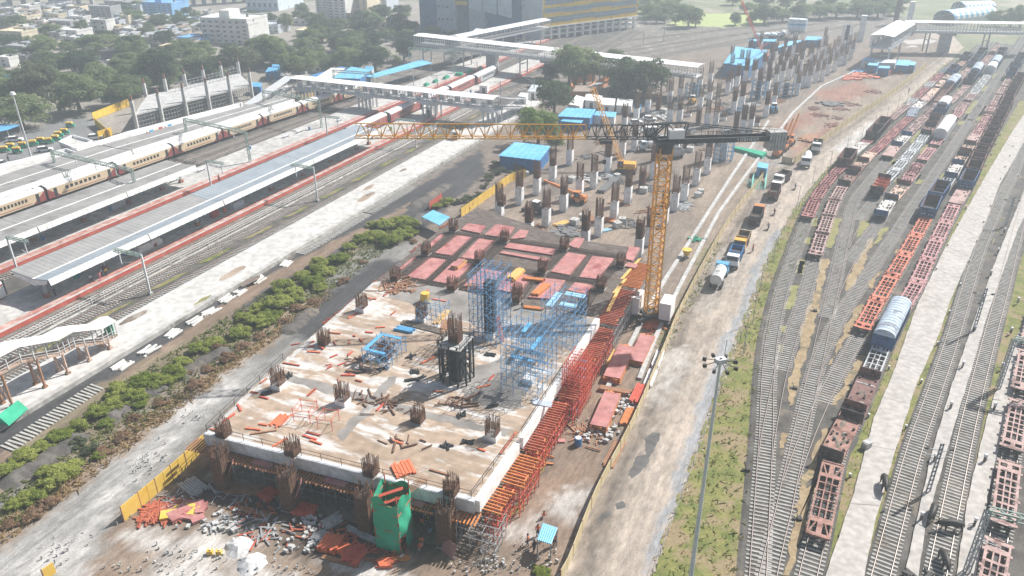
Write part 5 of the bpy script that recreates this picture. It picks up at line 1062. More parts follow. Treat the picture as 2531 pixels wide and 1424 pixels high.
def rside(a, b, z, wid, m, fm, nm, out=.75):
 d = (b - a); L = d.length; d = d.normalized(); r = Vector((d.y, -d.x, 0)); rz = math.atan2(d.y, d.x); o = (a + b) / 2 + r * out
 e = thing('joist_platform', nm, 'formwork', (o.x, o.y, 0), rz, 'joist decks along the right edge of the slab'); b_ = MB(); n = int(L / .52)
 for k in range(n):
  x = -L / 2 + (k + .5) * .52; b_.beam((x, .15, z), (x + random.uniform(-.06, .06), -wid + random.uniform(-.45, .4), z), .12, .2)
 b_.obj('joist', M[m], e)['kind'] = 'stuff'; b_ = MB(); nx = int(L / 1.1)
 for k in range(nx + 1):
  x = -L / 2 + k * L / nx
  for y in (-.3, -wid * .62, -wid + .3): b_.beam((x, y, 0), (x, y, z - .2), .09, .09)
  for zz_ in (z * .33, z * .66, z - .25): b_.beam((x, -.1, zz_), (x, -wid + .1, zz_), .07, .07)
 for y in (-.3, -wid + .3):
  for zz_ in (z * .33, z * .66): b_.beam((-L / 2, y, zz_), (L / 2, y, zz_), .07, .07)
  for k in range(0, nx, 2): b_.beam((-L / 2 + k * L / nx, y, .1), (-L / 2 + (k + 1) * L / nx, y, z * .66), .06, .06)
 b_.obj('frame', M[fm], e)['kind'] = 'stuff'; b_ = MB()
 for y in (-.5, -wid + .35): b_.beam((-L / 2, y, z - .22), (L / 2, y, z - .22), .16, .2)
 b_.obj('bearer', M['timber_orange'], e)
 return e
rside(RE[0] + (RE[1] - RE[0]) * .05, RE[0].lerp(RE[1], .46), 4.4, 2.0, 'timber_orange', 'steel_red', 'orange joist deck on red frames at the nearest right edge of the slab')
rside(RE[0].lerp(RE[1], .48), RE[0].lerp(RE[1], .99), 4.5, 2.6, 'timber_orange', 'steel_red', 'orange joist deck on red frames just short of the slab step')
rside(RE[2], RE[2].lerp(RE[3], .62), 4.5, 1.9, 'timber_red', 'steel_red', 'red joist deck beside the slab edge right after the step')
rside(RE[2].lerp(RE[3], .66), RE[3], 4.5, 2.6, 'timber_red', 'steel_red', 'red joist deck behind the red stair tower')
rside(RE[3].lerp(RE[4], .03), RE[4], 4.6, 2.3, 'timber_red', 'steel_red', 'red joist deck below the blue scaffold towers')
rside(RE[4], RE[4].lerp(RE[5], .98), 5.2, 3.0, 'timber_red', 'pipe_grey', 'wide red joist deck next to the tower crane foot', .1)
rside(RE[5], RE[5].lerp(RE[6], .7), 5.4, 3.4, 'timber_orange', 'pipe_grey', 'wide orange joist deck at the far right corner of the shuttering', .1)
for k, (a, b) in enumerate((((1170, 1190 - 60), (1255, 1130)), ((1515, 725), (1545, 690)), ((1500, 770), (1535, 700)), ((1535, 690), (1580, 640)))):
 if k == 0: A, B = at(1213, 1210, 4.7), at(1262, 1120, 4.7)
 else: A, B = at(*a, 5.6), at(*b, 5.6)
 e = MB(A).beam(A, B, .3, .12).beam(A + Vector((.35, .1, .01)), B + Vector((.3, .2, .01)), .22, .12).obj('timber_beam', M['timber_yellow']); tag(e, ('long yellow plank lying on the nearest orange joist deck', 'short yellow planks on the deck next to the crane foot', 'long yellow planks on the deck next to the crane foot', 'yellow planks on the far right orange deck')[k], 'plank', 'loose planks')
def tower_at(px, py, z0, top, *a, **kw):
 p = at(px, py, z0); return p, max(2.5, rise(px, py, top, z0))
p, h = tower_at(1213, 832, ZS, 660); scaffold('scaffold_tower', 'tall blue scaffold tower around a dark column in the middle of the slab', p, BA, 5.4, 4.2, h, 'steel_blue', 1.4, 1.2, group='blue scaffold towers on the slab', r=.055)
MB().box((0, 0, 0), (1.5, 1.5, .9)).box((0, 0, .9), (1.45, 1.45, h - 3.2), 0, 1).obj('column', [M['conc_bright'], M['form_dark']], bpy.data.objects['scaffold_tower'])
MB().beam((-.9, -2.3, .1), (-.6, -1.4, 4.2), .9, .08).obj('leaning_board', M['ply_red'], bpy.data.objects['scaffold_tower'])
p, h = tower_at(1308, 945, ZS, 800); scaffold('scaffold_tower', 'broad light blue scaffold tower near the right edge of the slab', p, BA, 7.0, 5.2, h, 'steel_blue', 1.75, 1.3, group='blue scaffold towers on the slab', r=.05, boards=((0, -1, h * .7, 3.4, .7, 'sheet_blue'), (1, .8, h * .86, 2.6, .6, 'sheet_blue'), (-1.5, .4, h * .5, .7, 3, 'sheet_blue')))
MB().box((0, 0, 0), (1.5, 1.5, .9)).obj('column', M['conc_bright'], bpy.data.objects['scaffold_tower.001'])
p, h = tower_at(1392, 842, ZS, 725); scaffold('scaffold_tower', 'light blue scaffold tower with sky blue deck boards beside the rebar deck', p, BA, 5.5, 5.0, h, 'steel_blue', 1.6, 1.3, group='blue scaffold towers on the slab', r=.05, boards=((-1, 1.2, h * .9, 4.5, 1.0, 'pale_blue'), (1.2, -1.2, h * .92, 1.2, 3, 'pale_blue'), (-1.8, -1.2, h * .9, 1.1, 2.4, 'pale_blue')))
p = at(952, 885, ZS); scaffold('scaffold_tower', 'low bright blue scaffold platform around a short rebar cage', p, BA, 5.2, 4.0, 2.7, 'steel_blue', 1.3, 1.2, group='blue scaffold towers on the slab', r=.06, boards=((0, 1.7, 2.3, 4.6, .55, 'sheet_blue'), (2.2, 0, 2.32, .5, 3, 'sheet_blue'), (-2.2, 0, 2.31, .5, 3, 'sheet_blue')))
p = at(1072, 790, ZS); scaffold('scaffold_tower', 'thin grey blue scaffold around the cage beside the yellow tank', p, BA, 4.2, 3.4, 2.8, 'steel_blue', 1.4, 1.3, group='blue scaffold towers on the slab', r=.045)
p, h = tower_at(1424, 1004, 0, 882); scaffold('stair_tower', 'red scaffold stair tower with blue treads at the right edge of the slab', p, BA, 5.2, 2.6, h, 'steel_red', .9, 1.0, r=.06, boards=tuple((-1.6 + i * .55, -.3, .5 + i * h / 8, .5, 1.2, 'sheet_blue') for i in range(7)))
p = at(757, 1032, ZS); scaffold('scaffold_tower', 'left of two light red scaffold frames standing on the slab', p, BA + .2, 2.3, 2.2, 2.1, 'steel_red', 2.2, 1.0, diag=False, group='red scaffold frames on the slab'); p = at(813, 1050, ZS); scaffold('scaffold_tower', 'right of two light red scaffold frames standing on the slab', p, BA + .2, 2.2, 1.9, 1.9, 'steel_red', 2.1, 1.0, diag=False, group='red scaffold frames on the slab')
p = at(1130, 935, ZS); e = thing('column_form', 'black steel column form with strongbacks and a grey work platform', 'formwork', p, BA); h = rise(1130, 935, 846, ZS)
MB().box((0, 0, 0), (1.7, 1.7, h)).obj('form_panel', M['form_dark'], e)
for i in range(12):
 a = i * math.pi / 6; c = Vector((math.cos(a) * 2.3, math.sin(a) * 2.3, 0)); c = Vector((max(-2.0, min(2.0, c.x)), max(-2.0, min(2.0, c.y)), 0))
 MB().beam(c, c + Vector((0, 0, h + .5)), .2, .2).beam(c + Vector((0, 0, h * .4)), c * .42 + Vector((0, 0, h * .4)), .1).beam(c + Vector((0, 0, h * .8)), c * .42 + Vector((0, 0, h * .8)), .1).beam(c + Vector((0, 0, .2)), c * .42 + Vector((0, 0, h * .6)), .12).obj('strongback', M['form_dark'], e)
MB().box((0, 0, h), (4.2, 3.4, .12)).obj('platform_board', M['conc'], e)
b = MB()
for s in (-1, 1):
 for z in (.6, 1.1): b.beam((-2.1, s * 1.7, h + z), (2.1, s * 1.7, h + z), .06).beam((s * 2.1, -1.7, h + z), (s * 2.1, 1.7, h + z), .06)
 for x in (-2.1, 0, 2.1): b.beam((x, s * 1.7, h), (x, s * 1.7, h + 1.15), .06)
b.obj('guard_rail', M['form_dark'], e)
def cage_mesh(name, w, h, nb, spread=.0, hoop=.3, hooph=None, r=.045, seed=1):
 rr = random.Random(seed); b = MB(); k = nb
 pos = [(-.5 + i / k, -.5) for i in range(k)] + [(.5, -.5 + i / k) for i in range(k)] + [(.5 - i / k, .5) for i in range(k)] + [(-.5, .5 - i / k) for i in range(k)]
 for x, y in pos:
  hh = h * rr.uniform(.86, 1.0) if rr.random() > .25 else h * rr.uniform(.7, .9); b.beam((x * w, y * w, 0), (x * w + rr.uniform(-.05, .05) + x * spread, y * w + rr.uniform(-.05, .05) + y * spread, hh), r * 1.4, r * 1.4)
 z = .1; hooph = hooph or h * .6
 while z < hooph:
  for s in (-1, 1):
   o = w / 2 + .04; b.beam((-o, s * o, z), (o, s * o, z + rr.uniform(-.03, .03)), r, r).beam((s * o, -o, z), (s * o, o, z + rr.uniform(-.03, .03)), r, r)
  z += hoop
 me = b
 return me
CM = {}
def cage(key, w, h, nb, **kw):
 if key not in CM:
  o = cage_mesh(key, w, h, nb, **kw).obj('rebar_cage', M['rebar']); CM[key] = o.data; bpy.data.objects.remove(o)
 return CM[key]
def link(name, me, parent=None, loc=(0, 0, 0), rz=0):
 o = bpy.data.objects.new(name, me); COL.objects.link(o); o.location = loc; o.rotation_euler = (0, 0, rz)
 if parent: o.parent = parent
 return o
for i, (x, y) in enumerate(((558, 1206), (722, 1256), (909, 1308), (1106, 1346))):
 me = cage('tall%d' % (i % 2), 1.55, 6.9, 10, hoop=.28, hooph=5.2, r=.06, seed=i + 3); e = thing('rebar_cage', 'tall dark rebar column cage on the ground before the slab, %s from the left' % ORD[i], 'rebar cage', at(x, y), fa, 'rebar cages before the front edge')
 link('bars', me, e); MB().box((0, 0, .0), (1.35, 1.35, 5.2)).obj('inner_bars', M['rebar_dark'], e)
 if i in (0, 1): MB().beam((1.0, -.1, 2.6), (1.7, .3, 4.4), 1.2, .06).obj('leaning_panel', M['ply_red'], e)
 MB().box((0, 0, 0), (1.9, 1.9, .12)).obj('starter', M['conc'], e)
 if i == 3: MB().beam((.6, -1.5, .1), (.9, -.9, 1.7), 2.0, .06, up=(0, 0, 1)).obj('leaning_panel', M['ply_red'], e)
slabc = [('c2', 160, 680, 0), ('c2', 525, 778, 0), ('c2', 940, 885, 0), ('c2', 1365, 985, 0), ('c2', 450, 425, 1), ('c2', 790, 508, 1), ('c2', 1188, 605, 0), ('c2', 1583, 692, 1), ('c2', 690, 195, 0), ('r8', 455, 985, 1), ('r8', 1155, 1100, 1), ('c2', 1015, 268, 0), ('r8', 845, 630, 0), ('r8', 1512, 745, 0), ('r8', 2265, 885, 0), ('r8', 1205, 325, 0), ('r8', 1830, 430, 0), ('r8', 1525, 50, 0), ('r8', 2125, 175, 0), ('b3', 660, 800, 0), ('b3', 480, 990, 0), ('b3', 1135, 935, 0), ('b3', 970, 1130, 0), ('b3', 820, 1300, 0), ('b3', 265, 1200, 0), ('d3', 0, 320, 0), ('r4', 0, 0, 9)]
slabc = [s for s in slabc if s[3] != 9]
for i, (k, x, y, pd) in enumerate(slabc):
 p = q(k, x, y, ZS); e = thing('column_starter', 'rusty rebar starter %s, %s nearest on the slab' % ('on white stub' if pd else 'from the floor', ORD[i]), 'rebar cage', p, BA, 'rebar column starters on the slab')
 h = .7 if pd else .12; MB().box((0, 0, 0), (1.55, 1.55, h)).obj('stub', M['conc_bright' if pd else 'conc'], e)
 link('bars', cage('st%d' % (i % 3), 1.35, 2.5, 8, hoop=.22, hooph=1.2, r=.045, seed=i % 3 + 20), e, (0, 0, h))
 if not pd: MB().box((0, 0, h), (1.15, 1.15, .9)).obj('inner_bars', M['rebar'], e)
p = at(1130, 852, ZS + 0) ; p = at(1130, 935, ZS); e = thing('column_starter', 'tall rebar cage rising out of the black column form', 'rebar cage', (p.x, p.y, ZS + rise(1130, 935, 846, ZS) + .13), BA); link('bars', cage('stt', 1.4, 4.4, 8, hoop=.3, hooph=3.2, seed=9), e); MB().box((0, 0, 0), (1.2, 1.2, 1.1)).obj('inner_bars', M['rebar'], e)
colw = mat('col_white', (.74, .75, .76), (.86, .87, .88), .5, .85, c3=(.42, .40, .38), t3=.64, fine=1.2, stretch=(1, 1, .3)); M['col_white'] = colw
CT = []
for k, pts, ty in (('p', [(1235, 542), (1284, 505), (1327, 481), (1366, 449), (1408, 408), (1350, 560), (1393, 522), (1432, 487), (1467, 465), (1502, 426), (1479, 583), (1517, 542), (1551, 503), (1613, 442), (1604, 606), (1640, 560), (1666, 521), (1690, 496), (1719, 458), (1746, 430)], 't'),
     ('d3', [(245, 645), (748, 722), (1228, 795)], 'l'), ('p', [(1586, 468), (1503, 398)], 'c'),
     ('d4', [(155, 522), (262, 440), (365, 360), (245, 700), (135, 765), (565, 275), (655, 245), (832, 168), (925, 110), (560, 455), (650, 450), (835, 335), (915, 290), (895, 490), (975, 485), (1080, 200), (1170, 130), (1135, 370), (1210, 320), (1220, 545), (1285, 540), (1360, 232), (1425, 402), (620, 720), (980, 800), (905, 800), (1240, 80), (1310, 80), (1440, 175)], 't'),
     ('d4', [(460, 345), (705, 690), (345, 620), (1000, 230), (820, 470), (1155, 520), (430, 800)], 'c'), ('d4', [(735, 392), (1050, 428), (1345, 470)], 's'),
     ('a4', [(40, 950), (105, 910), (310, 985), (375, 910), (70, 735), (215, 678), (145, 683), (320, 780), (390, 722), (445, 692), (290, 612), (355, 602), (505, 672), (570, 800), (20, 560), (15, 760), (100, 600), (150, 602), (172, 492), (240, 482), (265, 432), (440, 562), (470, 602), (545, 642), (600, 592), (655, 692), (700, 642), (760, 592), (820, 542), (872, 502), (905, 472), (1000, 462), (1045, 432), (560, 712), (420, 640), (350, 530), (330, 690), (620, 732), (670, 732), (730, 692), (780, 682), (830, 632), (885, 602), (490, 572), (540, 462), (560, 532), (620, 512), (465, 482), (385, 517), (690, 537), (740, 502), (800, 472), (930, 552), (970, 547), (1020, 502), (965, 417), (800, 387), (180, 512), (115, 1112), (185, 1092), (250, 770), (20, 640)], 't'), ('a4', [(850, 520), (680, 470), (590, 470), (610, 450), (60, 1100)], 'c'), ('a4', [(240, 1052)], 's')):
 for x, y in pts:
  p = q(k, x, y); CT.append((p, ty))
CT.sort(key=lambda c: c[0].length)
shaft = {}
def shaft_mesh(ty):
 if ty not in shaft:
  b = MB(); h = {'t': 4.2, 'l': 4.4, 's': .8, 'c': .1}[ty]; b.box((0, 0, 0), (1.6, 1.6, h))
  if ty in 'tl':
   for i in range(5):
    b.box((-.66 + i * .33, -.805, 0), (.07, .05, 1.0 + .35 * (i % 2)), 0, 1).box((.805, -.66 + i * .33, 0), (.05, .07, 1.0 + .35 * ((i + 1) % 2)), 0, 1)
  o = b.obj('shaft', [M['col_white'], M['rebar_dark']]); shaft[ty] = o.data; bpy.data.objects.remove(o)
 return shaft[ty]
for i, (p, ty) in enumerate(CT):
 d = {'t': 'square white column with rusty rebar top', 'l': 'white column with dense rebar top at the deck edge', 's': 'short white stub with a clump of rebar', 'c': 'bare brown rebar cage standing in the ground'}[ty]
 e = thing('concrete_column' if ty != 'c' else 'rebar_cage', '%s, %s nearest in the pier field' % (d, ORD[i]), 'column' if ty != 'c' else 'rebar cage', p, BA, 'columns of the pier field')
 link('shaft', shaft_mesh(ty), e); h = {'t': 4.2, 'l': 4.4, 's': .8, 'c': .1}[ty]; v = i % 3
 me = cage('f%s%d' % ('c' if ty == 'c' else 's' if ty == 's' else 't', v), 1.3, {'t': 4.3, 'l': 4.6, 's': 2.3, 'c': 6.2}[ty], 6, hoop=.42, hooph={'t': 2.6, 'l': 3.0, 's': 1.2, 'c': 5}[ty], r=.055, seed=40 + v)
 link('rebar', me, e, (0, 0, h))
 if ty in 'ctl': MB().box((0, 0, h), (.8, .8, {'c': 4.6, 't': 1.9, 'l': 3.4}[ty])).obj('inner_bars', M['rebar'], e) if i < 60 and (ty != 't' or v == 0) else None
for x, y, top, ty, nm in ((2125, 103, 38, 't', 'tall white pier far beyond the column field'), (2087, 122, 62, 'b', 'tall pier wrapped in dark blue scaffolding beyond the column field'), (2245, 62, 4, 't', 'tallest white pier at the top edge of the photo'), (2212, 60, -20, 'c', 'hazy dark rebar tower at the top edge of the photo'), (1710, 240, 205, 'b', 'column wrapped in dark blue scaffolding under the second footbridge end'), (1787, 398, 350, 'b', 'column wrapped in blue scaffolding beside the crane counter jib'), (1872, 246, 200, 'b', 'column in a broad blue scaffold in the middle of the column field'), (1940, 240, 205, 'b', 'column in a broad blue scaffold at the right side of the column field')):
 p = at(x, y); h = rise(x, y, top); e = thing('bridge_pier', nm, 'pier', p, BA)
 if ty == 't': MB().box((0, 0, 0), (2.6, 2.6, h)).obj('shaft', M['col_white'], e)
 elif ty == 'c': MB().box((0, 0, 0), (2.4, 2.4, h)).obj('bars', M['rebar_dark'], e)
 else:
  MB().box((0, 0, 0), (1.6, 1.6, h)).obj('shaft', M['form_dark' if y < 330 else 'conc'], e); b = MB(); w_ = 1.9 if y < 130 else 2.2
  for ix in range(4):
   for iy in range(4):
    if ix in (0, 3) or iy in (0, 3): b.beam((w_ * (ix / 1.5 - 1), w_ * (iy / 1.5 - 1), 0), (w_ * (ix / 1.5 - 1), w_ * (iy / 1.5 - 1), h), .12, .12)
  z = 1.0
  while z < h:
   for s in (-1, 1): b.beam((-w_, s * w_, z), (w_, s * w_, z), .12).beam((s * w_, -w_, z), (s * w_, w_, z), .12)
   z += 1.2
  b.obj('scaffold', M['steel_blue'], e)
p = at(977, 1338); h = rise(977, 1338, 1215); e = thing('net_tower', 'green netted scaffold stair tower before the slab front', 'scaffold tower', p, fa); b = MB(); w2 = 1.55
def netw(x, y, z): return (x, y, z)
cor = [(-w2, -w2), (w2, -w2), (w2, w2), (-w2, w2)]
for s in range(4):
 (x0, y0), (x1, y1) = cor[s], cor[(s + 1) % 4]; n, mz = 10, 14; vs = []; nx_, ny_ = (y1 - y0), -(x1 - x0); l_ = math.hypot(nx_, ny_); nx_ /= l_; ny_ /= l_
 for i in range(n + 1):
  for k in range(mz + 1):
   f = i / n; z = h * k / mz + (.5 * math.sin(f * 6) if k == mz else 0); bl = .16 * math.sin(f * math.pi) * (1 + .8 * math.sin(k * .9 + s * 2)) + .08 * math.sin(f * 9 + k)
   vs.append((x0 + (x1 - x0) * f + nx_ * bl, y0 + (y1 - y0) * f + ny_ * bl, z))
 fs = [(i * (mz + 1) + k, (i + 1) * (mz + 1) + k, (i + 1) * (mz + 1) + k + 1, i * (mz + 1) + k + 1) for i in range(n) for k in range(mz) if not (s == 1 and i < 4 and k < 4)]
 MB().add(vs, fs).obj('net', M['net_green'], e, smooth=True)
b = MB()
for x, y in cor:
 b.beam((x * .95, y * .95, 0), (x * .95, y * .95, h + .9), .1)
for k in range(6):
 z = h * (k + .5) / 6
 for s in range(4): (x0, y0), (x1, y1) = cor[s], cor[(s + 1) % 4]; b.beam((x0 * 1.02, y0 * 1.02, z), (x1 * 1.02, y1 * 1.02, z), .06)
 b.beam((-w2 * .8, -.5, z), (w2 * .8, .5, z + 1), .5, .08)
b.obj('frame', M['steel_red'], e)
e = thing('ladder', 'inclined steel ladder from the green net tower onto the slab', 'ladder', at(1010, 1218, ZS)); b = MB(); d = (at(1028, 1190, ZS) - at(985, 1222, ZS)); A = -d * .3 + Vector((0, 0, .3))
for o in (-.5, -.3, -.1, .1, .3, .5): b.beam(A + BN * o, A + d * 1.3 + BN * o + Vector((0, 0, .1)), .05)
for k in range(10): b.beam(A + d * k * .13 - BN * .5, A + d * k * .13 + BN * .5, .05)
b.obj('frame', M['timber_brown'], e)
# ================================================================ TOWER CRANE
mk('crane_yellow', (.74, .36, .05), (.80, .43, .09), .8, .5); mk('crane_dark', (.075, .08, .085), (.12, .125, .13), .8, .5)
cb = at(1607, 788); CX_, CY_ = cb.x, cb.y; mast_top = 30.2; ce = thing('tower_crane', 'yellow tower crane with dark counter jib standing between slab and road', 'tower crane', (CX_, CY_, 0))
tip = at(878, 332, 33.6) - Vector((CX_, CY_, 0)); jd = Vector((tip.x, tip.y, 0)).normalized(); jz = math.atan2(jd.y, jd.x)
b = MB(); n = 22; w2 = .95; z0 = 1.6
for i in range(n):
 za, zb = z0 + (mast_top - z0) * i / n, z0 + (mast_top - z0) * (i + 1) / n
 C4 = [Vector((sx * w2, sy * w2, 0)) for sx, sy in ((-1, -1), (1, -1), (1, 1), (-1, 1))]
 rot = Matrix.Rotation(jz, 3, 'Z'); C4 = [rot @ c for c in C4]
 for k in range(4):
  u, v = C4[k], C4[(k + 1) % 4]; Z = lambda z: Vector((0, 0, z))
  b.beam(u + Z(za), u + Z(zb), .2, .2); b.beam(u + Z(za), v + Z(za), .1, .1)
  b.beam((u if i % 2 else v) + Z(za), (v if i % 2 else u) + Z(zb), .11, .11)
b.obj('mast', M['crane_yellow'], ce)
b = MB(); b.box((0, 0, .5), (7.2, .6, .7), jz + .75).box((0, 0, .5), (7.2, .6, .72), jz + .75 + math.pi / 2).box((0, 0, 1.1), (3, 3, .4), jz)
for k in range(4): a = jz + .75 + k * math.pi / 2; b.box((math.cos(a) * 3.4, math.sin(a) * 3.4, .0), (1.2, .7, .6), BA)
b.obj('chassis', M['crane_dark'], ce)
for s in (-1, 1):
 for k in range(5):
  c = BN * s * 2.7; MB().box((c.x, c.y, 1.25 + k * .62), (3.6, 1.9, .58), BA).obj('ballast_block', M['white_paint'], ce)
MB().box((BN.x * -2.7 + .2, BN.y * -2.7, 4.36), (1.2, .9, .6), BA).obj('motor_box', M['conc'], ce)
jr = Vector((jd.y, -jd.x, 0)); Z = lambda z: Vector((0, 0, z))
MB().tube((0, 0, 29.4), (0, 0, 30.9), 1.35, 14).box((0, 0, 30.9), (3.4, 2.6, .5), jz).obj('slewing_ring', M['crane_dark'], ce)
JL = Vector((tip.x, tip.y, 0)).length; rise_ = 33.2 - 31.6
def jp(f): return jd * JL * f + Z(31.6 + rise_ * f)
def jib(f0, f1, nb, m, nm):
 b = MB()
 for i in range(nb):
  a, c = jp(f0 + (f1 - f0) * i / nb), jp(f0 + (f1 - f0) * (i + 1) / nb); mid = (a + c) / 2; hh = 2.0
  for s in (-1, 1):
   b.beam(a + jr * s * .75, c + jr * s * .75, .12, .12); b.beam(a + jr * s * .75, mid + Z(hh), .075, .075).beam(mid + Z(hh), c + jr * s * .75, .075, .075)
  b.beam(a - jr * .75, a + jr * .75, .09); b.beam(a - jr * .75, c + jr * .75, .08)
  b.beam(a + Z(hh) - jd * 0, c + Z(hh), .14, .14); b.beam(a + jr * .75, a + Z(hh), .08).beam(a - jr * .75, a + Z(hh), .08)
 b.obj(nm, M[m], ce)
jib(.265, 1.0, 18, 'crane_yellow', 'jib'); jib(.03, .265, 7, 'crane_dark', 'jib_root')
b = MB(); c = jp(.2) - Z(.5); b.box((c.x, c.y, c.z - .2), (1.8, 1.6, .4), jz); b.obj('trolley', M['crane_dark'], ce)
b = MB(); b.beam(c, c - Z(3), .05).box((c.x, c.y, c.z - 3.6), (.5, .3, .7), jz); b.obj('hook_block', M['crane_dark'], ce)
CJ = 19.0; b = MB()
for s in (-1, 1): b.beam(jr * s * .9 + Z(31.3) + jd * 1.5, jr * s * .9 + Z(31.3) - jd * CJ, .3, .75)
for i in range(9): b.beam(-jd * (1 + i * 2.1) - jr * .9 + Z(31.2), -jd * (1 + i * 2.1) + jr * .9 + Z(31.2), .15)
b.obj('counter_jib', M['crane_dark'], ce); b = MB()
for s in (-1, 1):
 b.beam(-jd * 3.2 + jr * s * .5 + Z(33.8), -jd * (CJ - 1.2) + jr * s * .8 + Z(31.9), .14, .14); b.beam(-jd * 2.6 + jr * s * .8 + Z(31.5), -jd * 3.2 + jr * s * .4 + Z(33.9), .18); b.beam(jd * 2.5 + jr * s * .6 + Z(31.6), Z(33.9) + jr * s * .3, .16).beam(Z(33.9) + jr * s * .3, -jd * 3.2 + jr * s * .4 + Z(33.9), .16).beam(Z(33.9) + jr * s * .3, -jd * 2.6 + jr * s * .8 + Z(31.5), .14).beam(Z(33.9) + jr * s * .3, jr * s * .8 + Z(31.4), .16); b.beam(jd * 7 + Z(33.7), Z(33.9) + jr * s * .3, .16)
 for i in range(8): b.beam(-jd * (4 + i * 1.8) + jr * s * .95 + Z(31.7), -jd * (4 + i * 1.8) + jr * s * .95 + Z(32.7), .05)
 b.beam(-jd * 4 + jr * s * .95 + Z(32.7), -jd * 17 + jr * s * .95 + Z(32.7), .05)
b.obj('tie_frame', M['crane_dark'], ce)
c = -jd * 1.4 + jr * -.4; MB().box((c.x, c.y, 31.7), (2.4, 1.3, 1.3), jz).obj('winch_house', M['white_paint'], ce)
c = jd * 2.0 + jr * 1.5; cab = MB().box((c.x, c.y, 31.0), (1.7, 1.3, 2.1), jz).obj('cab', M['white_paint'], ce)
MB().box((c.x + jd.x * .3 + jr.x * .1, c.y + jd.y * .3 + jr.y * .1, 31.6), (1.3, 1.24, 1.1), jz).obj('cab_window', M['glass_dark'], cab)
for k in range(6):
 c = -jd * (CJ - .5 - k * .46); MB().box((c.x, c.y, 29.4), (.36, 2.2, 2.9), jz).obj('counterweight', M['conc'], ce)
fc = bpy.data.curves.new('lettering', 'FONT'); fc.body = 'LIEBHERR'; fc.size = .78; fc.extrude = .01; fc.align_x = 'CENTER'; fc.align_y = 'CENTER'; fc.space_character = 1.05
fo_ = bpy.data.objects.new('lettering', fc); COL.objects.link(fo_); fc.materials.append(M['white_paint']); fo_.parent = ce
side = jr if (jr.y < 0) else -jr; c = -jd * 12.6 + side * 1.07 + Z(31.3); xax = -jd if (-jd).x > 0 else jd
fo_.name = 'tmp'; bpy.context.view_layer.update(); me_ = bpy.data.meshes.new_from_object(fo_.evaluated_get(bpy.context.evaluated_depsgraph_get())); bpy.data.objects.remove(fo_); fo_ = bpy.data.objects.new('lettering', me_); COL.objects.link(fo_); fo_.parent = ce
fo_.matrix_local = Matrix(((xax.x, 0, side.x, c.x), (xax.y, 0, side.y, c.y), (0, 1, 0, c.z), (0, 0, 0, 1)))
e = thing('crane_rail', 'long concrete crane track kerbs running past the tower crane foot', 'crane track', at(1650, 800)); o = e.location.copy()
for pl in (((1500, 965), (1560, 850), (1605, 760), (1640, 700), (1730, 560), (1800, 450), (1880, 330), (1900, 300)), ((1580, 940), (1615, 850), (1650, 770), (1690, 690), (1775, 530), (1840, 440), (1960, 280), (2030, 215), (2130, 170))):
 MB(o).sweep([Vector((p.x, p.y, 0)) for p in al(pl)], [(-.35, -.01), (.35, -.01), (.35, .45), (-.35, .45)]).obj('kerb', M['conc'], e)
sheet('concrete_floor', al([(1655, 780), (1695, 690), (1770, 540), (1800, 450), (1830, 455), (1770, 570), (1720, 660), (1690, 740), (1670, 800)]), 'conc', .3)
sheet('puddle', al([(1745, 540), (1795, 470), (1815, 480), (1775, 540)]), 'puddle', .3)
# ================================================================ TREES AND BUSHES
def leafmat(k, c1, c2):
 m = bpy.data.materials.new(k); m.use_nodes = True; N = m.node_tree.nodes; L = m.node_tree.links; b = N['Principled BSDF']; b.inputs['Roughness'].default_value = .7; b.inputs['Specular IOR Level'].default_value = .2
 g = N.new('ShaderNodeNewGeometry'); n = N.new('ShaderNodeTexNoise'); n.inputs['Scale'].default_value = .45; n.inputs['Detail'].default_value = 4; L.new(g.outputs['Position'], n.inputs['Vector'])
 oi = N.new('ShaderNodeObjectInfo'); ad = N.new('ShaderNodeMath'); ad.operation = 'MULTIPLY_ADD'; ad.inputs[1].default_value = .55; L.new(oi.outputs['Random'], ad.inputs[0]); L.new(n.outputs['Fac'], ad.inputs[2])
 r = N.new('ShaderNodeValToRGB'); r.color_ramp.elements[0].position = .42; r.color_ramp.elements[1].position = 1.0; r.color_ramp.elements[0].color = (*c1, 1); r.color_ramp.elements[1].color = (*c2, 1)
 L.new(ad.outputs[0], r.inputs[0]); L.new(r.outputs[0], b.inputs['Base Color']); M[k] = m
 tr = N.new('ShaderNodeBsdfTranslucent'); L.new(r.outputs[0], tr.inputs[0]); ms = N.new('ShaderNodeMixShader'); ms.inputs[0].default_value = .5; L.new(b.outputs[0], ms.inputs[1]); L.new(tr.outputs[0], ms.inputs[2]); L.new(ms.outputs[0], N['Material Output'].inputs[0])
leafmat('leaf', (.15, .20, .09), (.26, .32, .15)); leafmat('leaf_dark', (.06, .10, .05), (.12, .165, .08)); leafmat('leaf_bright', (.14, .23, .05), (.26, .36, .10)); leafmat('leaf_bush', (.22, .29, .05), (.42, .46, .13)); leafmat('leaf_dry', (.27, .165, .10), (.40, .27, .18)); leafmat('leaf_grey', (.14, .17, .10), (.20, .23, .13))
mk('bark', (.13, .10, .08), (.22, .18, .14), 2, .9)
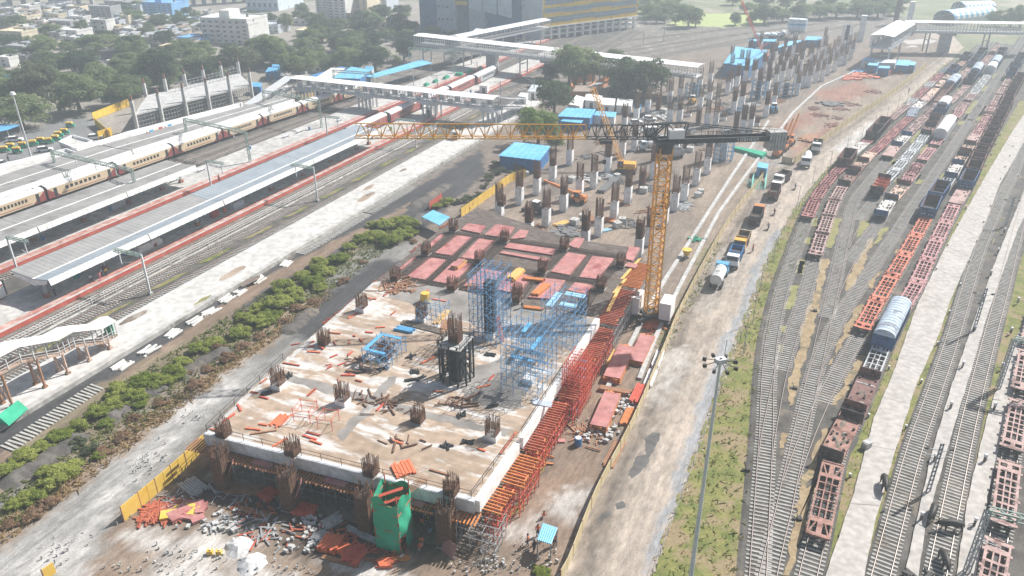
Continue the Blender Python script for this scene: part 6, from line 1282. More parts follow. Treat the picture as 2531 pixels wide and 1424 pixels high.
def leaf_cloud(seed, nb, per, ls, rx, rz, zc, flat=.0, low=-.55, spiky=False):
 """leaf sized faces spread through lumps on an uneven crown; unit: metres for a 10 m tree"""
 rg = np.random.default_rng(seed); V = []
 for i in range(nb):
  th = rg.uniform(0, 6.283); ph = np.arcsin(rg.uniform(low, 1.0)); rr = rg.uniform(.45, .92) if i > 2 else .2
  c = np.array([rx * rr * np.cos(ph) * np.cos(th), rx * rr * np.cos(ph) * np.sin(th), zc + rz * rr * np.sin(ph)]); br = rg.uniform(.24, .42) * rx
  d = rg.normal(size=(per, 3)); d /= np.linalg.norm(d, axis=1)[:, None]; d[:, 2] = np.where(d[:, 2] < -.35, -d[:, 2], d[:, 2])
  rad = br * rg.uniform(.55, 1.06, (per, 1)) ; P = c + d * rad * np.array([1, 1, .82])
  nrm = d + rg.normal(size=(per, 3)) * .55; nrm /= np.linalg.norm(nrm, axis=1)[:, None]
  t = np.cross(nrm, rg.normal(size=(per, 3))); t /= np.linalg.norm(t, axis=1)[:, None]; b = np.cross(nrm, t); s = ls * rg.uniform(.6, 1.25, (per, 1))
  k = 1.7 if spiky else 1.1
  V.append(np.stack([P - t * s * k, P - b * s * .55 + nrm * s * .12, P + t * s * k, P + b * s * .55 + nrm * s * .12], 1))
 return np.concatenate(V).reshape(-1, 3)
def quads_mesh(name, V, m):
 me = bpy.data.meshes.new(name); n = len(V) // 4; me.vertices.add(len(V)); me.vertices.foreach_set('co', V.astype(np.float32).ravel()); me.loops.add(n * 4); me.loops.foreach_set('vertex_index', np.arange(n * 4)); me.polygons.add(n); me.polygons.foreach_set('loop_start', np.arange(n) * 4); me.polygons.foreach_set('loop_total', np.full(n, 4)); me.update(calc_edges=True); me.materials.append(m); return me
CR = {}
for k_, (mm, arr) in {'leaf': ('leaf', 3), 'leaf_dark': ('leaf_dark', 2), 'leaf_bright': ('leaf_bright', 1), 'leaf_grey': ('leaf_grey', 1)}.items():
 for v in range(arr): CR[(k_, v)] = quads_mesh('crown', leaf_cloud(100 + v * 7 + len(k_), 40, 170, .27, 4.8, 4.5, 4.9, low=-.9), M[mm])
TRK = []
for v in range(2):
 b = MB(); rr = random.Random(v + 5); b.tube((0, 0, -.1), (.15, .1, 3.2), .42, 8, .3)
 for i in range(5):
  a = i * 1.26 + v; z = 2.4 + .25 * i; b.tube((.1, .08, z), (math.cos(a) * 2.4, math.sin(a) * 2.4, z + 2.6 + rr.random()), .2, 6, .07)
 o = b.obj('trunk', M['bark']); TRK.append(o.data); bpy.data.objects.remove(o)
def tree(x, ytop, yb, wpx, kind, i, label, group):
 p = at(x, yb); h = max(3.0, rise(x, yb, ytop)); dist = (Vector((p.x, p.y, 4)) - Vector((0, 0, CAMH))).length; wd = max(2.5, wpx * dist / FPX)
 e = thing('tree', label, 'tree', p, i * 1.3, group); s = (wd / 10.6, wd / 10.6 * random.uniform(.92, 1.06), h / 9.9); e.scale = s
 ks = [k for k in CR if k[0] == kind]; link('crown', CR[ks[i % len(ks)]], e); link('trunk', TRK[i % 2], e); return e
A1 = [(200, 775, 1085, 440), (385, 485, 880, 390), (680, 595, 950, 420), (860, 515, 800, 300), (1020, 635, 885, 340), (1130, 515, 690, 170), (1355, 395, 750, 330), (1240, 470, 720, 260), (1420, 520, 740, 240), (1720, 430, 640, 400), (2000, 350, 640, 360), (680, 440, 610, 250), (380, 285, 480, 230), (810, 280, 440, 300), (975, 280, 380, 110), (710, 160, 300, 130), (1262, 170, 285, 100), (1380, 240, 380, 180), (1360, 100, 245, 180), (1150, 60, 200, 180), (1150, 0, 95, 110), (150, 120, 260, 220), (430, 100, 160, 110), (550, 70, 125, 110), (905, 140, 270, 80), (740, 90, 160, 80), (1500, 80, 190, 90), (1645, 80, 190, 100), (1860, 220, 350, 180), (2030, 125, 190, 120), (1690, 360, 450, 100), (60, 395, 510, 130), (300, 370, 480, 110), (215, 440, 505, 80), (1570, 50, 130, 100), (1560, 130, 220, 90), (30, 560, 720, 180), (90, 640, 760, 160), (430, 560, 700, 200), (560, 420, 520, 150), (1210, 275, 330, 90), (1480, 520, 640, 150), (560, 330, 410, 110), (40, 80, 150, 90), (1050, 20, 110, 130)]
A2 = [(80, 365, 580, 230), (270, 240, 550, 320), (480, 400, 660, 330), (710, 470, 610, 140), (855, 405, 610, 190), (930, 420, 600, 180), (1110, 355, 590, 270), (1290, 460, 560, 90), (830, 255, 430, 290), (610, 360, 500, 170), (790, 340, 440, 150), (1090, 260, 400, 210), (1350, 300, 510, 200), (1380, 150, 310, 210), (1200, 230, 345, 160), (1580, 210, 310, 190), (1740, 250, 300, 130), (1190, 25, 165, 130), (1060, 85, 220, 180), (640, 90, 290, 220), (860, 150, 235, 110), (240, 100, 215, 140), (370, 90, 260, 130), (505, 20, 125, 130), (80, 80, 190, 150), (1360, 100, 150, 120), (170, 380, 560, 200), (980, 150, 300, 160)]
A3 = [(1430, 85, 195, 150), (1590, 110, 205, 90), (1700, 10, 230, 230), (1760, 60, 225, 130), (2085, 100, 210, 90), (1340, 110, 190, 90), (1500, 110, 195, 90)]
A4 = [(60, 100, 215, 100), (300, 20, 200, 240), (450, 60, 190, 170), (600, 20, 180, 200), (760, 10, 160, 220), (900, 5, 150, 200), (1080, 5, 150, 200), (1250, 0, 150, 220), (1400, 20, 130, 150), (2230, 80, 220, 150), (2360, 60, 230, 140), (2440, 20, 230, 160), (200, 90, 210, 120), (1150, 40, 160, 130)]
TL = [('a1',) + t for t in A1] + [('a2',) + t for t in A2]; rt = random.Random(4)
for (k, x0, x1, y0, y1, n, hh, ww) in (('a1', 250, 1200, 600, 860, 16, 190, 240), ('a1', 1050, 2150, 430, 690, 18, 180, 240), ('a1', 0, 900, 260, 520, 14, 110, 150), ('a2', 0, 1000, 420, 600, 16, 170, 220), ('a2', 560, 1500, 250, 420, 14, 140, 190), ('a1', 900, 2100, 150, 330, 12, 90, 120), ('a2', 0, 1400, 120, 260, 14, 100, 130), ('a1', 0, 250, 700, 1000, 5, 200, 260)):
 for _ in range(n):
  x, y = rt.uniform(x0, x1), rt.uniform(y0, y1); s_ = rt.uniform(.75, 1.2); TL.append((k, x, y - hh * s_, y, ww * s_))
TL.sort(key=lambda t: ZR[t[0]][0] + t[1] / 3.39)
for i, (k, x, yt, yb, wp) in enumerate(TL):
 kind = 'leaf_dark' if (k, x) in (('a2', 1350), ('a2', 1110), ('a1', 1355)) or i % 5 == 3 else 'leaf_grey' if (k, x) in (('a2', 640), ('a2', 830), ('a1', 1860), ('a1', 2000)) or i % 9 == 4 else 'leaf'
 tree(ZR[k][0] + x / 3.39, yt / 3.39, yb / 3.39, wp / 3.39, kind, i, 'bushy green town tree, %s counted from the left edge' % ORD[i], 'trees of the town beyond the station')
for _ in range(40):
 x, y = rt.uniform(-1500, 1500), rt.uniform(40, 160); (A4 if y < 120 - x * .02 else A3).append((x if y < 120 - x * .02 else rt.uniform(1320, 1560), y - rt.uniform(90, 150), y, rt.uniform(110, 200)))
for i, (k, x, yt, yb, wp) in enumerate([('a3',) + t for t in A3] + [('a4',) + t for t in A4]):
 tree(ZR[k][0] + x / 3.39, yt / 3.39, yb / 3.39, wp / 3.39, 'leaf', i, 'hazy far tree beyond the goods lines, %s counted from the left' % ORD[i], 'hazy trees beyond the goods lines')
for i, (x, yt, yb, wp, kind, nm) in enumerate(((540, 520, 680, 215, 'leaf_dark', 'small round dark tree left of the orange shrine'), (700, 350, 700, 300, 'leaf', 'upright tree with pale leaves behind the orange shrine'), (830, 345, 735, 400, 'leaf', 'tall broad tree growing out of the orange shrine yard'), (1065, 400, 600, 220, 'leaf', 'leafy tree between the two largest trees, under the slatted footbridge'), (1025, 530, 690, 140, 'leaf_bright', 'small bright tree just right of the orange shrine'), (1180, 480, 800, 420, 'leaf_dark', 'left half of the huge dark tree beside the white cabins'), (1330, 470, 840, 440, 'leaf_dark', 'huge dark green tree overhanging the white cabins'), (1120, 640, 840, 260, 'leaf_dark', 'low dark tree drooping over the white cabins'), (575, 640, 950, 340, 'leaf_dark', 'round dark tree left of the blue roofed site office'), (450, 640, 730, 130, 'leaf', 'small tree behind the white platform huts'), (440, 885, 1220, 400, 'leaf_bright', 'bright green tree behind the crane jib beside the blue sheds'), (590, 1100, 1260, 170, 'leaf', 'dull green tree at the right foot of the bright green tree'))):
 tree(1200 + x / 3.39, yt / 3.39, yb / 3.39, wp / 3.39, kind, i, nm, 'trees around the orange shrine')
BU = {'g': [quads_mesh('foliage', leaf_cloud(300 + v, 20, 150, .115, 1.3, .85, .7, spiky=True, low=-.2), M['leaf_bush']) for v in range(2)], 'd': [quads_mesh('foliage', leaf_cloud(320, 14, 120, .10, 1.2, .8, .5, spiky=True, low=-.1), M['leaf_dry'])], 's': [quads_mesh('foliage', leaf_cloud(330, 12, 130, .14, 1.2, 1.0, .8), M['leaf_grey'])]}
bl = {'g': [(30, 1255, 4.0), (70, 1235, 3.4), (150, 1190, 4.4), (185, 1165, 3.6), (120, 1180, 3.2), (225, 1130, 3.6), (20, 1170, 3.6), (62, 1140, 3.6), (105, 1112, 3.4), (150, 1090, 3.6), (195, 1060, 3.4), (240, 1030, 3.6), (285, 1010, 4.2), (330, 990, 4.6), (355, 960, 4.8), (395, 950, 4.2), (300, 975, 3.4), (430, 930, 3.6), (450, 905, 3.2), (490, 870, 3.2), (530, 850, 3.0), (420, 890, 2.6), (590, 830, 4.4), (625, 815, 5.2), (660, 790, 5.2), (690, 765, 5.4), (730, 735, 5.4), (770, 705, 5.4), (800, 680, 5.0), (640, 770, 4.0), (600, 790, 3.4), (700, 720, 4.4), (840, 650, 4.2), (740, 690, 4.4), (790, 660, 4.2), (860, 615, 3.2), (890, 598, 3.4), (925, 590, 4.6), (960, 605, 5.2), (990, 590, 5.4), (1010, 565, 5.0), (950, 565, 4.4), (920, 560, 3.6), (980, 555, 4.0), (1105, 505, 3.4), (1080, 515, 3.0), (1340, 1420, 2.2), (1000, 545, 3.2)],
  'd': [(30, 1300, 3.0), (80, 1280, 3.4), (120, 1255, 3.0), (260, 1120, 3.0), (300, 1085, 2.6), (400, 1000, 2.4), (480, 955, 3.2), (520, 915, 3.4), (560, 890, 3.2), (600, 862, 3.4), (640, 835, 3.2), (700, 800, 3.0), (740, 765, 3.0), (540, 860, 2.8), (850, 700, 3.0), (900, 650, 2.6), (460, 930, 2.6), (330, 1040, 2.4), (1020, 600, 2.6), (770, 748, 2.6)],
  's': [(228, 1120, 3.0), (200, 1100, 2.4), (1160, 500, 4.0), (1185, 485, 4.2), (1200, 465, 3.6), (1210, 445, 4.6), (1235, 430, 4.6), (1265, 435, 4.6), (1290, 425, 4.2), (1150, 520, 3.0), (1225, 410, 4.0), (1130, 505, 2.8)]}
for kd, nm, gp in (('g', 'spiky bright green bush', 'green bushes along the dirt strip'), ('d', 'brown dried brush heap', 'dried brush heaps along the dirt strip'), ('s', 'grey green rounded bush', 'grey green bushes beside the strip')):
 if kd == 'g': rb = random.Random(3); bl[kd] += [(x + rb.uniform(-16, 26), y + rb.uniform(-14, 22), s * rb.uniform(.5, .8)) for x, y, s in bl[kd][::1] for _ in (0, 1) if y > 540 and rb.random() < .62]
 L_ = sorted(bl[kd], key=lambda t: -t[1])
 for i, (x, y, sz) in enumerate(L_):
  if kd == 'g' and i % 9 == 2: continue
  p = at(x, y); e = thing('bush' if kd != 'd' else 'brush_heap', '%s left of the building, %s from the near end' % (nm, ORD[i]), 'bush' if kd != 'd' else 'brush heap', p, i * 2.1, gp); s = sz / 2.75 * random.uniform(.75, 1.15); e.scale = (s, s * random.uniform(.85, 1.1), s * random.uniform(.62, .85) * (.85 if kd == 'd' else .85))
  link('foliage', BU[kd][i % len(BU[kd])], e)
def blades(name, poly, n, hmin, hmax, m, seed, z=.05, w=.05):
 rg = np.random.default_rng(seed); pl = [(p[0], p[1]) for p in poly]; xs = [p[0] for p in pl]; ys = [p[1] for p in pl]
 X = rg.uniform(min(xs), max(xs), n * 3); Y = rg.uniform(min(ys), max(ys), n * 3); dens = soft_noise(X, Y, .5, seed) + rg.normal(size=X.shape) * .5
 k = inside(X, Y, pl) & (dens > -.6); X, Y = X[k][:n], Y[k][:n]; n = len(X); h = rg.uniform(hmin, hmax, n); a = rg.uniform(0, 6.28, n); lx, ly = rg.normal(size=n) * h * 1.1, rg.normal(size=n) * h * 1.1
 c = np.stack([X, Y, np.full(n, z)], 1); t = np.stack([np.cos(a), np.sin(a), np.zeros(n)], 1) * (w + h * .22)[:, None]; top = c + np.stack([lx, ly, h], 1)
 V = np.stack([c - t, c + t, top + t * .5, top - t * .5], 1).reshape(-1, 3); o = Vector(V.mean(0)); me = quads_mesh(name, V - np.array(o), m); ob = bpy.data.objects.new(name, me); COL.objects.link(ob); ob.location = o; ob['kind'] = 'stuff'
leafmat('blade', (.10, .14, .035), (.26, .28, .09)); leafmat('blade_dry', (.30, .21, .10), (.46, .34, .19))
blades('grass', VERGE, 26000, .12, .42, M['blade'], 5); blades('grass', VERGE, 9000, .12, .35, M['blade_dry'], 6)
blades('grass', al([(2005, 1424), (2085, 1180), (2150, 990), (2260, 720), (2410, 440), (2440, 440), (2300, 720), (2160, 1040), (2045, 1424)]), 6000, .08, .25, M['blade'], 7)
blades('grass', al([(2135, 1424), (2200, 1150), (2310, 850), (2470, 470), (2500, 470), (2400, 740), (2245, 1150), (2175, 1424)]), 7000, .08, .25, M['blade'], 8)
blades('weeds', al([(0, 1230), (240, 990), (600, 760), (980, 545), (1040, 560), (860, 690), (640, 850), (430, 1010), (230, 1150), (0, 1330)]), 12000, .15, .5, M['blade'], 9, w=.06); blades('weeds', al([(0, 1300), (300, 1070), (620, 860), (800, 730), (830, 730), (640, 870), (320, 1110), (0, 1360)]), 9000, .15, .5, M['blade_dry'], 10, w=.05)
blades('weeds', stl((-40, -5.4), (160, -5.0), (160, -4.2), (-40, -4.2)), 3500, .1, .35, M['blade'], 11)
blades('weeds', al([(1620, 860), (1700, 735), (1770, 600), (1785, 600), (1720, 740), (1650, 870)]), 2500, .1, .4, M['blade'], 12)
# ================================================================ TOWN
def cm(k, c): return mk(k, c, tuple(min(1, x * 1.2) for x in c), .4, .9, c3=tuple(x * .75 for x in c), t3=.62)
for k, c in (('h_white', (.62, .62, .60)), ('h_cream', (.60, .53, .40)), ('h_grey', (.34, .345, .35)), ('h_blue', (.20, .42, .70)), ('h_pale', (.46, .50, .54)), ('h_brown', (.30, .24, .20)), ('h_tin', (.38, .40, .42)), ('h_dark', (.16, .16, .165)), ('h_yellow', (.70, .46, .06)), ('h_navy', (.09, .20, .36)), ('h_mid', (.46, .51, .57)), ('h_panel', (.56, .64, .70)), ('h_orange', (.62, .24, .10)), ('h_glass', (.13, .20, .26))): cm(k, c)
def house(px, yb, wpx, hpx, m, label, storeys=2, depth=None, group='houses of the town', tower=False, roofm=None, pitched=False, rz=None, name='house', cat='house'):
 p = at(px, yb); dist = (Vector((p.x, p.y, 0)) - Vector((0, 0, CAMH))).length; wd = wpx * dist / FPX; h = max(2.4, rise(px, yb, yb - hpx * .82)); dp = depth or wd * random.uniform(.6, .9); rz = SA - math.pi / 2 + R(8) if rz is None else rz
 e = thing(name, label, cat, p, rz, group); MB().box((0, dp / 2, 0), (wd, dp, h)).obj('wall', M[m], e)
 b = MB()
 if pitched: b.add([(-wd / 2 - .3, -.3, h + .05), (wd / 2 + .3, -.3, h + .05), (wd / 2 + .3, dp + .3, h + .55), (-wd / 2 - .3, dp + .3, h + .55), (-wd / 2 - .3, -.3, h + .14), (wd / 2 + .3, -.3, h + .14), (wd / 2 + .3, dp + .3, h + .66), (-wd / 2 - .3, dp + .3, h + .66)], [(3, 2, 1, 0), (4, 5, 6, 7), (0, 1, 5, 4), (1, 2, 6, 5), (2, 3, 7, 6), (3, 0, 4, 7)])
 else:
  b.box((0, dp / 2, h), (wd + .3, dp + .3, .2))
  for s in (-1, 1): b.box((s * wd / 2, dp / 2, h + .2), (.2, dp, .7)); b.box((0, dp / 2 + s * dp / 2, h + .2), (wd - .2, .2, .7))
 b.obj('roof', M[roofm or m], e)
 if not pitched: MB().tube((wd * .25, dp * .6, h + .2), (wd * .25, dp * .6, h + 1.7), .6, 8).obj('water_tank', M['h_dark' if wpx % 2 else 'white_paint'], e)
 if tower: MB().box((-wd * .08, dp * .5, h + .2), (wd * .22, dp * .5, h * .32)).obj('stair_head', M[m], e)
 nx = max(1, int(wd / 3.2)); sh = h / storeys
 for k in range(storeys):
  for i in range(nx):
   x = -wd / 2 + wd * (i + .5) / nx; f = MB().box((x, -.04, k * sh + sh * .35), (min(1.5, wd / nx * .5), .12, sh * .42)).obj('window', M['h_dark'], e)
  if storeys > 2 and k: MB().box((-wd * .22, -.55, k * sh), (wd * .28, 1.1, .9)).obj('balcony', M[m], e)
 return e
HL = [('a1', 105, 370, 200, 115, 'h_cream', 2), ('a1', 240, 185, 95, 60, 'h_cream', 2), ('a1', 85, 125, 90, 55, 'h_white', 2), ('a1', 300, 225, 150, 40, 'h_white', 1), ('a1', 515, 250, 180, 75, 'h_grey', 2), ('a1', 575, 335, 170, 85, 'h_white', 2), ('a1', 400, 300, 180, 65, 'h_white', 1), ('a1', 845, 285, 130, 130, 'h_white', 3), ('a1', 855, 170, 180, 130, 'h_grey', 5), ('a1', 1055, 215, 70, 90, 'h_cream', 3), ('a1', 965, 240, 90, 70, 'h_pale', 2), ('a1', 975, 610, 140, 100, 'h_white', 2), ('a1', 970, 500, 260, 60, 'h_dark', 1), ('a1', 990, 440, 170, 50, 'h_brown', 1), ('a1', 1150, 455, 120, 60, 'h_white', 1), ('a1', 1430, 470, 180, 80, 'h_cream', 2), ('a1', 1570, 410, 120, 50, 'h_brown', 1), ('a1', 1590, 375, 190, 40, 'h_blue', 1), ('a1', 135, 465, 150, 80, 'h_grey', 2), ('a1', 40, 560, 100, 80, 'h_white', 2), ('a1', 475, 355, 80, 85, 'h_grey', 2), ('a1', 1055, 355, 110, 50, 'h_white', 1), ('a1', 650, 190, 110, 50, 'h_white', 1), ('a1', 760, 280, 90, 60, 'h_pale', 2), ('a1', 250, 350, 120, 50, 'h_brown', 1), ('a1', 620, 370, 140, 40, 'h_tin', 1), ('a1', 40, 290, 90, 60, 'h_brown', 2), ('a1', 530, 100, 80, 60, 'h_pale', 2), ('a1', 960, 60, 160, 50, 'h_grey', 2), ('a1', 480, 60, 130, 40, 'h_pale', 1), ('a1', 640, 130, 90, 40, 'h_white', 1), ('a1', 170, 530, 120, 40, 'h_dark', 1), ('a1', 1620, 215, 110, 60, 'h_pale', 1), ('a1', 1300, 690, 160, 40, 'h_cream', 1), ('a1', 2140, 290, 120, 90, 'h_pale', 2), ('a2', 185, 275, 240, 70, 'h_pale', 2), ('a2', 550, 345, 200, 90, 'h_cream', 2), ('a2', 1150, 240, 210, 55, 'h_cream', 1), ('a2', 900, 160, 130, 40, 'h_brown', 1), ('a2', 480, 210, 110, 50, 'h_white', 1), ('a2', 100, 200, 90, 40, 'h_cream', 1), ('a2', 1010, 385, 90, 35, 'h_white', 1), ('a2', 480, 620, 100, 40, 'h_tin', 1), ('a2', 600, 610, 130, 35, 'h_white', 1), ('a2', 680, 130, 120, 40, 'h_pale', 1)]
HL.sort(key=lambda t: ZR[t[0]][0] + t[1] / 3.39)
CNM = {'h_white': 'white', 'h_cream': 'cream', 'h_grey': 'grey', 'h_blue': 'light blue', 'h_pale': 'pale grey blue', 'h_brown': 'brown', 'h_tin': 'tin clad', 'h_dark': 'dark'}
for i, (k, x, yb, wp, hp, m, sto) in enumerate(HL):
 house(ZR[k][0] + x / 3.39, yb / 3.39, wp / 3.39, hp / 3.39, m, '%s flat roofed house of %d storeys, %s counted from the left edge' % (CNM[m], sto, ORD[i]), sto)
rs = random.Random(11); SH = []; HB = sorted((rs.uniform(0, 2170), rs.uniform(90, 420)) for _ in range(70))
for i, (x, y) in enumerate(HB):
 m = rs.choice(('h_white', 'h_white', 'h_cream', 'h_pale', 'h_grey', 'h_brown', 'h_pale')); house(x / 3.39, y / 3.39, rs.uniform(60, 110) / 3.39, rs.uniform(32, 70) / 3.39, m, 'small %s town house between the trees, %s counted from the left edge' % (CNM[m], ORD[i]), rs.choice((1, 2, 2)), group='small houses of the town', rz=SA - math.pi / 2 + rs.uniform(-.3, .3))
for (x0, x1, y0, y1, n) in ((980, 1700, 250, 380, 46), (0, 700, 40, 130, 20), (930, 1280, 170, 240, 8), (0, 240, 440, 540, 8), (1700, 2170, 190, 240, 8), (1500, 1700, 170, 250, 8)):
 for _ in range(n): SH.append((rs.uniform(x0, x1), rs.uniform(y0, y1)))
SH.sort()
for i, (x, y) in enumerate(SH):
 m = rs.choice(('h_brown', 'h_grey', 'h_pale', 'h_cream', 'h_white')); rf = rs.choice(('h_tin', 'h_tin', 'h_dark', 'h_grey', 'h_brown', 'h_white', 'h_blue' if i % 6 == 0 else 'h_tin'))
 house(x / 3.39, y / 3.39, rs.uniform(38, 75) / 3.39, rs.uniform(20, 32) / 3.39, m, 'low tin roofed hut of the crowded quarter, %s counted from the left' % ORD[i], 1, roofm=rf, pitched=True, group='huts of the crowded quarter', name='hut', cat='hut', rz=SA - math.pi / 2 + rs.uniform(-.4, .4))
house(1330 / 3.39, 140 / 3.39, 250 / 3.39, 130 / 3.39, 'h_blue', 'bright blue apartment block near the upper left', 5, 16, 'town blocks', True, name='apartment_block', cat='building')
house(1900 / 3.39, 365 / 3.39, 400 / 3.39, 240 / 3.39, 'h_white', 'white five storey apartment block among the trees', 5, 18, 'town blocks', True, name='apartment_block', cat='building')
house(10 + 600, 375 / 3.39, 70 / 3.39, 200 / 3.39, 'h_white', 'narrow white stair block beside the white apartments', 5, 10, 'town blocks', name='apartment_block', cat='building')
for x, yb, wp, hp, m, nm in ((745, 155, 250, 230, 'h_white', 'tall white apartment tower at the top edge, left one'), (975, 135, 150, 190, 'h_cream', 'tall cream apartment tower at the top edge'), (1120, 85, 180, 140, 'h_mid', 'blue grey tower block at the top edge left of the offices')): house(600 + x / 3.39, yb / 3.39, wp / 3.39, hp / 3.39, m, nm, 8, 18, 'town blocks', name='apartment_block', cat='building')
def shed(label, px4, zt, rise_, wall, roof, group=None, name='shed', cat='shed', zz_=0.0, over=.4, door=True):
 """px4: eave corners of the roof in the photo (front-left, front-right, back-right, back-left) at level zt"""
 P = [at(x, y, zt) for x, y in px4]; o = sum(P, Vector()) / 4; o.z = zz_; e = thing(name, label, cat, o, 0, group); c = Vector((o.x, o.y, 0))
 W4 = [c + (Vector((p.x, p.y, 0)) - c) * .94 for p in P]
 if wall: MB(o).hexa([(p.x, p.y, zz_) for p in W4] + [(p.x, p.y, zt - .1) for p in W4]).obj('wall', M[wall], e)
 else:
  for p in W4: MB(o).beam((p.x, p.y, zz_), (p.x, p.y, zt), .14).obj('post', M['steel_grey'], e)
 b = MB(o); n = 14; rows = []
 for i in range(n + 1):
  f = i / n; a = P[0].lerp(P[1], f); d = P[3].lerp(P[2], f); h = .05 * (i % 2); rows.append((a + Vector((0, 0, h)), d + Vector((0, 0, h + rise_))))
 for i in range(n): b.quad(rows[i][0], rows[i + 1][0], rows[i + 1][1], rows[i][1]).quad(rows[i][1] - Vector((0, 0, .08)), rows[i + 1][1] - Vector((0, 0, .08)), rows[i + 1][0] - Vector((0, 0, .08)), rows[i][0] - Vector((0, 0, .08)))
 b.obj('roof', M[roof], e)
 if wall and door:
  m_ = W4[0].lerp(W4[1], .35); d = (W4[1] - W4[0]).normalized(); MB(o).beam(m_ + Vector((0, 0, zz_ + 1)), m_ + d * 1.1 + Vector((0, 0, zz_ + 1)), .1, 2.0).obj('door', M['h_dark'], e)
 return e
mk('roof_sky', (.14, .47, .76), (.22, .56, .84), .4, .5, c3=(.34, .62, .84), t3=.62); mk('wall_blue', (.04, .15, .36), (.08, .22, .46), .5, .6)
def zp(k, *pts): return [(ZR[k][0] + x / ZR[k][2], ZR[k][1] + y / ZR[k][2]) for x, y in pts]
shed('large bright blue station shed behind the first footbridge', zp('a2', (745, 655), (985, 660), (1075, 600), (910, 572)), 6, .6, 'wall_blue', 'roof_sky', 'blue roofs of the station')
shed('long blue platform canopy running to the slatted footbridge stairs', zp('a2', (1015, 640), (1110, 650), (1590, 535), (1500, 505)), 5.2, .3, None, 'roof_sky', 'blue roofs of the station', name='platform_canopy', cat='canopy')
shed('white flat station block beside the large blue shed', zp('a2', (610, 650), (730, 660), (860, 575), (740, 570)), 6, .1, 'h_white', 'h_white', 'blue roofs of the station')
shed('narrow dark blue roof strip behind the white station block', zp('a2', (520, 645), (600, 645), (880, 570), (820, 563)), 5.4, .2, None, 'sheet_blue_dk', 'blue roofs of the station')
for i, (a, nm) in enumerate((((185, 605, 300, 610, 315, 575, 215, 570), 'small blue hut under the town trees left of the yellow green tree'), ((60, 725, 150, 730, 160, 700, 75, 695), 'blue and green hut beside the unfinished frame'), ((240, 560, 320, 560, 325, 545, 250, 545), 'little dark blue roof among the town trees'), ((1010, 590, 1080, 595, 1100, 565, 1035, 560), 'pale blue hut behind the blue platform canopy'))): shed(nm, zp('a2', *[(a[j], a[j + 1]) for j in (0, 2, 4, 6)]), 3, .3, 'sheet_blue_dk' if i < 3 else 'h_pale', 'sheet_blue', 'huts near the station')
shed('big blue site shed beside the grey green bushes', zp('a3', (105, 1305), (455, 1345), (545, 1240), (245, 1205)), 3.6, .5, 'wall_blue', 'roof_sky', 'blue sheds of the building site')
shed('front blue awning of the site office by the round dark tree', zp('a3', (625, 1015), (800, 1032), (842, 990), (690, 978)), 3.0, .3, None, 'roof_sky', 'blue sheds of the building site')
shed('rear blue roof of the site office by the round dark tree', zp('a3', (600, 975), (880, 990), (925, 930), (680, 915)), 3.8, .5, 'wall_blue', 'roof_sky', 'blue sheds of the building site')
shed('white container with blue edged roof right of the site office', zp('a3', (900, 965), (1085, 985), (1100, 945), (930, 935)), 3.0, .2, 'white_clean', 'roof_sky', 'blue sheds of the building site')
shed('small blue sunshade over the mixer stand near the fence', zp('p', (1327, 1334), (1362, 1345), (1378, 1308), (1341, 1296)), 2.5, .2, None, 'roof_sky', 'blue sunshades')
shed('small tilted blue sunshade left of the shuttering', zp('p', (1042, 536), (1086, 557), (1112, 540), (1070, 522)), 2.8, .3, None, 'roof_sky', 'blue sunshades')
shed('little blue gate hut beside the timber yard gate', zp('p', (1870, 413), (1896, 417), (1900, 406), (1874, 401)), 2.6, .1, 'sheet_blue', 'roof_sky', 'blue sheds of the building site')
shed('wide blue workshop roof left of the far column field', zp('a4', (-40, 530), (180, 560), (330, 440), (60, 405)), 5, .8, 'wall_blue', 'roof_sky', 'blue sheds of the building site')
for i, (a, nm) in enumerate((((360, 410, 500, 385, 660, 340, 520, 350), 'long blue roof between the far columns'), ((165, 345, 400, 350, 405, 335, 180, 332), 'long blue hoarding left of the silos'), ((640, 335, 770, 340, 785, 315, 660, 308), 'blue container block right of the silos'), ((1115, 505, 1220, 515, 1240, 495, 1140, 488), 'white walled blue hut of the workers camp'), ((1165, 545, 1250, 552, 1262, 535, 1180, 530), 'front blue hut of the workers camp'), ((1215, 525, 1400, 530, 1410, 508, 1240, 503), 'long pale roofed hut of the workers camp'), ((1400, 545, 1510, 552, 1530, 512, 1420, 508), 'right blue walled hut of the workers camp'), ((1515, 545, 1560, 548, 1575, 525, 1530, 522), 'end hut of the workers camp beside the road'), ((1255, 570, 1350, 575, 1355, 560, 1262, 558), 'low blue tarpaulin hut before the workers camp'))): shed(nm, zp('a4', *[(a[j], a[j + 1]) for j in (0, 2, 4, 6)]), 3.2, .3, 'wall_blue' if i not in (3, 5) else 'h_white', 'roof_sky' if i != 5 else 'h_panel', 'far blue roofed huts')
for i, (a, nm) in enumerate((((700, 905, 790, 920, 840, 850, 760, 830), 'white cabin turned end on beside the round dark tree'), ((830, 870, 950, 880, 985, 835, 840, 815), 'long white cabin with a dark door beside the boom crane'), ((960, 905, 1080, 915, 1090, 860, 975, 850), 'middle white cabin under the huge dark tree'), ((1095, 912, 1225, 922, 1238, 868, 1105, 858), 'right white cabin under the huge dark tree'))):
 e = shed(nm, zp('a3', *[(a[j], a[j + 1] - 30) for j in (0, 2, 4, 6)]), 2.7, .1, 'white_clean', 'white_sheet', 'white site cabins', name='site_cabin', cat='cabin')
shed('blue cabin at the end of the white site cabins', zp('a3', (1240, 905), (1300, 912), (1310, 880), (1250, 872)), 2.7, .1, 'sheet_blue_dk', 'sheet_blue', 'white site cabins', name='site_cabin', cat='cabin')
